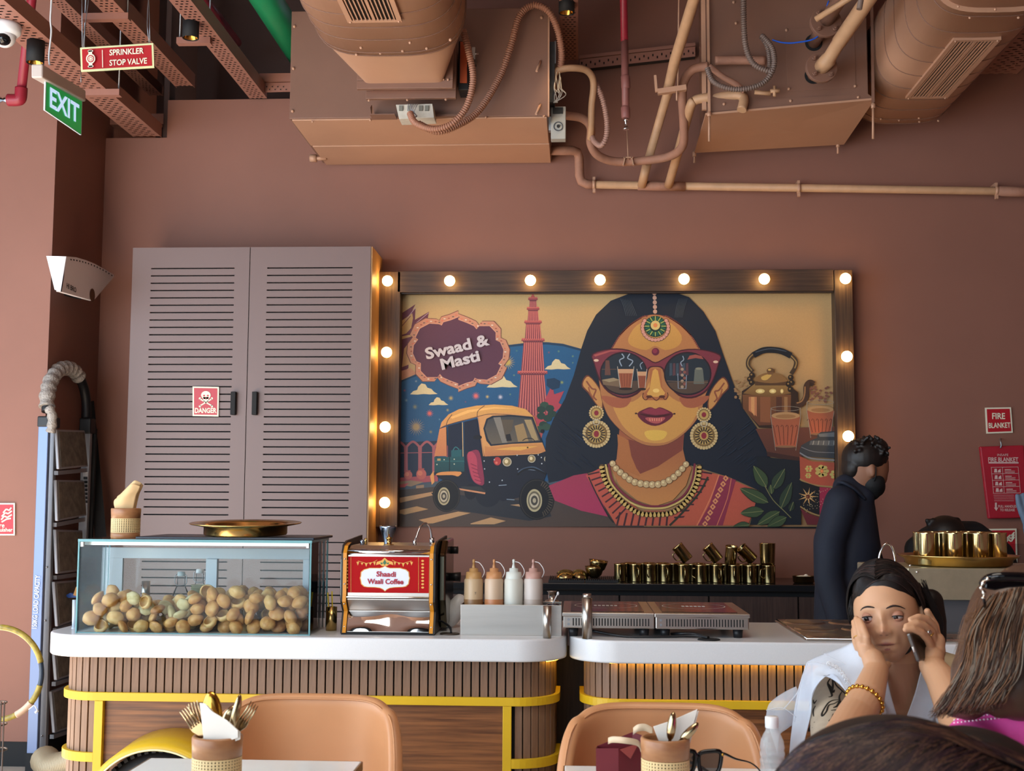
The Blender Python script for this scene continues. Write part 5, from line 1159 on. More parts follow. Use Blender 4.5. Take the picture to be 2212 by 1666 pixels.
# ---------------------------------------------------------------- front counters
YFR = 3.75; ZS = P(650, 1377, YFR).z; ZS0 = P(650, 1426, YFR).z
def rrect(x0, x1, y0, y1, r, cl=True, cr=True, n=10):
    """outline from back-left, round the front, to back-right"""
    pts = [(x0, y1)]
    if cl: pts += [(x0+r-r*math.cos(a_), y0+r-r*math.sin(a_)) for a_ in [PI/2*i/n for i in range(n+1)]]
    else: pts += [(x0, y0)]
    if cr: pts += [(x1-r+r*math.sin(a_), y0+r-r*math.cos(a_)) for a_ in [PI/2*i/n for i in range(n+1)]]
    else: pts += [(x1, y0)]
    return pts+[(x1, y1)]
def walk(pts, s0, pitch, n):
    """positions and outward normals along an outline"""
    P2 = [Vector((x, y, 0)) for x, y in pts]; L = [0]
    for a_, b_ in zip(P2, P2[1:]): L.append(L[-1]+(b_-a_).length)
    out = []; j = 0
    for i in range(n):
        s = s0+pitch*i
        if s > L[-1]: break
        while j < len(L)-2 and L[j+1] < s: j += 1
        t = (s-L[j])/(L[j+1]-L[j]); d = (P2[j+1]-P2[j]).normalized()
        out.append((P2[j].lerp(P2[j+1], t), math.atan2(d.y, d.x), s))
    return out, L[-1]
X1a, X1b = P(117, 1400, 3.9).x, P(1224, 1400, 3.88).x
X2a, X2b = P(1230, 1400, 3.88).x, 2.1
YBK = 4.36; RC = .15
def slab(x0, x1, cl, cr, lab):
    o = rrect(x0, x1, YFR, YBK, RC, cl, cr, 36)
    b = MB(); n = len(o); b.add([(x, y, ZS0) for x, y in o]+[(x, y, ZS) for x, y in o], [list(range(n))[::1], [n+i for i in range(n)]]+[(i, (i+1) % n, n+(i+1) % n, n+i) for i in range(n)])
    b.f[0] = b.f[0][::-1]
    return ob('worktop', b, SLAB, label=lab, cat='worktop', bev=.006, seg=3)
slab(X1a, X1b, True, True, 'thick white rounded worktop on the left counter')
slab(X2a, X2b, True, False, 'thick white rounded worktop on the right counter')
zb1, zb0 = P(640, 1501, 3.79).z, P(640, 1519, 3.79).z
zc1, zc0 = P(180, 1625, 3.79).z, P(180, 1645, 3.79).z
IN = .045
def band(path, z0, z1, t=.008, out=.006):
    b = MB(); P2 = [Vector((x, y, 0)) for x, y in path]; n = len(P2); vs = []
    for i, p in enumerate(P2):
        d = (P2[min(i+1, n-1)]-P2[max(i-1, 0)]).normalized(); nr = Vector((d.y, -d.x, 0))
        for o_, z in ((0, z0), (out+t, z0), (out+t, z1), (0, z1)): vs.append(p+nr*o_+Vector((0, 0, z)))
    fs = [(i*4+j, (i+1)*4+j, (i+1)*4+(j+1) % 4, i*4+(j+1) % 4) for i in range(n-1) for j in range(4)]
    return b.add(vs, fs)
def seg_path(path, s0, s1):
    P2 = [Vector((x, y, 0)) for x, y in path]; out = []; L = 0
    for a_, b_ in zip(P2, P2[1:]):
        l = (b_-a_).length
        for s in (s0, s1):
            if L <= s <= L+l: out.append(((a_.lerp(b_, (s-L)/l)), s))
        if s0 < L+l < s1: out.append((b_, L+l))
        L += l
    out.sort(key=lambda q: q[1]); return [(p.x, p.y) for p, s in out]
def counter(x0, x1, cl, cr, px_post, lab):
    c = E('service_counter', ((x0+x1)/2, 4.05, 0), lab, 'counter')
    path = rrect(x0, x1, YFR+IN, YBK-.02, RC-.03, cl, cr, 12)
    core = rrect(x0+.014, x1-.014, YFR+IN+.014, YBK-.03, RC-.04, cl, cr, 10); n = len(core)
    ob('core', MB().add([(x, y, 0) for x, y in core]+[(x, y, ZS0-.001) for x, y in core], [[n+i for i in range(n)]]+[(i, (i+1) % n, n+(i+1) % n, n+i) for i in range(n)]), BLACKM, c)
    pit = .0259; pts, tot = walk(path, .012, pit, 200)
    xa_, xb_ = px_post
    ms = {}
    for p, ang, s in pts:
        inner = xa_ < p.x < xb_ and abs(ang) < .05
        if p.y > YBK-.15: continue
        z0 = zb1 if inner else .02
        if inner not in ms:
            o = ob('slat', MB().box(-.0105, .0105, -.012, .0, z0, ZS0-.0005), WOOD, c, centre=(0, 0, 0)); ms[inner] = o
        else: o = ms[inner].copy(); C.objects.link(o)
        o.location = Vector((p.x, p.y, 0))-Vector(c.location)+Vector((math.sin(ang)*-.012, math.cos(ang)*.012, 0)); o.rotation_euler = (0, 0, ang)
    ob('upper_band', band(seg_path(path, .3 if cl else 0, tot-(.3 if cr else 0)), zb0, zb1), YELLOW, c, bev=.001)
    y_ = YFR+IN
    pa = ob('wood_panel', MB().box(xa_+.02, xb_-.02, y_+.004, y_+.012, .02, zb0), WOODH, c)
    for x, k in ((xa_, 0), (xb_, 1)):
        ob('post', MB().box(x, x+.026, y_-.014, y_+.004, .02, zb0-.0005) if k == 0 else MB().box(x-.026, x, y_-.014, y_+.004, .02, zb0-.0005), YELLOW, c, bev=.001)
    if cl: ob('lower_band', band([q for q in seg_path(path, .3, tot) if q[0] < xa_]+[(xa_, y_)], zc0, zc1), YELLOW, c, bev=.001)
    if cr: ob('lower_band', band([(xb_, y_)]+[q for q in seg_path(path, 0, tot-.3) if q[0] > xb_], zc0, zc1), YELLOW, c, bev=.001)
    return c
c1 = counter(X1a+.055, X1b-.035, True, True, (P(205, 1560, 3.79).x, P(1105, 1560, 3.79).x), 'left counter clad in walnut slats with yellow metal bands')
c2 = counter(X2a+.045, X2b-.03, True, False, (P(1330, 1560, 3.79).x, 1.95), 'right counter clad in walnut slats, glowing yellow under its worktop')
LED = mat('led_strip', 'ffc640', .5, emit=15, ecol='ffcc3c')
ob('led_strip', MB().box(X2a+.12, X2b-.05, YFR+.030, YFR+.038, ZS0-.003, ZS0), LED, c2)
ob('led_strip', MB().tube([(x, y, ZS0-.003) for x, y in seg_path(rrect(X1a+.055, X1b-.018, YFR+.032, YBK, RC-.01, True, True, 12), 2.02, 2.34)], .003, 5), LED, c1)
ob('gap_panel', MB().box(X1b-.08, X2a+.10, 4.28, 4.3, 0, ZS0-.01), DCAB, label='dark wood panel closing the gap between the two counters', cat='panel')
# wheel and fender on the left counter
wc = P(350, 1766, 3.66); wy = 3.66
wh = E('wheel_ornament', (wc.x, wy, wc.z-.2), 'black treaded tyre under a yellow mudguard mounted on the left counter front', 'wheel')
YB_ = .115
def arcp(R, a0, a1, n, y): return [Vector((wc.x+R*math.cos(a_), y, wc.z+R*math.sin(a_))) for a_ in [math.radians(a0+(a1-a0)*i/n) for i in range(n+1)]]
b = MB(); n = 28
o0, o1 = arcp(.232, 155, 12, n, 3.775), arcp(.222, 155, 12, n, 3.60)
o2 = arcp(.205, 155, 12, n, 3.585)
b.add(o0+o1+o2, [(i, i+1, n+2+i, n+1+i) for i in range(n)]+[(n+1+i, n+2+i, 2*n+3+i, 2*n+2+i) for i in range(n)], True)
ob('mudguard', b, YELLOW, wh, solid=.003)
ob('rim_bead', MB().tube(arcp(.205, 155, 12, n, 3.585), .003, 5), mat('pale_edge', 'e8e0b0', .4), wh)
prof = []
b = MB(); ring = []
for i in range(49):
    a_ = 2*PI*i/48
for R_, y in ((.120, 3.70), (.150, 3.705), (.180, 3.70), (.192, 3.68), (.194, 3.66), (.192, 3.64), (.180, 3.62), (.150, 3.612), (.120, 3.62)): ring.append([Vector((wc.x+R_*math.cos(2*PI*i/60), y, wc.z+R_*math.sin(2*PI*i/60))) for i in range(60)])
vs = sum(ring, []); b.add(vs, [(k*60+j, (k+1)*60+j, (k+1)*60+(j+1) % 60, k*60+(j+1) % 60) for k in range(len(ring)-1) for j in range(60)], True)
ty = ob('tyre', b, mat('rubber', '17171a', .6), wh)
b = MB()
for i in range(56):
    a_ = 2*PI*i/56
    for y, dy in ((3.642, .018), (3.664, .016), (3.686, .018)):
        M_ = Matrix.Translation((wc.x, 0, wc.z)) @ Matrix.Rotation(-a_-(.03 if y == 3.664 else 0), 4, 'Y')
        b.box(.188, .199, y-dy/2, y+dy/2, -.006, .006, M_)
ob('tread_block', b, mat('rubber', '17171a', .6), ty, kind='stuff')
ob('rim', MB().tube(arcp(.112, 0, 360, 40, 3.66)[:-1], .014, 10, closed=True), GREYM, wh)
ob('hub', MB().cyl((wc.x, 3.79, wc.z), (wc.x, 3.62, wc.z), .03, n=20), GREYM, wh)
for k in range(12):
    a_ = 2*PI*k/12; ob('spoke', MB().cyl((wc.x+.025*math.cos(a_), 3.65, wc.z+.025*math.sin(a_)), (wc.x+.11*math.cos(a_+.2), 3.66, wc.z+.11*math.sin(a_+.2)), .002, n=5), GREYM, wh)
# ---------------------------------------------------------------- glass case
def glass_mat(name, tint, edge=.04):
    m = bpy.data.materials.new(name); m.use_nodes = True; nt = m.node_tree; nt.nodes.clear(); Lk = nt.links
    out = nt.nodes.new('ShaderNodeOutputMaterial'); mx = nt.nodes.new('ShaderNodeMixShader'); t = nt.nodes.new('ShaderNodeBsdfTransparent'); g = nt.nodes.new('ShaderNodeBsdfGlossy'); f = nt.nodes.new('ShaderNodeFresnel')
    t.inputs[0].default_value = tint+(1,); g.inputs['Roughness'].default_value = .01; f.inputs[0].default_value = 1.2
    Lk.new(f.outputs[0], mx.inputs[0]); Lk.new(t.outputs[0], mx.inputs[1]); Lk.new(g.outputs[0], mx.inputs[2]); Lk.new(mx.outputs[0], out.inputs[0]); return m
GLASS = glass_mat('clear_glass', (.93, .965, .965)); CLEARP = glass_mat('clear_plastic', (.86, .88, .89))
GEDGE = mat('glass_edge', '5f9aa2', .15, alpha=.75)
GX0, GX1 = P(164, 1375, 3.80).x, P(668, 1380, 3.80).x; GY0, GY1 = 3.80, 4.055
GZ1 = P(420, 1167, 3.80).z
gc = E('glass_case', ((GX0+GX1)/2, 3.93, ZS), 'rectangular glass display case full of puri on the left counter', 'display case')
t_ = .006
ob('front_pane', MB().box(GX0, GX1, GY0, GY0+t_, ZS, GZ1-t_), GLASS, gc)
ob('left_pane', MB().box(GX0, GX0+t_, GY0+t_, GY1, ZS, GZ1-t_), GLASS, gc)
ob('right_pane', MB().box(GX1-t_, GX1, GY0+t_, GY1, ZS, GZ1-t_), GLASS, gc)
ob('top_pane', MB().box(GX0-.002, GX1+.002, GY0-.002, GY1+.002, GZ1-t_, GZ1+.001), GLASS, gc)
b = MB(); e = .0022
for x, y in ((GX0, GY0), (GX1, GY0), (GX0, GY1), (GX1, GY1)): b.box(x-e, x+e, y-e-.001, y+e, ZS, GZ1-t_)
b.box(GX0-.003, GX1+.003, GY0-.004, GY0-.0021, GZ1-t_-.001, GZ1+.001).box(GX1+.0021, GX1+.004, GY0, GY1, GZ1-t_, GZ1+.001).box(GX0-.004, GX0-.0021, GY0, GY1, GZ1-t_, GZ1+.001)
b.box(GX0, GX1, GY0-.001, GY0+.001, ZS, ZS+.003)
ob('polished_edge', b, GEDGE, gc, label='greenish polished glass edges')
WF = mat('sliding_frame', 'b9c4cf', .4)
def gx(px): return P(px, 1280, GY1).x
def gz(py): return P(440, py, GY1).z
fr_ = ob('rear_frame', MB().box(gx(236), gx(668)+.03, GY1-.012, GY1, gz(1207), gz(1184)).box(gx(236), gx(266), GY1-.012, GY1, ZS+.02, gz(1207)).box(gx(447), gx(471), GY1-.02, GY1, ZS+.02, gz(1207)).box(gx(655), gx(668)+.04, GY1-.012, GY1, ZS+.02, gz(1207)).box(gx(236), gx(668)+.04, GY1-.012, GY1, ZS, ZS+.02), WF, gc, bev=.001)
ob('rear_pane', MB().box(gx(266), gx(655), GY1-.008, GY1-.004, ZS+.02, gz(1207)), GLASS, gc)
ob('top_channel', MB().box(gx(232), GX1-.01, GY0+.03, GY0+.045, GZ1-.018, GZ1-t_), STEEL, gc)
ob('corner_clip', MB().box(GX0+.006, GX0+.014, GY0-.004, GY0+.008, GZ1-.022, GZ1-.008), WHITEP, gc); ob('corner_clip', MB().box(GX1-.014, GX1-.006, GY0-.004, GY0+.008, GZ1-.022, GZ1-.008), WHITEP, gc)
# puri
PUC = [mat('puri_%s' % n_, c_, .45, col2=c2_, vs=38, bump=.10, bs=150) for n_, c_, c2_ in (('golden', 'b27840', 'd9ae70'), ('pale', 'c99a58', 'e2c48c'), ('brown', '8a5834', 'bd8a58'), ('green', 'b4a372', 'd4caa0'))]
def puri_mesh(kind, seed, m):
    r_ = random.Random(seed); b = MB(); nu, nv = 16, 10; vs = []
    for i in range(nv+1):
        th = PI*i/nv
        for j in range(nu):
            a_ = 2*PI*j/nu; d = Vector((math.sin(th)*math.cos(a_), math.sin(th)*math.sin(a_), math.cos(th)*(.74 if kind != 'flat' else .5)))
            k = 1+.12*noise.noise(d*2.6+Vector((seed*3, 0, 0)))+.06*noise.noise(d*6+Vector((0, seed*5, 0)))
            k += .035*math.exp(-(math.cos(th)/.12)**2)
            vs.append(d*.0265*k)
    lim = 0 if kind != 'broken' else 3
    fs = [(i*nu+j, (i+1)*nu+j, (i+1)*nu+(j+1) % nu, i*nu+(j+1) % nu) for i in range(lim, nv) for j in range(nu)]
    b.add(vs, fs, True)
    o = ob('puri', b, m, label='round crisp golden puri shell in the pile inside the glass case', cat='puri', group='puri in the glass case', centre=(0, 0, 0))
    if kind == 'broken':
        md = o.modifiers.new('shell', 'SOLIDIFY'); md.thickness = .002
        o['label'] = 'puri shell with a broken open top in the pile inside the glass case'
    return o
protos = [puri_mesh('round', 1, PUC[0]), puri_mesh('round', 2, PUC[1]), puri_mesh('round', 3, PUC[2]), puri_mesh('flat', 4, PUC[0]), puri_mesh('flat', 5, PUC[3]), puri_mesh('broken', 6, PUC[1]), puri_mesh('flat', 7, PUC[2]), puri_mesh('round', 8, PUC[0])]
rp_ = random.Random(11); balls = []; prof_ = [(164, 84), (195, 90), (260, 86), (300, 78), (350, 62), (385, 72), (430, 82), (460, 100), (500, 106), (540, 100), (600, 82), (640, 96), (668, 100)]
def hprof(px):
    for (a_, ha), (b_, hb) in zip(prof_, prof_[1:]):
        if a_ <= px <= b_: return (ha+(hb-ha)*(px-a_)/(b_-a_))*3.9/F
    return .11
R0 = .0238; first = {}
fails = 0
while len(balls) < 240 and fails < 900:
    r = R0*rp_.uniform(.9, 1.08); best = None
    for _ in range(14):
        x = rp_.uniform(GX0+t_+.026, GX1-t_-.026); y = GY0+t_+.0255+(rp_.random()**1.6)*(.235-.060)
        z = ZS+r*.78
        for (bx, by, bz, br) in balls:
            d2_ = (x-bx)**2+(y-by)**2; s_ = (r+br)*.93
            if d2_ < s_*s_: z = max(z, bz+math.sqrt(s_*s_-d2_)*.80)
        if best is None or z-.02*(GY1-y) < best[0]: best = (z-.02*(GY1-y), x, y, z)
    _, x, y, z = best
    px_ = 1249+x/y*F
    if z+r*.5 > ZS+hprof(px_)*(y/3.9)**.3: fails += 1; continue
    balls.append((x, y, z, r))
    right = (px_-164)/504; w_ = rp_.random()
    if px_ > 440 and px_ < 600: kk = rp_.choice([0, 1, 1, 7, 0, 5, 3])
    elif px_ >= 600: kk = rp_.choice([2, 0, 7, 2, 0])
    else: kk = rp_.choice([0, 3, 4, 7, 6, 3, 0, 5, 1])
    p_ = protos[kk]
    if kk not in first: o = p_; first[kk] = 1
    else: o = p_.copy(); C.objects.link(o)
    o.location = (x, y, z); o.rotation_euler = (rp_.uniform(-1.2, 1.2), rp_.uniform(-1.2, 1.2), rp_.uniform(0, 6.28)); s = r/.0265
    if kk == 5: o.rotation_euler = (rp_.uniform(.6, 1.3), rp_.uniform(-.5, .5), rp_.uniform(-.5, .5))
    o.scale = (s, s, s)
for kk, p_ in enumerate(protos):
    if kk not in first: bpy.data.objects.remove(p_)
# things behind the case
YBH = 4.2
ob('steel_tumbler', MB().lathe([(0, 0), (.0125, 0), (.0135, .09), (.014, .132), (.0125, .13), (.011, .004), (0, .004)], 20, c=(P(314, 1300, YBH).x, YBH, ZS)), STEEL, label='slim steel cylinder standing behind the glass case', cat='cylinder')
def swing_bottle(px, Y, h, lab):
    p = P(px, 1300, Y); b_ = E('swing_top_bottle', (p.x, Y, ZS), lab, 'bottle', 'swing-top glass bottles')
    s = h/.17
    ob('glass_body', MB().lathe([(0, 0), (.03, 0), (.032, .01), (.032, .08), (.022, .108), (.0135, .125), (.013, .15), (.015, .155), (.012, .155)], 22, c=(p.x, Y, ZS)), CLEARP, b_)
    ob('stopper', MB().lathe([(0, .156), (.012, .156), (.013, .160), (.012, .170), (0, .172)], 16, c=(p.x, Y, ZS)), WHITEP, b_, label='white ceramic stopper')
    ob('wire_bail', MB().tube([Vector((p.x, Y-.004, ZS))+Vector(v) for v in ((-.012, 0, .163), (-.019, 0, .158), (-.020, 0, .135), (-.015, 0, .128), (0, -.013, .126), (.015, 0, .128), (.020, 0, .135), (.019, 0, .158), (.012, 0, .163))], .0014, 5), GREYM, b_)
    if s != 1:
        for ch in b_.children: ch.scale = (1, 1, 1)
swing_bottle(390, 4.10, .17, 'swing-top bottle behind the case, left and nearer of the two')
swing_bottle(430, 4.26, .18, 'swing-top bottle behind the case beside the white frame post')
b = MB()
for k in range(9): b.lathe([(.020, .07+k*.006), (.0245, .0755+k*.006)], 20, c=(P(427, 1300, 4.17).x, 4.17, ZS))
b.lathe([(0, 0), (.018, 0), (.022, .06), (.024, .07)], 20, c=(P(427, 1300, 4.17).x, 4.17, ZS))
ob('paper_cup_stack', b, mat('pale_gold_card', 'c9c69a', .5), label='stack of pale gold paper cups behind the case', cat='cups')
ob('side_tube', MB().tube([P(160, 1362, 3.93), P(161, 1296, 3.93)], .0065, 12).lathe([(.0065, 0), (.009, .002), (.009, .008), (.0065, .010)], 12, c=P(160, 1362, 3.93)), mat('pale_tube', 'b9c6d4', .3), label='short pale upright tube at the left end of the case', cat='tube')
kt = E('packet', P(155, 1292, 6.15), 'small blue and orange packet lying on a ladder step behind the case', 'packet')
ob('wrapper', MB().prism([P(x, y, 6.15) for x, y in ((140, 1287), (152, 1281), (166, 1286), (166, 1291), (148, 1292))], (0, .04, 0)), mat('blue_wrapper', '1f3f80', .3), kt)
ob('orange_corner', MB().prism([P(x, y, 6.14) for x, y in ((158, 1286), (164, 1268), (172, 1268), (172, 1290))], (0, .02, 0)), mat('orange_wrapper', 'a8793a', .5), kt)
# on top of the case
ob('black_board', MB().box(P(312, 1160, 3.9).x, P(690, 1160, 3.9).x, GY0+.02, GY1+.06, GZ1+.001, GZ1+.009), mat('navy_board', '1c2634', .35), label='thin dark board lying on the glass case', cat='board', bev=.002)
tx, ty_ = P(529, 1150, 3.92).x, 3.93
ob('brass_tray', MB().lathe([(0, 0), (.128, 0), (.130, .004), (.130, .026), (.172, .034), (.175, .037), (.172, .038), (.126, .030), (.124, .006), (0, .005)], 48, c=(tx, ty_, GZ1+.0145), M=Matrix.Rotation(math.radians(2.3), 3, 'X')), BRASS, label='round brass tray with a wide rim on top of the glass case', cat='tray')
CUPW = mat('sheesham_wood', '84563a', .35, col2='b5855a', vs=6, vstretch=(1, 1, 2.5), bump=.02)
CANE = mat('woven_cane', 'd6bd8c', .6)
def cup(name, x, y, z, r, h, lab, cat, ncol=40, rows=9, grp=None):
    c = E(name, (x, y, z), lab, cat, grp); s = r; o = (x, y, z)
    ob('wooden_body', MB().lathe([(0, 0), (r*.94, 0), (r*.97, h*.03), (r*.97, h*.17), (r*.93, h*.18), (r*.93, h*.66), (r*.97, h*.67), (r, h*.97), (r*.96, h), (r*.86, h), (r*.84, h*.96), (r*.82, h*.1), (0, h*.1)], 40, c=o), CUPW, c)
    ob('band_backing', MB().lathe([(r*.945, h*.18), (r*.945, h*.66)], 40, c=o), mat('cane_shadow', '3a2a1c', .8), c)
    b = MB()
    for k in range(ncol):
        a_ = 2*PI*k/ncol; M_ = Matrix.Translation(o) @ Matrix.Rotation(a_, 4, 'Z'); b.box(r*.945, r*.966, -r*.045, r*.045, h*.18, h*.66, M_)
    for k in range(rows):
        zz_ = h*(.195+.45*k/(rows-1)); b.lathe([(r*.95, zz_-h*.013), (r*.978, zz_-h*.008), (r*.978, zz_+h*.008), (r*.95, zz_+h*.013)], 40, c=o)
    ob('woven_band', b, CANE, c, kind='stuff', label='cream woven cane band')
    return c
cxx = P(272, 1120, 3.93)
nc = cup('napkin_cup', cxx.x, 3.93, GZ1+.001, .0465, .094, 'wooden cup with a woven band holding napkins on the glass case', 'cup')
TIS = mat('tan_tissue', 'd0b082', .8, bump=.05); TISW = mat('white_tissue', 'e4e0d8', .8, bump=.05)
def folds(name, parent, pts_list, Y, m, th=.0012, lab=None, cat=None, grp=None):
    b = MB()
    for k, pl in enumerate(pts_list):
        b.prism([P(x, y, Y+.004*k) for x, y in pl], (0, th, 0))
    return ob(name, b, m, parent, lab, cat, grp)
def fold_sheet(name, cols, rows_, m, lab, cat, sol=.0012, amp=0, parent=None):
    """cloth/paper sheet through a grid of world points"""
    nr, ncx = len(rows_), len(rows_[0]); b = MB()
    G = [spl(r_, 5) for r_ in rows_]; 
    cols2 = list(zip(*G)); fine = [spl(list(c_), 5) for c_ in cols2]; nu, nv = len(fine), len(fine[0])
    vs = [fine[i][j] for j in range(nv) for i in range(nu)]
    fs = [(j*nu+i, j*nu+i+1, (j+1)*nu+i+1, (j+1)*nu+i) for j in range(nv-1) for i in range(nu-1)]
    b.add(vs, fs, True); return ob(name, b, m, parent, lab, cat, solid=sol)
for k, (dx, dy, t2) in enumerate(((0, 0, 0), (7, 4, .012), (-6, 7, -.012))):
    Yk = 3.93+t2
    fold_sheet('paper_napkin', 0, [[P(258+dx, 1112, Yk), P(273+dx, 1112, Yk-.004), P(288+dx*.4, 1112, Yk)], [P(252+dx, 1078+dy, Yk), P(272+dx, 1074+dy, Yk-.012), P(297+dx*.5, 1066+dy, Yk)], [P(262+dx, 1066+dy, Yk), P(284+dx, 1056+dy, Yk-.012), P(303+dx*.5, 1050+dy*1.4, Yk)], [P(286+dx, 1042+dy, Yk), P(293+dx, 1038+dy, Yk-.006), P(306+dx*.5, 1044+dy, Yk)]], TIS,
               ('tan paper napkin at the front of the cup on the glass case', 'tan paper napkin fanning right in the cup on the glass case', 'tan paper napkin fanning left in the cup on the glass case')[k], 'napkin')
# brass cup with yellow tongs
bq = P(716, 1358, 4.0); bq.z = ZS; bq = Vector((P(716, 1340, 3.95).x, 3.95, ZS))
ob('brass_cup', MB().lathe([(0, 0), (.017, 0), (.0175, .074), (.0155, .074), (.015, .004), (0, .004)], 24, c=bq), BRASS, label='narrow brass cup between the glass case and the coffee machine', cat='cup')
ob('yellow_tongs', MB().bar(bq+Vector((-.004, 0, .006)), bq+Vector((-.013, 0, .118)), .012, .002, (1, 0, 0)).bar(bq+Vector((.004, 0, .006)), bq+Vector((.0, .0, .122)), .010, .002, (1, .4, 0)), mat('bright_yellow_plastic', 'e6c800', .4), label='bright yellow plastic stirrers in the narrow brass cup', cat='stirrer')
# ---------------------------------------------------------------- coffee machine
MY = 3.84
def fz(py, Y=MY): return P(840, py, Y).z
mx0, mx1 = P(741, 1300, MY).x, P(936, 1300, MY).x
MIR = mat('polished_steel', 'c9c9cc', .06, metal=1, bump=.02, bs=7)
CHB = mat('dark_chrome', '5c5648', .15, metal=1)
ORNG = mat('orange_strip', 'c98420', .35)
cmx = E('coffee_machine', ((mx0+mx1)/2, 3.98, ZS), 'polished steel coffee machine with a red Shaadi Waali Coffee panel', 'coffee machine')
prof = [(MY+.30, ZS+.008), (MY-.0, ZS+.008), (MY+.030, fz(1322)), (MY-.004, fz(1296)), (MY, fz(1288)), (MY, fz(1200)), (MY+.012, fz(1188)), (MY+.045, fz(1180)), (MY+.30, fz(1177)-.003)]
def xprism(x0, x1, pr): return MB().prism([Vector((x0, y, z)) for y, z in pr], (x1-x0, 0, 0))
ob('body', xprism(mx0+.012, mx1-.012, prof), STEEL, cmx, bev=.002)
ob('mirror_base', MB().grid(lambda u, v: Vector((mx0+.013+(mx1-mx0-.026)*u, MY-.002+.030*v-.004*math.sin(PI*v)*(1+.6*math.sin(u*9)), ZS+.010+(fz(1322)-ZS-.012)*v)), 24, 8), MIR, cmx)
ob('top_lip', MB().tube([(mx0+.012, MY+.004, fz(1193)), (mx1-.012, MY+.004, fz(1193))], .0085, 12), MIR, cmx)
ob('drip_ledge', MB().box(mx0+.012, mx1-.012, MY-.010, MY+.004, fz(1291), fz(1289)), MIR, cmx)
for s, (x0, x1) in enumerate(((mx0, mx0+.011), (mx1-.011, mx1))):
    ppf = [(MY+.32, ZS+.004), (MY-.008, ZS+.004), (MY+.020, fz(1322)), (MY-.014, fz(1300)), (MY-.008, fz(1285)), (MY-.008, fz(1195)), (MY+.01, fz(1178)), (MY+.06, fz(1170)), (MY+.33, fz(1160)-.004)]
    sx = (x0-.006, x0) if s == 0 else (x1, x1+.006)
    ob('side_plate', xprism(sx[0], sx[1], ppf), BLACK, cmx)
    st = [Vector((0, y, z)) for y, z in ((MY-.008, ZS+.006), (MY+.018, fz(1322)), (MY-.014, fz(1300)), (MY-.010, fz(1285)), (MY-.010, fz(1195)), (MY+.01, fz(1180)), (MY+.06, fz(1174)))]
    b = MB()
    for a_, c_ in zip(st, st[1:]): b.add([Vector((x0, a_.y, a_.z)), Vector((x1, a_.y, a_.z)), Vector((x1, c_.y, c_.z)), Vector((x0, c_.y, c_.z)), Vector((x0, a_.y+.012, a_.z)), Vector((x1, a_.y+.012, a_.z)), Vector((x1, c_.y+.012, c_.z)), Vector((x0, c_.y+.012, c_.z))], [(0,1,2,3),(7,6,5,4),(0,3,7,4),(1,5,6,2)])
    e_ = ob('edge_strip', b, ORNG, cmx, label='orange edge strip')
    b = MB()
    for yy in (1208, 1262, 1305, 1355): b.ell(((x0+x1)/2, MY-.011+(.012 if yy > 1310 else 0), fz(yy)), .0028, 8, 6)
    ob('rivet', b, CHROME, e_, kind='stuff')
ob('right_side_shell', xprism(mx1+.006, mx1+.030, [(MY+.32, ZS+.03), (MY+.12, ZS+.01), (MY+.07, fz(1300)), (MY+.07, fz(1200)), (MY+.14, fz(1170)), (MY+.32, fz(1168))]), CHB, cmx, bev=.006)
ob('left_side_shell', xprism(mx0-.024, mx0-.006, [(MY+.30, ZS+.03), (MY+.12, ZS+.05), (MY+.07, fz(1300)), (MY+.07, fz(1210)), (MY+.14, fz(1190)), (MY+.30, fz(1185))]), STEEL, cmx, bev=.006)
b = MB().box(mx0-.004, mx1+.004, MY-.004, MY+.30, ZS, ZS+.008); ob('black_base', b, BLACKM, cmx)
ob('knob', MB().cyl((mx1+.03, MY+.22, fz(1255)), (mx1+.062, MY+.22, fz(1255)), .013, .016, 14), BLACK, cmx); ob('knob', MB().cyl((mx1+.03, MY+.26, fz(1195)), (mx1+.05, MY+.26, fz(1195)), .012, n=12), BLACK, cmx)
zt_ = fz(1179)-.001; tp_ = lambda px, Y: Vector((P(px, 1180, Y).x, Y, zt_))
f_ = tp_(838, 4.0); ob('steel_funnel', MB().lathe([(.012, 0), (.014, .012), (.021, .035), (.027, .052), (.0275, .058), (.025, .058), (.02, .04), (.010, .02)], 26, c=f_), mat('blue_steel', '9fb0c8', .2, metal=1), label='small bluish steel funnel cup on top of the coffee machine', cat='funnel')
v_ = tp_(840, 3.93); bv = ob('brass_valve', MB().lathe([(0, 0), (.016, 0), (.016, .002), (.007, .003), (.007, .018), (.010, .019), (.010, .022), (.003, .026), (.002, .034), (0, .034)], 16, c=v_), BRASS, cmx)
ob('steam_pipe', MB().tube(spl([tp_(896, 3.92), tp_(898, 3.92)+Vector((0, 0, .02)), tp_(907, 3.94)+Vector((0, 0, .055)), tp_(920, 3.96)+Vector((0, 0, .068)), tp_(930, 3.97)+Vector((0, 0, .045)), tp_(933, 3.98)+Vector((0, 0, .0))], 6), .0032, 8), CHROME, cmx)
ob('pipe_collar', MB().cyl(tp_(896, 3.92), tp_(896, 3.92)+Vector((0, 0, .018)), .0055, n=10).cyl(tp_(933, 3.98), tp_(933, 3.98)+Vector((0, 0, .022)), .008, n=6), CHROME, cmx)
ob('fitting', MB().cyl(tp_(782, 3.92), tp_(782, 3.92)+Vector((0, 0, .016)), .006, n=8), mat('blue_steel', '9fb0c8', .2, metal=1), cmx); ob('fitting', MB().cyl(tp_(790, 3.95), tp_(790, 3.95)+Vector((0, 0, .02)), .005, n=8), BRASS, cmx)
yb_ = MY-.002
bx0, bx1 = P(742, 1240, yb_).x+.006, P(926, 1240, yb_).x+.006
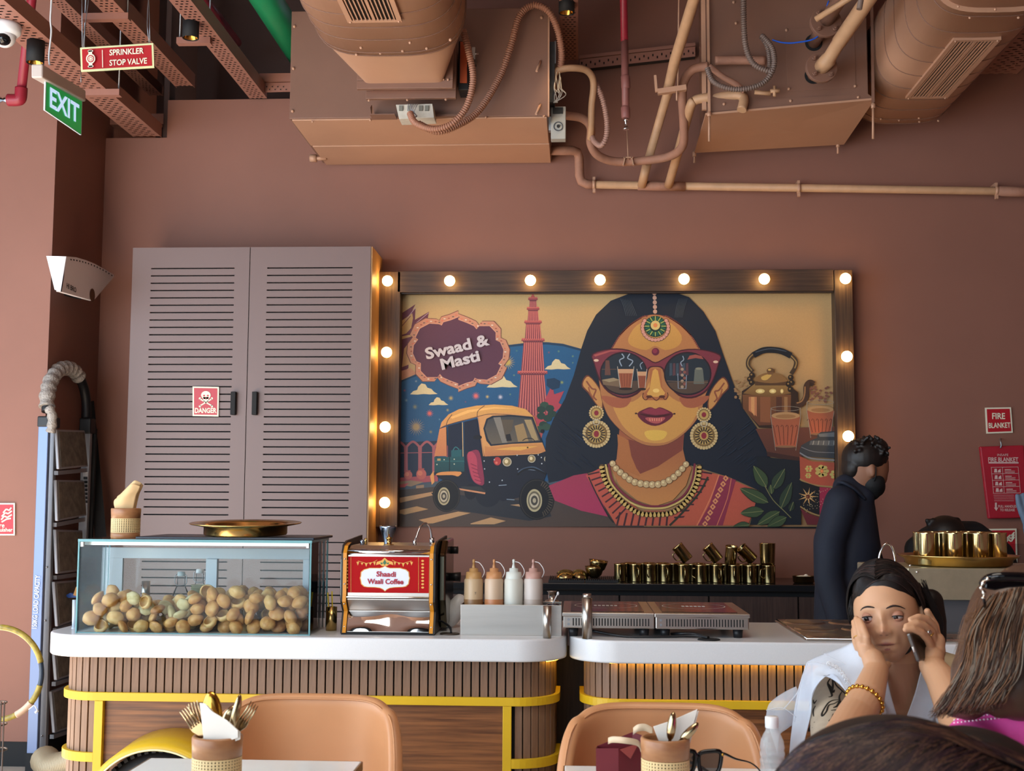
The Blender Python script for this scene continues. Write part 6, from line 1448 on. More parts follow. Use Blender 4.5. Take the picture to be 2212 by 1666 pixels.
pan = ob('red_panel', MB().box(mx0+.014, mx1-.014, yb_, yb_+.002, fz(1281), fz(1203)), mat('banner_red', '9c0f14', .6, spec=.12), cmx, label='glossy red panel with festive print')
def rp2(x, y, l=.001): return P(x, y, yb_-l)
def pf(polys, m, name, l=.0008):
    b = MB()
    for pl in polys: b.poly([rp2(x, y, l) for x, y in pl])
    return ob(name, b, m, pan)
OGL = mat('print_gold', 'd09a4a', .5); LBL = mat('label_blue_white', 'cfd6ea', .4)
def badge2(sx, sy, cx_, cy_):
    h_ = [(0, -1.12), (.08, -1.0), (.2, -.92), (.62, -.92), (.70, -.86), (.84, -.78), (.96, -.55), (.97, -.2), (1, 0), (.97, .25), (.95, .55), (.84, .78), (.70, .84), (.40, .86), (.2, .92), (.08, 1.05), (0, 1.22)]
    return [(cx_+x*sx, cy_+y*sy) for x, y in h_]+[(cx_-x*sx, cy_+y*sy) for x, y in h_[::-1]]
pf([badge2(54.5, 24, 831.5, 1249)], OGL, 'label_border'); pf([badge2(52.5, 22.5, 831.5, 1249)], LBL, 'white_label', .0013)
RT = mat('crimson_print', '9a1830', .5)
for s_, cx_, cy_, w_, h_ in (('Shaadi', 834, 1240.5, 42, 11.5), ('Waali Coffee', 832.5, 1256.5, 78, 11.5)):
    text(s_, RT, pan, rp2(cx_, cy_, .0018), rp2(cx_+w_/2, cy_+.5)-rp2(cx_-w_/2, cy_-.5), (0, 0, 1), bold=.03, h=h_*MY/F)
mot = [[(831, 1205), (838, 1211), (848, 1214), (850, 1221), (842, 1219), (836, 1223), (831, 1223), (825, 1223), (820, 1219), (812, 1221), (814, 1214), (824, 1211)]]
pf(mot, OGL, 'lotus_motif'); pf([[(831, 1209), (835, 1216), (831, 1221), (827, 1216)], [(822, 1215), (828, 1217), (823, 1220)], [(840, 1215), (834, 1217), (839, 1220)]], mat('print_green', '2f6a4a', .5), 'lotus_petals', .0013)
gar = []
for s_ in (-1, 1):
    for k in range(5): x = 831+s_*(22+k*9); y = 1214+math.sin(k/4*PI)*3; gar.append([(x-3, y), (x+3, y), (x, y+8 if k % 2 == 0 else y+5)])
    gar += stroke([(831+s_*16, 1210), (831+s_*26, 1215), (831+s_*40, 1217), (831+s_*58, 1212)], .9)
    for k in range(9): gar.append(circ(831+s_*82, 1212+k*7.2, 3.2, 2.4, 7))
    gar += stroke([(831+s_*73, 1204), (831+s_*73, 1279)], .7)
pf(gar, OGL, 'garland_print')
# bag, cable, disc
b = MB().ell((0, 0, 0), (.033, .035, .055), 20, 14)
cB = Vector((P(976, 1315, 4.05).x+.005, 4.08, ZS+.052)); b.v = [tuple(Vector(v)*(1+.10*noise.noise(Vector(v)*38))+Vector((.018*(v[2]/.05), 0, 0))+cB) for v in b.v]
ob('plastic_bag', b, mat('white_plastic_bag', 'd9dadb', .35, var=.1, vs=25, bump=.15, bs=20), label='crumpled white plastic bag right of the coffee machine', cat='bag')
dsk = Vector((P(971, 1369, 3.87).x, 3.875, ZS)); ob('cable_grommet', MB().cyl(dsk, dsk+Vector((0, 0, .004)), .031, .029, 24), mat('bronze_disc', '4a4038', .4, metal=.6), label='dark round cable disc on the worktop beside the coffee machine', cat='grommet')
ob('power_cable', MB().tube(spl([Vector((mx1+.006, 3.93, ZS+.035)), Vector((mx1+.022, 3.92, ZS+.033)), dsk+Vector((-.002, .02, .02)), dsk+Vector((.004, .005, .004))], 6), .0035, 7), BLACK, label='black cable curving from the coffee machine to the round disc', cat='cable')
# steel bottle box
by0 = 3.86; bX0, bX1 = P(995, 1340, by0).x, P(1213, 1340, by0).x; bz = P(1100, 1307, by0).z
sbx = ob('steel_box', MB().box(bX0, bX1, by0, by0+.002, ZS, bz).box(bX0, bX1, by0+.13, by0+.132, ZS, bz).box(bX0, bX0+.002, by0+.002, by0+.13, ZS, bz).box(bX1-.002, bX1, by0+.002, by0+.13, ZS, bz).box(bX0+.002, bX1-.002, by0+.002, by0+.13, ZS, ZS+.002), STEEL, label='rectangular brushed steel box holding the sauce bottles', cat='box', bev=.0006)
cols = [('b8a080', '8a6846', 'pale squeeze bottle with a little brown sauce, leftmost in the steel box', 'b28a58'), ('c0a890', 'b87a50', 'pinkish squeeze bottle with orange sauce, second from left in the steel box', 'b9855a'), ('c2c4bc', 'c2c4bc', 'plain whitish squeeze bottle, third from left in the steel box', 'c9d0cc'), ('b9b0aa', 'a89a90', 'greyish squeeze bottle with a pink collar, rightmost in the steel box', 'b08a80')]
for (cb1, cs_, lab, cc_), px in zip(cols, (1023, 1067, 1109.5, 1152)):
    yq = by0+.055; x = P(px, 1280, yq).x; c_ = Vector((x, yq, ZS+.002)); s = E('squeeze_bottle', c_, lab, 'bottle', 'squeeze bottles in the steel box')
    m1 = mat('squeeze_'+cb1, cb1, .35, sss=.0); zt2 = P(px, 1250, yq).z-ZS-.002; zc2 = P(px, 1236, yq).z-ZS-.002; zn2 = P(px, 1228, yq).z-ZS-.002; ztp = P(px, 1208, yq).z-ZS-.002
    zs_ = P(px, 1294, yq).z-ZS-.002
    ob('bottle_body', MB().lathe([(0, 0), (.027, 0), (.029, .006), (.0295, zs_), (.0295, zt2-.006), (.027, zt2)], 28, c=c_), m1, s)
    if cs_ != cb1: ob('sauce', MB().lathe([(.0296, .01), (.0298, zs_-.003), (.0296, zs_)], 28, c=c_), mat('sauce_'+cs_, cs_, .35), s, label='sauce showing through the lower body')
    ob('screw_collar', MB().lathe([(.026, zt2-.002), (.0255, zt2+.001), (.0235, zc2), (.014, zc2+.001), (.0135, zn2), (.006, zn2+.001)], 24, c=c_), mat('collar_'+cc_, cc_, .4), s)
    ob('nozzle', MB().lathe([(.0065, zn2), (.003, zn2+.016), (.0042, zn2+.0165), (.0042, ztp-.002), (0, ztp)], 14, c=c_), mat('collar_'+cc_, cc_, .4), s)
    ob('cap_strap', MB().tube(spl([c_+Vector((.003, 0, ztp-.008)), c_+Vector((.018, 0, ztp-.012)), c_+Vector((.030, 0, ztp-.028)), c_+Vector((.033, 0, ztp-.042)), c_+Vector((.026, 0, zt2+.003))], 5), .0013, 5), WHITEP, s)
text('T', mat('ink', '3a3a3a', .6), bpy.data.objects['squeeze_bottle'], P(1027, 1282, by0+.025), Vector((.006, 0, 0)), (0, 0, 1), h=.007)
j = Vector((P(1194, 1290, by0+.06).x, by0+.07, ZS+.002)); jr = E('dark_jar', j, 'dark blue jar with a spoon at the right end of the steel box', 'jar')
ob('jar_body', MB().lathe([(0, 0), (.018, 0), (.0195, .075), (.0195, .088), (.016, .090), (0, .090)], 24, c=j), mat('navy_glass', '141c30', .12), jr)
ob('spoon', MB().tube([j+Vector((0, 0, .09)), j+Vector((.014, 0, .118))], .002, 6).ell(j+Vector((.016, 0, .121)), (.004, .002, .006), 8, 6), WHITEP, jr)
j2 = Vector((P(1192, 1270, 4.12).x, 4.14, ZS)); ob('steel_canister', MB().lathe([(0, 0), (.022, 0), (.022, .085), (.012, .088), (.013, .112), (.017, .115), (0, .116)], 24, c=j2), STEEL, label='steel canister behind the dark jar', cat='canister')
for px, y0, r, lab in ((1182, 1309, .0128, 'short steel post at the right end of the left worktop'), (1268, 1293, .0152, 'tall steel post with a cap at the left end of the right worktop')):
    Yp = 3.80; p = Vector((P(px, 1350, Yp).x, Yp, ZS)); h_ = P(px, y0, Yp).z-ZS; s = E('steel_post', p, lab, 'post')
    ob('tube', MB().cyl(p, p+Vector((0, 0, h_)), r, n=28), STEEL, s)
    if r > .014: ob('cap', MB().cyl(p+Vector((0, 0, h_)), p+Vector((0, 0, h_+.014)), r*.85, n=24), STEEL, s)
# induction cooktops
cy0 = 3.84; czb = P(1400, 1359, cy0).z; czt = P(1400, 1325, cy0).z; cyb = 4.27
BGL = mat('black_ceramic_glass', '241a1a', .1); WPR = mat('white_print', 'c4c0bc', .5)
for i, (pa_, pb_) in enumerate(((1217, 1414), (1416, 1618))):
    x0, x1 = P(pa_, 1340, cy0).x, P(pb_, 1340, cy0).x; s = E('induction_cooktop', ((x0+x1)/2, 4.05, ZS), ('left steel induction cooktop with a black glass top', 'right steel induction cooktop with a black glass top')[i], 'cooktop', 'induction cooktops')
    ob('steel_body', MB().box(x0, x1, cy0, cyb, czb, czt-.002), STEEL, s, bev=.003)
    ob('top_frame', MB().box(x0-.003, x1+.003 if i else x1-.001, cy0-.004, cyb+.003, czt-.012, czt), STEEL, s, bev=.002)
    gx0, gx1, gy0, gy1 = x0+.022, x1-.03, cy0+.035, cyb-.02
    ob('glass_top', MB().box(gx0, gx1, gy0, gy1, czt, czt+.0015), BGL, s)
    cx_, cyy = (gx0+gx1)/2, (gy0+gy1)/2+.02
    ob('ring_mark', MB().lathe([(.098, 0), (.101, 0)], 48, c=(cx_, cyy, czt+.0021), smooth=False), WPR, s)
    b = MB()
    for k in range(6): b.box(cx_-.038+k*.013, cx_-.029+k*.013, cyy-.014, cyy+.014, czt+.0018, czt+.0022)
    for k in range(5): b.box(cx_-.036+k*.013, cx_-.034+k*.013, cyy-.008, cyy+.0, czt+.0022, czt+.0023)
    ob('logo_mark', b, WPR, s, kind='stuff')
    b = MB(); n = 27; a0 = x0+(.03 if i == 0 else .034); a1 = x1-.018
    for k in range(n): xx = a0+(a1-a0)*k/(n-1); b.box(xx-.0018, xx+.0018, cy0-.0006, cy0+.0005, czb+.008, czb+.030)
    ob('vent_slot', b, BLACKM, s, kind='stuff')
    for xx, yy in ((x0+.03, cy0+.03), (x1-.03, cy0+.03), (x0+.03, cyb-.03), (x1-.03, cyb-.03)): ob('foot', MB().cyl((xx, yy, ZS), (xx, yy, czb), .013, .016, 14), BLACK, s)
    b = MB()
    for zz_ in (czb+.026, czb+.012): b.cyl((x0+.016, cy0-.001, zz_), (x0+.016, cy0+.001, zz_), .004, n=12)
    ob('label_dot', b, GREYM, s, kind='stuff')
ob('power_cable', MB().tube(spl([Vector((P(1280, 1360, 3.88).x, 3.88, ZS+.015)), Vector((P(1345, 1368, 3.84).x, 3.835, ZS+.0045)), Vector((P(1400, 1368, 3.84).x, 3.828, ZS+.0045)), Vector((P(1455, 1362, 3.84).x, 3.84, ZS+.0045)), Vector((P(1500, 1365, 3.84).x, 3.84, ZS+.008)), Vector((P(1528, 1376, 3.82).x, 3.805, ZS+.006))], 7), .004, 7).tube(spl([Vector((P(1450, 1352, 3.9).x, 3.9, ZS+.006)), Vector((P(1470, 1356, 3.86).x, 3.855, ZS+.012)), Vector((P(1500, 1362, 3.86).x, 3.845, ZS+.012)), Vector((P(1530, 1376, 3.82).x, 3.808, ZS+.006))], 6), .004, 7), BLACK, label='black cables trailing under the cooktops', cat='cable')
g_ = Vector((P(1532, 1379, 3.79).x, 3.80, ZS)); ob('cable_grommet', MB().cyl(g_, g_+Vector((0, 0, .003)), .034, .032, 28), BLACKM, label='black round cable outlet in front of the cooktops', cat='grommet')
# sunken pan insert
ZI = ZS+.004; i0 = PZ(1680, 1341, ZI); i1 = PZ(1733, 1382, ZI); ix0 = i0.x-.01; iy0, iy1 = i1.y, i0.y
ix1 = ix0+.62
pi_ = E('pan_insert', ((ix0+ix1)/2, (iy0+iy1)/2, ZS), 'shiny steel food pan insert with round wells in the right worktop', 'food pan')
ob('plate', MB().box(ix0, ix1, iy0, iy1, ZS, ZS+.006), STEEL, pi_, bev=.003)
ob('raised_rim', MB().tube([(ix0+.006, iy0+.006, ZI+.002), (ix1-.006, iy0+.006, ZI+.002), (ix1-.006, iy1-.006, ZI+.002), (ix0+.006, iy1-.006, ZI+.002)], .004, 6, closed=True), CHROME, pi_)
for r_ in range(3):
    for c_ in range(4):
        ob('lid', MB().lathe([(.070, 0), (.066, .005), (.058, .003), (.03, .009), (0, .010)], 26, c=(ix0+.085+c_*.15, iy0+.085+r_*(iy1-iy0-.17)/2, ZS+.006)), STEEL, pi_)
# right-hand machine with brass tray of tumblers
rm = E('steel_appliance', (1.25, 4.1, ZS), 'brushed steel appliance with a grey lower front at the right end of the counter', 'appliance')
ry = 3.88; rx0 = P(1962, 1300, ry).x; rx1 = 1.75; rz1 = P(2080, 1228, ry).z; rz2 = P(2080, 1297, ry).z
SATIN = mat('satin_champagne_steel', 'b8b29a', .38, metal=.75, var=.06, vs=30)
ob('upper_housing', MB().box(rx0, rx1, ry, ry+.36, rz2, rz1), SATIN, rm, bev=.003)
ob('lower_front', MB().box(rx0+.01, rx1, ry+.02, ry+.36, ZS+.02, rz2), mat('slate_grey_panel', '4c4d52', .5), rm)
ob('drip_base', MB().box(rx0-.02, rx1, ry-.03, ry+.36, ZS, ZS+.02), STEEL, rm, bev=.003)
b = MB()
for x, y in ((1981, 1236), (1966, 1222)): b.ell(P(x, y, ry-.001), .004, 8, 6)
ob('screw', b, CHROME, rm, kind='stuff')
ob('steam_pipe', MB().tube(spl([P(1898, 1224, 4.0), P(1900, 1200, 4.0), P(1908, 1180, 4.0), P(1917, 1175, 4.0), P(1926, 1182, 4.0), P(1932, 1200, 4.0), P(1935, 1224, 4.0)], 5), .0038, 8), CHROME, rm)
ob('side_head', MB().box(P(1890, 1222, 3.95).x, rx0, 3.93, 4.2, rz2, P(1900, 1223, 3.95).z), SATIN, rm, bev=.004)
tc_ = Vector((P(2070, 1220, 4.05).x, 4.05, rz1))
ob('brass_tray', MB().lathe([(0, 0), (.150, 0), (.160, .006), (.163, .020), (.182, .030), (.185, .034), (.180, .034), (.158, .022), (.152, .008), (0, .005)], 56, c=tc_), BRASS, label='round brass tray full of tumblers on the steel appliance', cat='tray')
TUM = mat('bright_brass_tumbler', 'cabd90', .16, metal=1, var=.06, vs=5, vstretch=(4, 4, .1))
tp0 = None
for k, (px, Y) in enumerate(((2003, 3.965), (2062, 3.955), (2116, 3.955), (2155, 3.985), (1993, 4.035), (2040, 4.03), (2090, 4.025), (2140, 4.05), (2016, 4.11), (2070, 4.10), (2120, 4.12), (2050, 4.17), (2095, 4.18))):
    x = P(px, 1200, Y).x
    if tp0 is None:
        tp0 = ob('brass_tumbler', MB().lathe([(0, 0), (.0265, 0), (.028, .003), (.0285, .096), (.0292, .100), (.0275, .100), (.0265, .096), (.026, .005), (0, .005)], 32), TUM, centre=(0, 0, 0), label='plain brass tumbler standing on the brass tray at the right', cat='tumbler', group='brass tumblers on the tray'); o = tp0
    else: o = tp0.copy(); C.objects.link(o)
    o.location = (x, Y, rz1+.0055)
    o['label'] = 'plain brass tumbler, '+['leftmost', 'second from left', 'third from left', 'rightmost'][k]+' of the front ones on the brass tray' if k < 4 else 'brass tumbler half hidden behind the front ones on the brass tray'
ob('acrylic_screen', MB().box(P(2168, 1165, 4.25).x, P(2300, 1165, 4.25).x, 4.25, 4.256, rz1, P(2190, 1175, 4.25).z), CLEARP, label='clear acrylic guard behind the tray at the right edge', cat='screen')
# ---------------------------------------------------------------- ladder
LD = E('step_ladder', (XC+.05, 6.25, 0), 'folded grey aluminium step ladder leaning beside the column', 'ladder')
ALU = mat('ladder_blue_aluminium', '6f80a4', .35, metal=.3); ALG = mat('ladder_grey_aluminium', '8f8f94', .4, metal=.4)
XL = XC+.055
def lp(x, y, X=None): return PX(x, y, X if X is not None else XL)
r1t, r1b = P(97, 905, 5.96), P(71, 1640, 5.96); r2t, r2b = P(113, 910, 6.06), P(92, 1650, 6.04)
r3t, r3b = P(189, 925, 6.42), P(160, 1660, 6.42)
ob('front_rail', MB().bar(r1t, r1b, .05, .03, (0, 1, 0)), ALU, LD, bev=.003, label='pale blue front rail')
ob('rear_rail', MB().bar(r2t, r2b, .038, .03, (0, 1, 0)), ALG, LD, bev=.003)
ob('far_rail', MB().bar(r3t, r3b, .045, .03, (0, 1, 0)), ALG, LD, bev=.003)
ob('far_rail', MB().bar(r3t+Vector((.02, .05, 0)), r3b+Vector((.02, .05, 0)), .02, .02, (0, 1, 0)), BLACKM, LD)
ob('rubber_foot', MB().bar(r1b+Vector((0, 0, .03)), Vector((r1b.x, r1b.y, 0)), .055, .04, (0, 1, 0)), BLACKM, LD); ob('rubber_foot', MB().bar(r2b+Vector((0, 0, .02)), Vector((r2b.x, r2b.y, 0)), .045, .04, (0, 1, 0)), BLACKM, LD); ob('rubber_foot', MB().bar(r3b, Vector((r3b.x, r3b.y, 0)), .045, .04, (0, 1, 0)), BLACKM, LD)
ob('hinge_cap', MB().box(r1t.x-.028, r1t.x+.028, 5.935, 6.08, r1t.z-.04, r1t.z+.012), BLACK, LD, bev=.006); ob('hinge_cap', MB().box(r3t.x-.03, r3t.x+.03, 6.38, 6.46, r3t.z-.03, r3t.z+.05), BLACK, LD, bev=.006)
hoop = spl([P(186, 905, 6.42), P(186, 868, 6.42), P(180, 835, 6.38), P(166, 808, 6.3), P(148, 796, 6.22), P(128, 799, 6.14), P(112, 818, 6.06), P(103, 850, 6.0), P(101, 890, 5.97)], 6)
ob('top_hoop', MB().tube(hoop, .025, 12), BLACK, LD)
wrap = [Vector(v) for v in hoop[16:]]
b = MB(); wr = spl(wrap[::3], 5); b.tube(wr, [.036+.004*math.sin(i*1.3) for i in range(len(wr))], 18)
b.v = [tuple(Vector(v)*1+Vector((.004*noise.noise(Vector(v)*30), .004*noise.noise(Vector(v)*30+Vector((5, 5, 5))), 0))) for v in b.v]
b2 = MB().tube(spl([P(104, 880, 5.93), P(112, 895, 5.93), P(112, 920, 5.93), P(109, 935, 5.93)], 4), [.02+.008*((i % 3)/3) for i in range(13)], 10)
BW = mat('bubble_wrap', '9a948e', .25, var=.25, vs=90, bump=.5, bs=110)
ob('bubble_wrap', b, BW, LD, label='bubble wrap around the top hoop'); ob('bubble_wrap', b2, BW, LD)
TRD = mat('worn_black_tread', '4a443e', .8, col2='6c6358', vs=24, bump=.1, bs=60)
PAT = mat('brown_patch', '8a5c44', .8)
steps = [[(116, 928), (177, 930), (184, 1008), (121, 1014)], [(115, 1037), (176, 1038), (181, 1114), (118, 1126)], [(114, 1144), (172, 1146), (176, 1232), (118, 1240)], [(111, 1257), (172, 1252), (172, 1335), (118, 1354)], [(108, 1374), (170, 1362), (170, 1452), (116, 1470)], [(104, 1494), (168, 1470), (168, 1565), (112, 1584)]]
for k, q in enumerate(steps):
    X = XL+.012; g = [PX(q[0][0], q[0][1], X), PX(q[1][0], q[1][1], X+.0), PX(q[2][0], q[2][1], X+.03), PX(q[3][0], q[3][1], X+.03)]
    st = ob('step', MB().prism(g, (.016, 0, 0)), ALG, LD, bev=.004)
    c_ = sum(g, Vector())/4; gi_ = [v.lerp(c_, .10)+Vector((.0175, 0, 0)) for v in g]; ob('tread_mat', MB().prism(gi_, (.002, 0, 0)), TRD, st)
    if k < 2: ob('brown_patch', MB().poly([c_+(v-c_)*.4+Vector((.0205, .02*(1-k*.6), -.02)) for v in [g[0].lerp(g[1], .3), g[1], g[2], g[3], g[0].lerp(g[3], .4)]]), PAT, st)
    cr = ob('cross_bar', MB().bar(PX(q[3][0], q[3][1]+8, X), PX(q[2][0], q[2][1]+8, X), .02, .02), ALG, LD)
for y in (1230, 1345, 1590, 1636):
    t = (y-910)/740; v = r2t.lerp(r2b, t)+Vector((0, -.017, 0)); ob('rivet', MB().ell(v, .005, 8, 6), CHROME, LD)
ob('rating_label', MB().poly([P(179, 1020, 6.395), P(190, 1020, 6.395), P(189, 1090, 6.395), P(178, 1090, 6.395)]), mat('pale_label', 'b9b9bc', .5), LD)
b = MB()
for k in range(7): b.poly([P(180, 1030+k*8.5, 6.39), P(189, 1030+k*8.5, 6.39), P(189, 1036+k*8.5, 6.39), P(180, 1036+k*8.5, 6.39)])
ob('label_pictograms', b, BLACK, LD, kind='stuff')
a_, c_ = P(74, 1358, 5.94), P(82, 1243, 5.94)
text('150KG LOAD CAPACITY', mat('ladder_print', 'd4dae4', .5), LD, (a_+c_)/2, c_-a_, Vector((-1, 0, 0)), h=.024, bold=.01)
# flexible hose on the floor
ob('ribbed_hose', corr([Vector((P(98, 1640, 5.85).x, 5.85, .075)), Vector((P(125, 1640, 5.75).x, 5.7, .075)), Vector((P(160, 1610, 5.6).x, 5.55, .12)), Vector((P(230, 1560, 5.4).x, 5.3, .22))], .068, .022, 16), mat('tan_hose', 'a39378', .4, metal=.3), label='thick ribbed ventilation hose on the floor behind the left counter', cat='hose')
# hoop and wire rack at the left edge
hp = E('wheel_hoop', P(-6, 1553, 3.3), 'thin gold and black hoop at the left edge in front of the column', 'hoop')
hc_ = P(-6, 1455, 3.3); R_ = 99*3.3/F
def harc(a0, a1, n=24): return [hc_+Vector((R_*math.cos(math.radians(a)), 0, R_*math.sin(math.radians(a)))) for a in [a0+(a1-a0)*i/n for i in range(n+1)]]
ob('black_rim', MB().tube(harc(0, 360, 72)[:-1], .0065, 10, closed=True), mat('dark_blue_rim', '2a3848', .35), hp)
GT = mat('gold_printed_tape', 'b09a3c', .4, col2='7a6c30', vs=60)
ob('gold_tape', MB().tube(harc(14, 88), .0078, 10), GT, hp, label='gold printed tape'); ob('gold_tape', MB().tube(harc(-38, -14), .0078, 10), GT, hp); ob('gold_tape', MB().tube(harc(-100, -62), .0078, 10), GT, hp)
ob('clear_tape', MB().tube(harc(-62, -38), .0092, 10), mat('clear_tape', 'c9a890', .3), hp)
ob('small_hook', MB().tube([P(62, 1533, 3.29), P(73, 1524, 3.29), P(76, 1526, 3.29), P(83, 1538, 3.29)], .0013, 5).tube([P(76, 1540, 3.29), P(82, 1535, 3.29)], .003, 6), WHITEP, hp)
ob('back_upright', MB().tube([P(-6, 1553, 3.3), Vector((P(-6, 1553, 3.3).x, 3.3, 0))], .006, 8), BLACKM, hp)
wr_ = E('wire_rack', (P(0, 1600, 3.1).x, 3.1, 0), 'thin wire rack standing at the bottom left edge', 'rack')
WI = mat('rack_wire', '6a5c54', .4, metal=.6)
for x in (10, 3, -20): ob('upright', MB().tube([P(x, 1516, 3.1), Vector((P(x, 1516, 3.1).x, 3.1, 0))], .002, 5), WI, wr_)
for y in (1519, 1565, 1620, 1700):
    c_ = P(-8, y, 3.14); ob('ring', MB().tube([c_+Vector((.024*math.cos(a), .03*math.sin(a), 0)) for a in [2*PI*i/24 for i in range(24)]], .0018, 5, closed=True), WI, wr_)
# ---------------------------------------------------------------- people
from mathutils.bvhtree import BVHTree
def smin(x, a): return 1/(1+math.exp(-x/a))
def capsule(b, p, q, r1, r2, n=22):
    p = Vector(p); q = Vector(q); b.ell(p, r1, n, 10); b.ell(q, r2, n, 10); b.cyl(p, q, r1, r2, n)
def chain(b, pts, rs):
    for i in range(len(pts)-1): capsule(b, pts[i], pts[i+1], rs[i], rs[i+1])
def remesh(name, b, vox, m, parent=None, smooth=3, colf=None, disp=None, **k):
    me = bpy.data.meshes.new('t'); me.from_pydata([tuple(v) for v in b.v], [], b.f)
    t = bpy.data.objects.new('t', me); C.objects.link(t)
    r = t.modifiers.new('r', 'REMESH'); r.mode = 'VOXEL'; r.voxel_size = vox; r.adaptivity = 0
    if smooth: s_ = t.modifiers.new('s', 'SMOOTH'); s_.iterations = smooth; s_.factor = .5
    bpy.context.view_layer.update(); dg_ = bpy.context.evaluated_depsgraph_get()
    m2 = bpy.data.meshes.new_from_object(t.evaluated_get(dg_))
    V = np.empty(len(m2.vertices)*3); m2.vertices.foreach_get('co', V); V = V.reshape(-1, 3); Fq = [tuple(p.vertices) for p in m2.polygons]
    bpy.data.objects.remove(t); bpy.data.meshes.remove(me); bpy.data.meshes.remove(m2)
    o = MB(); o.v = [tuple(v) for v in V]; o.f = Fq; o.sm = [True]*len(Fq); o.mi = [0]*len(Fq)
    o.vc = [None]*len(V) if colf is None else [tuple(c) for c in colf(V)]
    res = ob(name, o, m, parent, **k); return res, BVHTree.FromPolygons(o.v, Fq)
def proj(px, py, bvh, lift=.001, fallback=3.0):
    d = (P(px, py, 1)-CAM).normalized(); h = bvh.ray_cast(CAM, d)
    return (h[0]-d*lift) if h[0] else P(px, py, fallback)
def g2(x, z, x0, z0, sx, sz): return math.exp(-((x-x0)/sx)**2-((z-z0)/sz)**2)
def head(b, M, a=.073, bb=.093, c=.113, female=True, nu=84, nv=64):
    vs = []
    for i in range(nv+1):
        th = PI*i/nv
        for j in range(nu):
            ph = 2*PI*j/nu; dx, dy, dz = math.sin(th)*math.cos(ph), math.sin(th)*math.sin(ph), math.cos(th)
            t = max(0, -dz); X, Z = a*dx, c*dz
            Y = bb*(abs(dy)**(.82 if dy < 0 else 1))*(1 if dy > 0 else -1)
            X *= 1-.30*t**1.7
            if dy > 0: Y *= 1-.45*t
            else: Y *= 1-.10*t**2
            if dy < 0:
                f = 0; ax = abs(X)
                f += .004*g2(ax, Z, .025, .014, .02, .008)-.010*g2(ax, Z, .033, -.007, .014, .010)
                f += .009*g2(X, Z, 0, -.012, .0075, .018)+.021*g2(X, Z, 0, -.038, .0095, .011)+.009*g2(ax, Z, .0125, -.042, .0055, .006)
                f -= .003*g2(X, Z, 0, -.055, .01, .006)
                f += .0065*g2(X, Z, 0, -.0665, .021, .0045)+.0065*g2(X, Z, 0, -.081, .018, .0055)-.009*g2(X, Z, 0, -.0735, .020, .0026)
                f += .006*g2(X, Z, 0, -.103, .02, .010)-.004*g2(X, Z, 0, -.090, .016, .004)
                f += .005*g2(ax, Z, .046, -.026, .016, .014)-.003*g2(ax, Z, .032, -.062, .006, .014)+.002*g2(ax, Z, .024, -.056, .006, .012)
                Y -= f
            vs.append(M @ Vector((X, Y, Z)))
    fs = [(i*nu+j, (i+1)*nu+j, (i+1)*nu+(j+1) % nu, i*nu+(j+1) % nu) for i in range(nv) for j in range(nu)]
    return b.add(vs, fs, True)
def eye(par, M, x, upper, lower, iris=True, skin=None, r=.0134):
    c = Vector((x, -.074, -.007)); e = MB()
    def sp(az, el, rr): return M @ (c+Vector((rr*math.sin(az)*math.cos(el), -rr*math.cos(az)*math.cos(el), rr*math.sin(el))))
    ob('eyeball', MB().ell(M @ c, r, 20, 14), mat('eye_white', 'b9a8a4', .25), par)
    ir = MB().grid(lambda u, v: sp((-.42+.0)+.84*u-.12, -.42+.84*v, r+.0003), 6, 6); ir = MB().lathe([(0, .0004), (.0030, .0003), (.0066, -.0014)], 16, M=(M.to_3x3() @ Matrix.Rotation(PI/2, 3, 'X') @ Matrix.Rotation(.10, 3, 'Y')), c=M @ (c+Vector((-.0015, -r-.0002, -.001))))
    ob('iris', ir, mat('dark_iris', '20130f', .15), par)
    ob('upper_eyelid', MB().grid(lambda u, v: sp(-1.25+2.5*u, upper+(1.5-upper)*v-.18*abs(2*u-1)**2*(1-v), r+.0011), 14, 8), skin, par, solid=.0008)
    ob('lower_eyelid', MB().grid(lambda u, v: sp(-1.25+2.5*u, -1.5+(lower+1.5)*v+.10*abs(2*u-1)**2*v, r+.0010), 14, 8), skin, par, solid=.0008)
    lash = [sp(-1.1+2.2*k/10, upper-.18*abs(2*k/10-1)**2, r+.0018) for k in range(11)]
    ob('eyelashes', MB().tube(lash, [.0006+.0009*math.sin(PI*k/10) for k in range(11)], 5), mat('lash', '140c0c', .6), par)
def skinmat(name, col): return mat(name, 'ffffff', .48, attr='Col', sss=.12, bump=.006, bs=260)
# ---- woman on the phone
WC = P(1916, 1323, 2.97)
MH = Matrix.Translation(WC) @ Matrix.Rotation(math.radians(-21), 4, 'Z') @ Matrix.Rotation(math.radians(-6), 4, 'Y') @ Matrix.Rotation(math.radians(-2), 4, 'X')
wo = E('person', (WC.x+.02, 3.08, 0), 'woman in a white sheer scarf leaning her cheek on her hand and holding a phone', 'person')
b = MB(); head(b, MH)
capsule(b, P(1930, 1405, 3.02), P(1948, 1500, 3.05), .050, .054); capsule(b, P(1950, 1480, 3.05), P(1948, 1575, 3.045), .054, .022)
ear = MH @ Vector((.074, .005, -.012)); b.ell(ear, (.008, .016, .026))
ear = MH @ Vector((-.073, .005, -.012)); b.ell(ear, (.008, .016, .026))
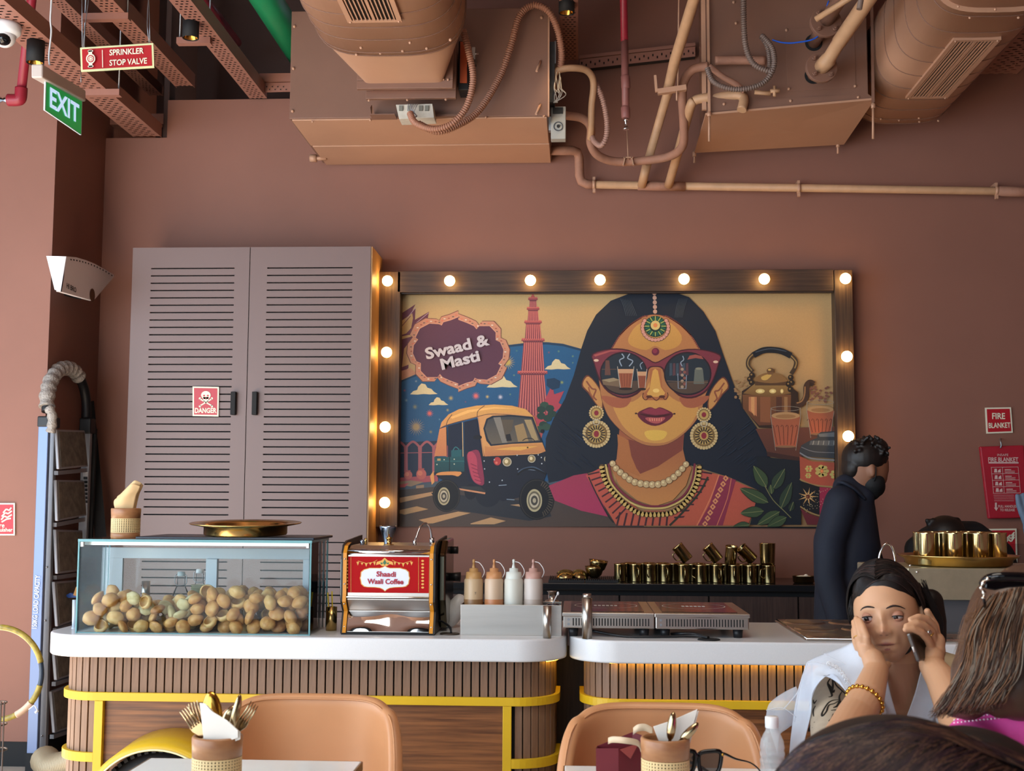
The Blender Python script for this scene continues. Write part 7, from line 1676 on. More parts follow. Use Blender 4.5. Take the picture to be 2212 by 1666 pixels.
# cheek hand and forearm
fw = [P(1800, 1630, 2.60), P(1850, 1545, 2.74), P(1874, 1505, 2.78), P(1893, 1448, 2.85), P(1885, 1426, 2.862)]
chain(b, fw, [.040, .040, .036, .027, .026])
b.ell(P(1873, 1410, 2.868), (.020, .016, .026)); b.ell(P(1866, 1395, 2.876), (.018, .015, .022)); b.ell(P(1889, 1431, 2.87), (.017, .016, .018))
for pts in ([(1874, 1395, 2.866), (1872, 1378, 2.862), (1864, 1356, 2.872), (1857, 1341, 2.886)], [(1866, 1394, 2.872), (1861, 1374, 2.868), (1855, 1353, 2.880), (1850, 1337, 2.895)], [(1859, 1396, 2.878), (1853, 1377, 2.878), (1848, 1359, 2.890), (1845, 1344, 2.904)], [(1855, 1400, 2.885), (1849, 1386, 2.89), (1846, 1372, 2.90), (1845, 1360, 2.912)]):
    chain(b, pp(pts), [.0100, .0088, .0078, .0068])
chain(b, pp([(1896, 1434, 2.862), (1904, 1441, 2.868), (1912, 1441, 2.885), (1918, 1436, 2.90)]), [.013, .0115, .0095, .008])
# phone hand and forearm
chain(b, pp([(2085, 1600, 2.62), (2062, 1530, 2.72), (2035, 1470, 2.80), (2012, 1438, 2.85), (2014, 1420, 2.862)]), [.040, .040, .034, .027, .026])
b.ell(P(2022, 1405, 2.87), (.021, .018, .030)); b.ell(P(2022, 1388, 2.87), (.021, .016, .024)); b.ell(P(2014, 1422, 2.858), (.014, .014, .020))
for pts in ([(2021, 1380, 2.872), (2017, 1354, 2.862), (2002, 1337, 2.848), (1984, 1333, 2.838), (1967, 1339, 2.832)],
            [(2018, 1388, 2.866), (2013, 1368, 2.852), (1998, 1353, 2.838), (1981, 1347, 2.828), (1958, 1353, 2.822)],
            [(2012, 1398, 2.858), (2004, 1381, 2.842), (1990, 1367, 2.828), (1972, 1359, 2.820), (1956, 1360, 2.818)],
            [(2024, 1378, 2.885), (2020, 1352, 2.895), (2010, 1334, 2.895), (2003, 1321, 2.89)]):
    n_ = len(pts); chain(b, pp(pts), [.0100, .0090, .0082, .0076, .0066][:n_])
chain(b, pp([(2006, 1425, 2.87), (2002, 1412, 2.90), (2000, 1396, 2.92), (2000, 1380, 2.93)]), [.014, .012, .010, .0085])
def wcol(V):
    Mi = np.array(MH.inverted()); Lc = V @ Mi[:3, :3].T+Mi[:3, 3]
    base = np.array(lin('c19472')); C_ = np.tile(base, (len(V), 1))
    x, y, z = Lc[:, 0], Lc[:, 1], Lc[:, 2]; hd = (np.abs(x) < .085) & (z > -.13) & (z < .13) & (y < .0)
    # keep the hands out: they lie in front of / outside the face box
    a, bb, c = .073, .093, .113; ok = np.zeros(len(V), bool)
    for k in np.nonzero(hd & (y < -.03))[0]:
        X, Z = x[k], z[k]; t = max(0, -Z/c); ap = a*(1-.30*t**1.7); q = 1-(X/ap)**2-(Z/c)**2
        if q <= 0: continue
        yh = -bb*q**.41*(1-.10*t*t)-.021*g2(X, Z, 0, -.038, .0095, .011)-.006*g2(X, Z, 0, -.0735, .02, .012)
        ok[k] = y[k] > yh-.0075
    hd = hd & ok
    def G(x0, z0, sx, sz): return np.exp(-((np.abs(x)-x0)/sx)**2-((z-z0)/sz)**2)*hd
    face = hd & (y > -.118)
    def mixc(w, c):
        nonlocal C_
        w = np.clip(w, 0, 1)[:, None]; C_ = C_*(1-w)+np.array(lin(c))*w
    mixc(.55*G(.033, -.008, .018, .012), '8a6058'); mixc(.35*G(.033, -.024, .014, .007), '8a5c54'); mixc(.3*G(.03, -.062, .006, .018), '9a6a54')
    lip = np.clip(1.6-((x/.0265)**2+((z+.0735)/(.0125*(1-.35*np.abs(x)/.027)))**2)*1.6, 0, 1)*(hd & (y < -.07)); mixc(lip*.9, '8e5250')
    gap = np.exp(-((z+.0738)/.0029)**2)*(np.abs(x) < .022)*(hd & (y < -.07)); mixc(gap*1.0, '120808')
    mixc(G(.0065, -.048, .003, .0022)*.9*(y < -.09), '4a2a24')
    mixc(.35*G(0, -.038, .012, .014), 'c08a74'); mixc(.25*(np.exp(-((np.abs(x)-.045)/.018)**2-((z+.03)/.02)**2)*hd), 'c88a78')
    nk = (V[:, 2] < (P(1925, 1432, 3).z)) & (V[:, 0] > P(1905, 1450, 3).x) & (V[:, 0] < P(1996, 1450, 3).x) & (V[:, 1] > 2.90); mixc(nk*.35, 'a0705a')
    return C_
SKW = skinmat('woman_skin', 0)
body, bvhw = remesh('body', b, .0021, SKW, wo, smooth=4, colf=wcol)
LIDM = mat('eyelid_skin', 'a0705a', .5)
eye(wo, MH, -.032, .22, -.46, skin=LIDM); eye(wo, MH, .032, .06, -.42, skin=LIDM)
HAIRD = mat('dark_hair', '140e0d', .5, spec=.4)
HAIRM = mat('dark_hair_highlight', '3a2824', .4)
for s in (-1, 1):
    br = [MH @ Vector((s*(.013+.036*t), -.0835+.030*t**2-.006, .0105+.0075*math.sin(PI*(.2+.7*t)))) for t in [k/8 for k in range(9)]]
    bx = [(1857, 1322), (1864, 1314), (1875, 1311), (1889, 1313)] if s < 0 else [(1914, 1315), (1929, 1309), (1945, 1311), (1959, 1318)]
    if s > 0: bx = bx
    br = spl([proj(x, y, bvhw, .0002, 2.88) for x, y in (bx if s > 0 else bx[::-1])], 3)[:9]
    ob('eyebrow', MB().tube(br, [.0014, .0028, .0036, .0037, .0034, .0030, .0025, .0018, .0008], 8, flat=.6), mat('brow_hair', '241816', .8), wo)
# hair shell with hairline
def hairshell(M, a, bb, c, hl, k_=1.0, seed=0, amp=.006):
    b = MB(); nu, nv = 72, 48; vs = []
    for i in range(nv+1):
        th = PI*i/nv
        for j in range(nu):
            ph = 2*PI*j/nu; d = Vector((math.sin(th)*math.cos(ph), math.sin(th)*math.sin(ph), math.cos(th)))
            X, Y, Z = a*d.x, bb*d.y, c*d.z
            w = smin(hl(X, Y, Z), .006)          # >0 hair
            t = max(0, -d.z)
            k = (.90+(.18*k_)*w)*(1-.12*t)
            n_ = amp*noise.noise(Vector((X*30, Y*30, Z*30+seed)))*w
            vs.append(M @ (Vector((X, Y, Z))*k+d*n_))
    b.add(vs, [(i*nu+j, (i+1)*nu+j, (i+1)*nu+(j+1) % nu, i*nu+(j+1) % nu) for i in range(nv) for j in range(nu)], True)
    return b
hl = lambda x, y, z: (z-(.066-.75*(max(0, abs(x+.004)-.012))**1.15)) if y < .0 else .05
sh = hairshell(MH, .078, .100, .112, hl, 1.0, 1)
chain(sh, pp([(2010, 1300, 3.04), (2022, 1340, 3.03), (2026, 1380, 3.02), (2020, 1402, 3.02)]), [.030, .024, .020, .012])
chain(sh, pp([(1850, 1290, 3.0), (1845, 1325, 3.01)]), [.020, .012])
hairo, hbv = remesh('hair', sh, .0035, HAIRD, wo, smooth=2)
def strands(name, parent, paths, m, r=.0009, n=3, prob=None):
    b = MB()
    for p_ in paths:
        q = spl(p_, 4); k = len(q); b.tube(q, [r*(1-.75*abs(2*i/(k-1)-.8)**3 if k > 1 else 1)+.0001 for i in range(k)], n, caps=False)
    return ob(name, b, m, parent, kind='stuff')
rs = random.Random(5)
def scalp(M, a, bb, c, n, part=-.006, droop=(-.35, .15), seed=1, lim=None):
    r_ = random.Random(seed); out = []
    for k in range(n):
        y0 = r_.uniform(-.085, .075); s = -1 if r_.random() < .5 else 1; pts = []
        fr = 1-(y0+.085)/.16
        for t in (0, .2, .4, .6, .8, 1):
            el = PI/2*(1-t*1.15)+.02; x = s*a*math.sin(min(PI*.62, t*1.75))+part*(1-t); z = c*math.cos(min(PI*.62, t*1.75))
            y = y0+t*(.05 if y0 < 0 else .01)+fr*.02*t
            w = math.sqrt(max(.02, 1-(y/bb)**2)); x = part+(x-part)*w*1.0; z = z*w if t < .6 else z
            v = Vector((x, y, z))*1.0; v += Vector((r_.uniform(-1, 1), r_.uniform(-1, 1), r_.uniform(-1, 1)))*.0015; pts.append(M @ v)
        out.append(pts)
    return out
paths = []
for pts in scalp(MH, .0868, .1095, .1235, 900): paths.append(pts)
strands('hair_strand', wo, paths[:620], HAIRD, .0011); strands('hair_strand', wo, paths[620:], HAIRM, .0008)
hp = []
for k in range(560):
    u = rs.random()*1.0; jx, jy = rs.uniform(-2.5, 2.5), rs.uniform(-2, 2)
    l_ = [(1909, 1251-29*u), (1884-8*u, 1257-28*u), (1864-9*u, 1277-26*u), (1853-9*u, 1305-20*u), (1848-8*u, 1335-10*u)] if k % 2 else [(1912, 1251-29*u), (1942+5*u, 1259-30*u), (1967+11*u, 1279-26*u), (1984+14*u, 1305-20*u), (1990+22*u, 1338-10*u)]
    q = [proj(x+jx, y+jy, hbv, .0014, .1) for x, y in l_]; q = [v for v in q if 2.8 < v.y < 3.1]
    if len(q) > 2: hp.append(q)
strands('hair_strand', wo, hp[::3]+hp[1::3], HAIRD, .0010); strands('hair_strand', wo, hp[2::3], HAIRM, .0008)
wis = [[P(1850+rs.uniform(-4, 6), 1270+rs.uniform(-10, 40), 2.98), P(1842+rs.uniform(-8, 4), 1300+rs.uniform(-10, 30), 2.97), P(1838+rs.uniform(-8, 6), 1335+rs.uniform(-10, 10), 2.97)] for k in range(40)]+[[P(1990+rs.uniform(-8, 10), 1250+rs.uniform(0, 40), 2.99), P(2015+rs.uniform(-6, 8), 1310, 2.99), P(2030+rs.uniform(-8, 8), 1350, 2.99), P(2028+rs.uniform(-10, 8), 1400+rs.uniform(-20, 10), 2.99)] for k in range(60)]
strands('hair_strand', wo, wis, HAIRD, .0010)
# jewellery
def ringat(par, name, c, d, R, r, m, n=20, lab=None):
    u, v = frame_of(d); return ob(name, MB().tube([Vector(c)+(u*math.cos(2*PI*i/n)+v*math.sin(2*PI*i/n))*R for i in range(n)], r, 6, closed=True), m, par, lab)
bd = (fw[2]-fw[1]).normalized(); bcn = fw[1].lerp(fw[2], .75); u, v = frame_of(bd)
br_ = ringat(wo, 'bracelet', bcn, bd, .0385, .0022, GOLD)
b = MB()
for k in range(22):
    a_ = 2*PI*k/22; p = bcn+(u*math.cos(a_)+v*math.sin(a_))*.0395; b.ell(p, (.0052, .0052, .0052), 8, 6)
ob('bracelet_link', b, GOLD, br_, kind='stuff')
ringat(wo, 'finger_ring', P(2008, 1367, 2.851), P(1998, 1353, 2.838)-P(2013, 1368, 2.852), .0098, .0016, GOLD); ob('ring_setting', MB().ell(P(2007, 1366, 2.838), (.006, .004, .006), 10, 8), mat('silver', 'c9c4ba', .2, metal=1), wo)
ringat(wo, 'finger_ring', P(1853, 1377, 2.878), P(1848, 1359, 2.890)-P(1853, 1377, 2.878), .0092, .0010, GOLD)
# kurta, sleeve, scarf
KUR = mat('white_cotton', 'c9cfd8', .85, var=.05, vs=30, bump=.06, bs=30)
b = MB(); b.ell(P(1930, 1620, 3.12), (.165, .085, .22), 24, 16); capsule(b, P(1830, 1490, 3.12), P(2040, 1470, 3.13), .062, .062)
capsule(b, P(2055, 1475, 3.12), P(2085, 1600, 2.86), .058, .05); b.ell(Vector((WC.x+.03, 3.12, .60)), (.19, .13, .22)); b.ell(Vector((WC.x+.03, 3.10, .50)), (.20, .17, .12))
remesh('kurta', b, .007, KUR, wo, smooth=4)
fold_sheet('neckline_facing', 0, [[P(1896, 1450, 3.0), P(1906, 1510, 2.975), P(1928, 1590, 2.985)], [P(1912, 1446, 2.985), P(1926, 1508, 2.97), P(1946, 1575, 2.985)]], KUR, None, None, .002, parent=wo)
fold_sheet('neckline_facing', 0, [[P(1994, 1430, 2.985), P(1976, 1500, 2.97), P(1947, 1578, 2.985)], [P(2006, 1436, 2.99), P(1992, 1505, 2.975), P(1962, 1590, 2.985)], [P(2040, 1445, 3.0), P(2030, 1515, 2.98), P(2000, 1600, 2.985)]], KUR, None, None, .002, parent=wo)
fold_sheet('front_panel', 0, [[P(1870, 1490, 2.97), P(1880, 1540, 2.955), P(1890, 1600, 2.96)], [P(1900, 1475, 2.99), P(1915, 1535, 2.965), P(1935, 1600, 2.965)]], KUR, None, None, .002, parent=wo)
b = MB(); chain(b, [P(1800, 1475, 3.09), P(1797, 1520, 2.96), P(1800, 1620, 2.74)], [.052, .052, .046]); capsule(b, P(1800, 1475, 3.09), P(1830, 1480, 3.1), .05, .05)
slv, sbv = remesh('sleeve', b, .006, mat('beige_sleeve', 'a89c8a', .85, var=.06, vs=40, bump=.05, bs=60), wo, smooth=3, label='beige sleeve with a black vine print')
vines = [[(1798, 1461), (1788, 1475), (1793, 1490), (1797, 1503), (1790, 1506)], [(1798, 1461), (1799, 1480), (1797, 1500)], [(1798, 1461), (1806, 1480), (1818, 1492), (1826, 1500), (1832, 1512)], [(1788, 1475), (1796, 1486), (1800, 1496), (1803, 1490)], [(1820, 1492), (1813, 1505), (1815, 1520), (1818, 1537), (1806, 1534), (1795, 1535)],
         [(1815, 1512), (1800, 1513), (1788, 1520), (1776, 1540), (1777, 1547), (1785, 1537), (1790, 1524), (1802, 1520), (1815, 1512)], [(1814, 1512), (1808, 1525), (1800, 1529)], [(1816, 1515), (1826, 1525), (1832, 1532)], [(1760, 1470), (1763, 1480), (1760, 1487)], [(1757, 1512), (1759, 1520), (1764, 1513)], [(1762, 1525), (1757, 1535), (1758, 1548)], [(1800, 1542), (1797, 1552), (1790, 1558)], [(1760, 1560), (1750, 1570), (1748, 1580), (1755, 1572)], [(1818, 1537), (1825, 1530), (1830, 1538)]]
b = MB()
for vn in vines:
    q = [proj(x, y, sbv, .0012, 2.9) for x, y in vn]; q = spl(q, 5); k = len(q); b.tube(q, [.0004+.0020*math.sin(PI*(i+.4)/k)**.7 for i in range(k)], 6, flat=.6)
ob('vine_print', b, mat('black_print', '17140f', .8), slv, kind='stuff')
def sheer(name, col, al):
    m = mat(name, col, .8, alpha=al, bump=.10, bs=9, var=.08, vs=12); return m
SHE = sheer('sheer_white_net', 'dde8f8', .50); SHE2 = sheer('sheer_thin_net', 'dfe8f4', .30)
sr = [[P(1857, 1380, 2.90), P(1872, 1415, 2.86), P(1890, 1470, 2.84), P(1905, 1530, 2.83)],
      [P(1820, 1398, 2.94), P(1826, 1440, 2.86), P(1850, 1490, 2.83), P(1866, 1530, 2.82)],
      [P(1780, 1413, 2.97), P(1783, 1440, 2.88), P(1815, 1470, 2.84), P(1840, 1512, 2.81)],
      [P(1745, 1430, 2.99), P(1748, 1452, 2.92), P(1762, 1462, 2.87), P(1800, 1456, 2.85)],
      [P(1735, 1455, 3.0), P(1726, 1500, 2.93), P(1748, 1520, 2.87), P(1758, 1490, 2.85)],
      [P(1722, 1500, 3.0), P(1716, 1545, 2.93), P(1735, 1565, 2.87), P(1752, 1540, 2.85)],
      [P(1716, 1560, 2.99), P(1708, 1600, 2.92), P(1722, 1610, 2.87), P(1738, 1600, 2.85)], [P(1712, 1620, 2.98), P(1704, 1640, 2.92), P(1716, 1650, 2.87), P(1725, 1650, 2.85)]]
sc1 = fold_sheet('sheer_scarf', 0, sr, SHE, 'sheer white net scarf over the shoulder', None, .0006, parent=wo)
fold_sheet('scarf_fold', 0, [[P(1720, 1483, 3.02), P(1724, 1500, 3.0), P(1722, 1560, 2.98)], [P(1690, 1498, 3.02), P(1696, 1520, 2.98), P(1700, 1575, 2.96)], [P(1662, 1520, 3.03), P(1672, 1545, 2.98), P(1684, 1590, 2.96)], [P(1655, 1545, 3.03), P(1664, 1580, 2.98), P(1680, 1630, 2.96)]], SHE2, None, None, .0005, parent=wo)
for pts in ([(1655, 1535), (1690, 1530), (1720, 1550)], [(1745, 1430), (1728, 1480), (1716, 1560)], [(1745, 1430), (1790, 1440), (1840, 1500), (1860, 1530)], [(1780, 1412), (1830, 1440), (1870, 1500)], [(1692, 1533), (1720, 1500), (1728, 1480)]):
    ob('scarf_crease', MB().tube(spl([P(x, y, 2.865) for x, y in pts], 6), .0011, 5), mat('scarf_crease', 'e6eefa', .8, alpha=.55), sc1)
b = MB()
for (x, y, _, _) in along([(1790, 1434), (1808, 1443), (1822, 1458), (1831, 1476), (1837, 1494), (1840, 1512)], 12):
    b.tube([P(x+4*math.cos(a), y+4*math.sin(a), 2.835) for a in [2*PI*i/8 for i in range(8)]], .0011, 4, closed=True); b.ell(P(x, y, 2.834), .0014, 6, 4)
ob('lace_trim', b, mat('white_lace', 'dfe4ea', .8), sc1, kind='stuff')
fold_sheet('cream_shoulder_cloth', 0, [[P(2022, 1400, 3.0), P(2018, 1425, 2.95), P(2020, 1445, 2.93)], [P(2045, 1410, 3.02), P(2045, 1430, 2.96), P(2046, 1455, 2.94)], [P(2075, 1420, 3.04), P(2078, 1445, 2.97), P(2080, 1480, 2.95)], [P(2095, 1440, 3.06), P(2098, 1470, 2.98), P(2098, 1520, 2.96)]], mat('cream_cloth', 'c9bc9c', .8, bump=.1, bs=20), None, None, .002, parent=wo)
# phone
A_, B_ = P(1957, 1370, 2.812), P(1979, 1431, 2.812); Lg = P(2002, 1361, 2.93)-A_; e1v = (B_-A_); nn = e1v.cross(Lg).normalized()*.009
ph = E('phone', A_.lerp(B_, .5), 'dark smartphone with a grey metal edge held to the woman\'s ear', 'phone')
ob('casing', MB().add([A_, B_, B_+Lg, A_+Lg, A_+nn, B_+nn, B_+Lg+nn, A_+Lg+nn], [(3, 2, 1, 0), (4, 5, 6, 7), (0, 1, 5, 4), (1, 2, 6, 5), (2, 3, 7, 6), (3, 0, 4, 7)]), mat('phone_metal', '6c6a68', .3, metal=.7), ph, bev=.0035, seg=3)
sg = -1 if nn.dot(CAM-A_) < 0 else 1
off = (nn*1.04 if nn.dot(CAM-A_) > 0 else -nn*.04)
ob('glass_back', MB().poly([A_+off+e1v*.06+Lg*.05, B_+off-e1v*.06+Lg*.05, B_+off-e1v*.06+Lg*.96, A_+off+e1v*.06+Lg*.96]), mat('phone_black', '0a0a0c', .35), ph)
mid = A_.lerp(B_, .56)+nn*.5; ed = e1v.normalized()
ob('port', MB().tube([mid-ed*.006-Lg*.004, mid+ed*.006-Lg*.004], .0022, 8), mat('port_white', 'c9c4c0', .4), ph)
# ---- woman with long brown hair, seen from behind
YB2 = 2.25; hc2 = P(2225, 1370, YB2)
w2 = E('person', (hc2.x, 2.3, 0), 'woman with long brown hair in a pink dress seen from behind at the right edge', 'person')
SK2 = mat('tan_skin', 'b0805e', .5); PINK = mat('pink_dress', 'd8489a', .75, var=.08, vs=22, bump=.08, bs=40)
b = MB(); b.ell(hc2, (.072, .09, .11), 24, 16); capsule(b, hc2+Vector((.01, 0, -.09)), hc2+Vector((.02, .03, -.20)), .05, .055)
b.ell(hc2+Vector((.03, .02, -.35)), (.15, .09, .14)); remesh('body', b, .008, SK2, w2, smooth=2)
b = MB(); b.ell(hc2+Vector((.05, .02, -.42)), (.20, .12, .24), 24, 16); chain(b, [P(2150, 1610, YB2), P(2230, 1560, YB2), P(2350, 1570, YB2)], [.060, .085, .07]); capsule(b, P(2120, 1620, YB2), P(2060, 1720, 2.05), .065, .055)
b.ell(hc2+Vector((.06, .04, -.60)), (.2, .18, .14))
dr, dbv = remesh('dress', b, .009, PINK, w2, smooth=4)
for y0, dy in ((1556, -24), (1562, -16)): 
    q = [proj(x, y0+ (x-2060)*dy/150, dbv, .002, YB2) for x in range(2062, 2215, 8)]
    b = MB()
    for v in q: b.ell(v, (.0022, .002, .0016), 6, 4)
    ob('white_stitching', b, mat('white_thread', 'e6d0dc', .8), dr, kind='stuff')
HB = mat('brown_hair', '4a3428', .4); HB2 = mat('light_brown_hair', '8a6448', .4); HB3 = mat('grey_brown_hair', '8c8072', .45)
b = MB(); b.ell(hc2+Vector((-.005, -.005, .01)), (.082, .098, .112), 24, 16)
chain(b, [P(2190, 1330, 2.22), P(2165, 1400, 2.2), P(2130, 1460, 2.19), P(2090, 1510, 2.18), (P(2060, 1535, 2.18))], [.075, .072, .058, .036, .014]); chain(b, [P(2230, 1400, 2.2), P(2200, 1480, 2.18), P(2160, 1525, 2.17)], [.075, .06, .022])
remesh('hair', b, .006, HB, w2, smooth=4)
sets = {0: [], 1: [], 2: []}
for k in range(950):
    u = rs.random(); d_ = rs.uniform(-.012, .0)
    st_ = (2142+u*98+rs.uniform(-8, 8), 1284-u*27+rs.uniform(0, 22)); m1_ = (2094+u*122+rs.uniform(-6, 6), 1365+u*4+rs.uniform(-12, 12)); m2_ = (2078+u*120+rs.uniform(-8, 8), 1445+rs.uniform(-14, 14)); m3_ = (2040+u*125+rs.uniform(-8, 8), 1510+rs.uniform(-12, 12)-u*6); en = (2008+u*150+rs.uniform(-8, 10), 1552-u*22+rs.uniform(-14, 6))
    zy = lambda base: base+rs.uniform(-.010, .004)
    sets[0 if k % 5 < 2 else (1 if k % 5 < 4 else 2)].append([P(*st_, zy(2.165)), P(*m1_, zy(2.115)), P(*m2_, zy(2.105)), P(m3_[0]+3*math.sin(k), m3_[1], zy(2.115)), P(*en, zy(2.13))])
for k, m_ in ((0, HB), (1, HB2), (2, HB3)): strands('hair_strand', w2, sets[k], m_, .0011)
fz_ = [[P(2120+rs.uniform(-10, 20), 1300+rs.uniform(-20, 60), 2.14), P(2100+rs.uniform(-22, 6), 1350+rs.uniform(-20, 40), 2.13), P(2085+rs.uniform(-30, 8), 1400+rs.uniform(-20, 60), 2.13)] for k in range(40)]
strands('hair_strand', w2, fz_, HB2, .0004)
sgl = E('sunglasses', P(2170, 1262, 2.1), 'black sunglasses with an ornate silver hinge pushed up on the brown-haired woman\'s head', 'sunglasses')
ob('frame', MB().tube(spl(pp([(2126, 1262, 2.12), (2138, 1250, 2.10), (2170, 1246, 2.09), (2230, 1248, 2.09)]), 5), .010, 8, flat=.8).prism(pp([(2130, 1252, 2.1), (2215, 1249, 2.1), (2215, 1268, 2.1), (2180, 1270, 2.1), (2150, 1276, 2.1), (2128, 1272, 2.1)]), (0, .006, 0)), mat('glossy_black', '08090d', .1), sgl, bev=.002)
ob('silver_hinge', MB().tube(spl(pp([(2136, 1249, 2.09), (2125, 1258, 2.09), (2120, 1270, 2.09), (2126, 1282, 2.09), (2124, 1294, 2.09)]), 5), [.003+.0012*math.sin(i*1.4) for i in range(21)], 6), mat('silver', 'c9c4ba', .2, metal=1), sgl)
ob('temple', MB().tube(pp([(2125, 1290, 2.1), (2128, 1312, 2.12)]), .0025, 6), mat('glossy_black', '08090d', .1), sgl)
# ---- close foreground head
YH = 1.45
w3 = E('person', (P(1960, 1700, YH).x, YH, 0), 'blurred head of dark hair very close to the camera at the bottom right', 'person')
def pr(px): return px*YH/F
b = MB(); b.ell(P(1935, 1830, YH), (pr(290), pr(240), pr(268)), 28, 18); b.ell(P(2090, 1850, YH+.05), (pr(250), pr(230), pr(272)), 28, 18); b.ell(P(1840, 1850, YH), (pr(195), pr(200), pr(230)), 24, 16)
b.ell(P(1960, 2000, YH), (pr(150), pr(170), pr(250)))
capsule(b, Vector((P(1960, 1700, YH).x, YH, .80)), Vector((P(1960, 1700, YH).x, YH-.02, .70)), .06, .06)
capsule(b, Vector((P(1960, 1700, YH).x-.17, YH-.02, .60)), Vector((P(1960, 1700, YH).x+.17, YH-.02, .60)), .08, .08)
HF = mat('near_black_hair', '130d0f', .5); HF2 = mat('auburn_sheen_hair', '6c4e3c', .36); HF3 = mat('plum_hair', '2c1a26', .38)
_, fb_ = remesh('hair', b, .008, HF, w3, smooth=3)
fs_ = {0: [], 1: [], 2: []}
tc = [(1640, 1680), (1700, 1622), (1760, 1594), (1850, 1566), (1940, 1550), (2050, 1563), (2150, 1600), (2260, 1640)]
def top_at(x):
    for (a_, ya), (b_, yb2) in zip(tc, tc[1:]):
        if a_ <= x <= b_: return ya+(yb2-ya)*(x-a_)/(b_-a_)
    return 1680
for k in range(2200):
    if k % 4:
        x0_ = rs.uniform(1700, 2230); y0_ = top_at(x0_)+rs.uniform(6, 110)+max(0, x0_-1950)*.16; dx_ = rs.uniform(70, 170); dy_ = rs.uniform(60, 150)
        pts = [(x0_-dx_*t, y0_+dy_*(.45*t+.55*t*t)) for t in (0, .25, .5, .75, 1)]
    elif k % 8 < 4:
        x0_ = rs.uniform(1720, 2030); dx_ = rs.uniform(60, 140); o_2 = rs.uniform(2, 55)
        pts = [(x0_-dx_*t, top_at(x0_-dx_*t)+o_2) for t in (0, .25, .5, .75, 1)]
    else:
        x0_ = rs.uniform(1880, 2160); dx_ = rs.uniform(60, 150); o_2 = rs.uniform(4, 30)
        pts = [(x0_+dx_*t, top_at(x0_+dx_*t)+o_2+10*t) for t in (0, .25, .5, .75, 1)]
    q = [proj(x, y, fb_, .004, .1) for x, y in pts]
    q = [v for v in q if v.y > .5]
    if len(q) < 3: continue
    fs_[(0, 1, 2, 0, 2)[k % 5]].append(q)
for k, m_ in ((0, HF), (1, HF2), (2, HF3)): strands('hair_strand', w3, fs_[k], m_, .0010)
# ---- waiter behind the counter
YM_ = 5.0; NAVY = mat('navy_shirt', '131a2a', .75, var=.12, vs=12, bump=.12, bs=10)
mn = E('person', (P(1835, 1300, YM_).x, 5.0, 0), 'man in a dark navy shirt and black face mask standing at the back counter', 'person')
SK3 = mat('brown_skin', '8a5f48', .55, sss=.05)
MM = Matrix.Translation(P(1871, 1014, YM_)) @ Matrix.Rotation(math.radians(120), 4, 'Z') @ Matrix.Rotation(math.radians(16), 4, 'X')
b = MB(); head(b, MM, .074, .090, .115, nu=48, nv=36)
b.ell(P(1884, 1017, YM_-.080), (.013, .010, .028)); b.ell(P(1886, 1019, YM_-.088), (.008, .004, .018)); capsule(b, P(1855, 1040, YM_), P(1838, 1085, YM_), .056, .060)
remesh('body', b, .006, SK3, mn, smooth=2)
b = MB()
Hc = P(1866, 990, YM_)
b.ell(Hc, (.086, .088, .080), 24, 16); b.ell(P(1840, 1010, YM_), (.040, .070, .055)); b.ell(P(1893, 968, YM_), (.045, .07, .04)); b.ell(P(1845, 1022, YM_+.01), (.035, .055, .028))
for k in range(110):
    a_ = rs.uniform(-.2, 3.3); rr_ = rs.uniform(.5, .93); b.ell(Hc+Vector((.086*math.cos(a_)*rr_+.010, rs.uniform(-.08, .05), .078*math.sin(a_)*rr_+.012)), rs.uniform(.006, .010), 8, 6)
for k in range(40): b.ell(P(1900+rs.uniform(-6, 16), 978+rs.uniform(-14, 26), YM_+rs.uniform(-.05, .05)), rs.uniform(.005, .010), 8, 6)
remesh('hair', b, .004, mat('black_curly_hair', '171110', .5), mn, smooth=5)
b = MB(); capsule(b, P(1884, 1044, YM_-.025), P(1880, 1058, YM_-.015), .050, .044); b.ell(P(1895, 1050, YM_), (.030, .056, .042)); mk, mbv = remesh('face_mask', b, .005, BLACKM, mn, smooth=2)
ob('ear_loop', MB().tube(spl(pp([(1892, 1008, 4.918), (1892, 1026, 4.915), (1888, 1040, 4.925)]), 4), .002, 5), BLACKM, mk)
b = MB(); chain(b, pp([(1840, 1082, 5.0), (1838, 1100, 5.0), (1835, 1180, 5.0), (1826, 1280, 4.98), (1825, 1360, 4.98)]), [.062, .095, .120, .118, .120])
chain(b, pp([(1818, 1085, 4.92), (1792, 1170, 4.90), (1790, 1250, 4.88), (1815, 1340, 4.84)]), [.066, .062, .056, .048]); capsule(b, P(1850, 1100, 5.1), P(1880, 1210, 5.12), .06, .05); capsule(b, P(1880, 1210, 5.12), P(1905, 1260, 5.05), .05, .045)
capsule(b, P(1830, 1055, 4.99), P(1862, 1075, 4.97), .058, .05)
remesh('shirt', b, .009, NAVY, mn, smooth=4)
ob('collar', MB().tube(spl(pp([(1812, 1050, 4.97), (1820, 1042, 4.92), (1845, 1056, 4.915), (1868, 1078, 4.93)]), 5), .016, 8, flat=.5), NAVY, mn)
b = MB()
for sx in (-.08, .08): chain(b, [Vector((mn.location.x+sx, 5.0, .78)), Vector((mn.location.x+sx, 5.0, .45)), Vector((mn.location.x+sx, 5.02, .08))], [.085, .06, .05]); b.ell(Vector((mn.location.x+sx+.05, 5.02, .035)), (.13, .045, .035))
remesh('trousers', b, .010, BLACKM, mn, smooth=3)
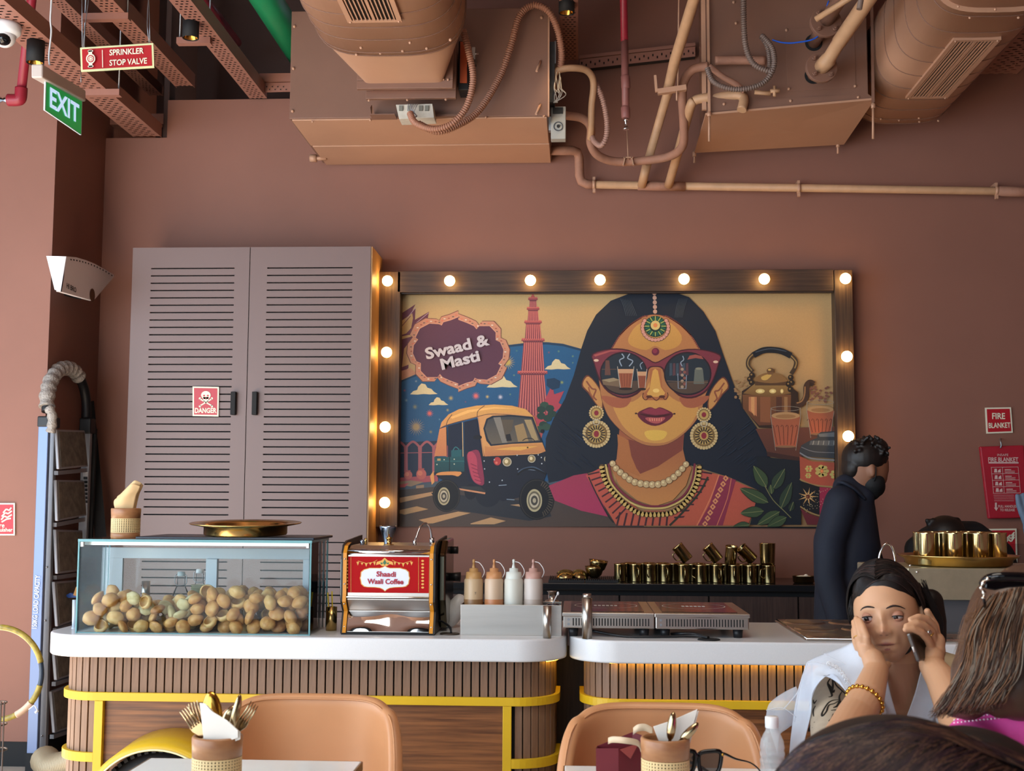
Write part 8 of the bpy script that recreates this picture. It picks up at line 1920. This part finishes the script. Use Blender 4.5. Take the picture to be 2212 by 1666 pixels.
# ---- person bending down behind the tray
bnp = E('person', (P(2060, 1200, 5.2).x, 5.2, 0), 'dark-haired person in a black jacket bent over behind the tray of tumblers', 'person')
b = MB(); chain(b, pp([(2050, 1165, 5.2), (2100, 1165, 5.25), (2140, 1210, 5.3), (2150, 1300, 5.3)]), [.075, .075, .10, .12]); chain(b, pp([(2010, 1165, 5.15), (1978, 1185, 5.1), (1975, 1230, 5.05)]), [.055, .045, .038]); b.ell(P(2150, 1420, 5.3), (.13, .12, .25)); chain(b, [P(2150, 1450, 5.3), Vector((P(2150, 1450, 5.3).x, 5.3, .04))], [.11, .06])
remesh('jacket', b, .010, mat('black_jacket', '14151b', .8, bump=.15, bs=14), bnp, smooth=3)
b = MB(); b.ell(P(2042, 1155, 5.15), (.082, .09, .078), 20, 14)
for k in range(60): b.ell(P(2042+rs.uniform(-40, 34), 1128+rs.uniform(-8, 20), 5.13), rs.uniform(.006, .012), 8, 6)
remesh('hair', b, .006, mat('black_curly_hair', '171110', .5), bnp, smooth=8)
# ---- gloved hand at the right edge
gp = E('person', (P(2330, 1200, 4.9).x, 4.9, 0), 'person mostly out of frame at the right edge, only a grey-blue gloved hand showing', 'person')
GLV = mat('blue_grey_glove', '56687c', .6); b = MB(); gy = 4.6
chain(b, pp([(2198, 1072, gy), (2201, 1088, gy), (2208, 1108, gy), (2222, 1130, gy)]), [.009, .011, .013, .020]); b.ell(P(2226, 1118, gy), (.034, .02, .045))
for k, (x, y) in enumerate(((2210, 1062), (2220, 1056), (2231, 1058), (2242, 1066))): chain(b, pp([(2216+k*8, 1105, gy), (x+4, y+24, gy), (x, y+4 if k else y+8, gy)]), [.012, .0105, .009])
chain(b, pp([(2226, 1140, gy), (2232, 1165, gy), (2280, 1300, 4.75)]), [.026, .028, .045])
remesh('glove', b, .004, GLV, gp, smooth=2)
b = MB(); chain(b, [P(2280, 1300, 4.75), P(2330, 1180, 4.9)], [.05, .06]); xg = P(2370, 1200, 4.9).x; chain(b, [Vector((xg, 4.9, 1.38)), Vector((xg, 4.9, 1.0)), Vector((xg, 4.9, .5)), Vector((xg, 4.9, .08))], [.13, .15, .12, .08]); b.ell(Vector((xg, 4.9, 1.62)), (.08, .09, .12)); capsule(b, Vector((xg, 4.9, 1.5)), Vector((xg, 4.9, 1.4)), .05, .06)
remesh('clothing', b, .012, BLACKM, gp, smooth=3)
# ---------------------------------------------------------------- foreground furniture
def marble(name): return mat(name, 'eaf0f0', .14, var=.04, vs=4)
MT = marble('pale_marble_top'); BRZ = mat('bronze_edge', '8a6a4a', .35, metal=.7)
def table(x0, x1, y1, lab):
    y0 = 1.55; t = E('cafe_table', ((x0+x1)/2, (y0+y1)/2, 0), lab, 'table')
    ob('tabletop', MB().box(x0, x1, y0, y1, .735, .75), MT, t, bev=.002)
    ob('metal_edge', MB().box(x0-.003, x0, y0, y1, .732, .7495).box(x1, x1+.003, y0, y1, .732, .7495).box(x0, x1, y1, y1+.003, .732, .7495), BRZ, t)
    cx_, cy_ = (x0+x1)/2, (y0+y1)/2; ob('pedestal', MB().cyl((cx_, cy_, .03), (cx_, cy_, .735), .03, n=16), BLACKM, t); ob('base_plate', MB().box(cx_-.2, cx_+.2, cy_-.2, cy_+.2, 0, .03), BLACKM, t, bev=.004)
    return t
k0, k1 = PZ(325, 1638, .75), PZ(781, 1645, .75); table(k0.x, k1.x, (k0.y+k1.y)/2, 'white topped cafe table at the bottom left in front of the tan chair')
k2 = PZ(1220, 1654, .75); table(k2.x, k2.x+.60, k2.y, 'white topped cafe table at the bottom right under the bottle and sunglasses')
def tub_chair(px, ytop, Y, W, lab, creased):
    c0 = P(px, ytop, Y); zt3 = c0.z; c = E('tub_chair', (c0.x, Y-.22, 0), lab, 'chair', 'tan leather tub chairs')
    zs = .47; R = W/2
    def f(u, v):
        s = 2*u-1; a_ = s*1.50; e = abs(s)
        x = R*math.copysign(abs(math.sin(a_))**.62, a_); y = -.30*(1-max(0, math.cos(a_))**.62)
        top = zt3-(zt3-zs-.12)*max(0, (e-.52)/.48)**2.1-.022*(e/.5)**4*(e < .5)-.022*(e >= .5)
        z = zs-.10+(top-zs+.10)*v
        x *= 1-.10*(1-v); bulge = .018*math.sin(PI*v)
        n_ = (.006*math.sin((x*9+z*14)*3)*max(0, s-.15)*(1-v)*2.2 if creased else 0)
        return Vector((c0.x+x, Y+y+bulge+n_, z))
    ob('backrest', MB().grid(f, 44, 16), TAN, c, solid=.034, sub=1)
    ob('seat_cushion', MB().box(c0.x-R*.84, c0.x+R*.84, Y-.46, Y-.03, zs-.09, zs), TAN, c, bev=.03, seg=3)
    ob('seat_shell', MB().box(c0.x-R*.8, c0.x+R*.8, Y-.44, Y-.04, zs-.13, zs-.09), TAN, c, bev=.01)
    seam = [f(k/40, 1)+Vector((0, -.016, -.012)) for k in range(2, 39)]; ob('piping', MB().tube(seam, .0022, 5), TAN, c)
    for sx in (-1, 1):
        for sy in (0, 1): ob('leg', MB().cyl((c0.x+sx*R*.6, Y-.38+sy*.28, zs-.12), (c0.x+sx*R*.78, Y-.42+sy*.36, 0), .016, .011, 12), BLACKM, c)
    return c
tub_chair(683, 1497, 3.05, .45, 'tan leather tub chair behind the bottom left table', True)
tub_chair(1424, 1516, 2.86, .44, 'tan leather tub chair behind the bottom right table', False)
ct1 = P(470, 1594, 2.34); h1 = ct1.z-.75; ch1 = cup('cutlery_cup', ct1.x, 2.34, .7505, .0468, h1+.004, 'wooden cane-banded cup of cutlery on the bottom left table', 'cup', 44, 10, 'cutlery cups')
ct2 = P(1437, 1598, 2.38); h2 = ct2.z-.75; ch2 = cup('cutlery_cup', ct2.x, 2.38, .7505, .0458, h2+.004, 'wooden cane-banded cup of cutlery on the bottom right table', 'cup', 44, 10, 'cutlery cups')
CHG = mat('champagne_steel', 'b39f7c', .18, metal=1)
def fork(px0, py0, px1, py1, Y, lab, tw=0, wd=.022):
    a, c_ = P(px0, py0, Y), P(px1, py1, Y+.0); d = (c_-a).normalized(); L = (c_-a).length; u = Vector((math.cos(tw), math.sin(tw), 0)); u = (u-d*u.dot(d)).normalized(); base = a-d*.085
    f = E('fork', base, lab, 'fork', 'forks in the cutlery cups'); nm = d.cross(u)
    ob('handle', MB().bar(base, a-d*.004, .007, .002, nm), CHG, f, bev=.0005)
    q = a+d*L*.42; vs = [a-u*.0035, a+u*.0035, q-d*L*.14+u*wd/2, q+u*wd/2, q-u*wd/2, q-d*L*.14-u*wd/2]
    ob('shoulder', MB().prism(vs, nm*.0016), CHG, f)
    for k in range(4):
        o_ = u*(-wd/2+wd*(k+.5)/4); ob('tine', MB().tube([q+o_-d*.004, q+o_+d*L*.3+nm*.003, c_+o_], [.0019, .0018, .0009], 6), CHG, f)
def spoon(px0, py0, px1, py1, Y, lab, m=CHG, w_=.017, tw=0, grp='spoons in the cutlery cups'):
    a, c_ = P(px0, py0, Y), P(px1, py1, Y); d = (c_-a).normalized(); L = (c_-a).length; base = a-d*.085; u = Vector((math.cos(tw), math.sin(tw), 0)); u = (u-d*u.dot(d)).normalized(); nm = d.cross(u)
    s = E('spoon', base, lab, 'spoon', grp); ob('handle', MB().bar(base, a+d*.002, .006, .002, nm), CHG, s, bev=.0005)
    M3 = Matrix((u, nm, d)).transposed(); cc_ = a.lerp(c_, .5); b = MB(); vs = []; nu, nv = 20, 7
    for j in range(nv+1):
        t = j/nv*PI*.5
        for i in range(nu): a_ = 2*PI*i/nu; e = Vector((w_*math.sin(t)*math.cos(a_)*(1-.12*math.sin(a_)), -.009*math.cos(t), L/2*math.sin(t)*math.sin(a_))); vs.append(cc_+M3 @ e)
    b.add(vs, [(j*nu+i, j*nu+(i+1) % nu, (j+1)*nu+(i+1) % nu, (j+1)*nu+i) for j in range(nv) for i in range(nu)], True); ob('bowl', b, m, s, solid=.0012); return s
fork(437, 1590, 396, 1532, 2.325, 'champagne fork leaning furthest left in the left cutlery cup'); fork(441, 1586, 416, 1517, 2.345, 'champagne fork leaning left behind another in the left cutlery cup', .5); fork(510, 1582, 550, 1520, 2.345, 'champagne fork leaning right in the left cutlery cup', -.2)
spoon(462, 1580, 455, 1494, 2.36, 'golden ridged serving spoon standing upright in the left cutlery cup', GOLD, .019); spoon(487, 1580, 509, 1524, 2.36, 'broad pale spoon behind another in the left cutlery cup', CHG, .016, .4); spoon(497, 1582, 518, 1500, 2.33, 'slim spoon seen edge-on in the left cutlery cup', CHG, .009, 1.1)
def napk(pts, Y, lab, k2):
    q = [P(x, y, Y) for x, y in pts]; ob('paper_napkin', MB().prism(q, (0, .0012, 0)).prism([v+Vector((.003, .006, -.004)) for v in q], (0, .0012, 0)), TISW, label=lab, cat='napkin', group=k2, bev=.0006)
napk([(431, 1519), (443, 1520), (458, 1537), (490, 1556), (514, 1578), (514, 1594), (498, 1600), (440, 1600)], 2.31, 'folded white paper napkin in front of the cutlery in the left cup', 'napkins in the cutlery cups')
napk([(1411, 1570), (1448, 1558), (1462, 1552), (1503, 1534), (1507, 1532), (1497, 1570), (1488, 1602), (1424, 1604)], 2.385, 'folded white paper napkin fanned behind the spoons in the right cup', 'napkins in the cutlery cups')
spoon(1447, 1600, 1455, 1538, 2.365, 'upright champagne spoon in the right cutlery cup', CHG, .008); spoon(1470, 1600, 1508, 1562, 2.365, 'champagne spoon leaning right in the right cutlery cup', CHG, .008, .3)
# red gift bag
RB = mat('maroon_card', '6a1c28', .5); bgY = 2.50
bgm = E('paper_bag', (P(1335, 1640, bgY).x, bgY+.03, .75), 'small maroon paper bag with cream ribbon handles on the bottom right table', 'bag')
F0 = [P(1288, 1617, bgY), P(1336, 1617, bgY), P(1362, 1625, bgY-.0), P(1384, 1606, bgY+.03)]
def dn(v): return Vector((v.x, v.y, .7505))
bk = [P(1290, 1612, bgY+.07), P(1366, 1582, bgY+.07), P(1390, 1590, bgY+.06)]
b = MB().add([F0[0], F0[1], dn(F0[1]), dn(F0[0])], [(3, 2, 1, 0)]).add([F0[1], F0[3], dn(F0[3]), dn(F0[1])], [(3, 2, 1, 0)]).add([F0[0], bk[0], bk[1], bk[2], F0[3], dn(F0[3]), dn(bk[2]), dn(bk[1]), dn(bk[0]), dn(F0[0])], [(0, 1, 8, 9), (1, 2, 7, 8), (2, 3, 6, 7), (3, 4, 5, 6)])
ob('bag_body', b, RB, bgm, solid=.0012)
ob('tucked_flap', MB().prism([P(1339, 1620, bgY-.002), P(1362, 1612, bgY+.01), P(1380, 1606, bgY+.02), P(1362, 1640, bgY+.005)], (0, .001, 0)), mat('pinkish_card', '9a4a48', .5), bgm)
RIB = mat('cream_ribbon', 'd0bca0', .5)
def ribbon(pts, w_): 
    q = spl(pp(pts), 6); b = MB(); n = len(q); b.add([v+Vector((0, 0, w_/2)) for v in q]+[v-Vector((0, 0, w_/2)) for v in q], [(i, i+1, n+i+1, n+i) for i in range(n-1)], True); return b
ob('ribbon_handle', ribbon([(1314, 1601, 2.49), (1324, 1598, 2.48), (1350, 1600, 2.47), (1378, 1606, 2.48), (1386, 1622, 2.49)], .012), RIB, bgm, solid=.001); ob('ribbon_handle', ribbon([(1368, 1580, 2.56), (1378, 1573, 2.55), (1394, 1572, 2.55), (1410, 1580, 2.55)], .014), RIB, bgm, solid=.001)
# sunglasses on the table
sgf = E('sunglasses', (P(1560, 1660, 2.45).x, 2.45, .7505), 'black cat-eye sunglasses lying open on the bottom right table', 'sunglasses'); sY = 2.452; GB = mat('glossy_black', '08090d', .1)
lens = [(1512, 1628), (1535, 1623), (1556, 1625), (1557, 1645), (1550, 1668), (1530, 1676), (1514, 1668), (1509, 1645)]
ob('lens', MB().poly([P(x, y, sY) for x, y in lens]), mat('smoke_lens', '2c2728', .05, alpha=.85), sgf); ob('lens_rim', MB().tube(spl([P(x, y, sY) for x, y in lens], 4, True), .0042, 8, closed=True), GB, sgf)
l2 = [(x-56, y+6) for x, y in lens]; ob('lens', MB().poly([P(x, y-6, sY-.02) for x, y in l2]), mat('smoke_lens', '2c2728', .05, alpha=.85), sgf); ob('lens_rim', MB().tube(spl([P(x, y-6, sY-.02) for x, y in l2], 4, True), .0042, 8, closed=True), GB, sgf)
ob('bridge', MB().tube(spl(pp([(1497, 1640, sY-.015), (1502, 1634, sY-.01), (1510, 1634, sY)]), 3), .004, 8), GB, sgf)
ob('temple', MB().tube(spl(pp([(1555, 1627, sY), (1568, 1630, sY+.01), (1590, 1640, sY+.02), (1618, 1647, sY+.03), (1635, 1658, sY+.032), (1645, 1671, sY+.032)]), 5), [.0055-.003*min(1, i/14) for i in range(26)], 8, flat=.6), GB, sgf); ob('temple', MB().tube(spl(pp([(1458, 1640, sY-.02), (1500, 1650, sY+.02), (1530, 1668, sY+.03)]), 5), .003, 8), GB, sgf)
ob('gold_stud', MB().ell(P(1561, 1631, sY-.006), .003, 8, 6), GOLD, sgf)
# water bottle
bt = P(1667, 1548, 2.42); zt_b = bt.z; wbx, wby = bt.x, 2.42; H_ = zt_b-.7505
wb = E('water_bottle', (wbx, wby, .7505), 'clear plastic water bottle with a white cap in front of the woman in white', 'bottle'); o_ = (wbx, wby, .7505)
pr_ = [(0, .001), (.020, .001), (.0235, .006)]; z = .012
while z < H_-.062: pr_ += [(.0232, z), (.0215, z+.004), (.0232, z+.009)]; z += .0135
pr_ += [(.0228, H_-.056), (.021, H_-.044), (.0155, H_-.032), (.0118, H_-.026), (.0115, H_-.020)]
PET = mat('clear_pet', 'e4ebee', .08, alpha=.2)
ob('bottle_body', MB().lathe(pr_, 36, c=o_), PET, wb, solid=.0006)
ob('water', MB().lathe([(0, .003), (.0200, .004), (.0205, .008), (.0205, H_-.075), (0, H_-.075)], 28, c=o_), mat('water', 'c9d2d6', .05, alpha=.12), wb)
ob('cap', MB().lathe([(.0118, H_-.021), (.0125, H_-.020), (.0125, H_-.001), (.0118, H_), (0, H_)], 36, c=o_), mat('white_cap', 'e2e4e6', .4), wb, label='white ribbed screw cap')
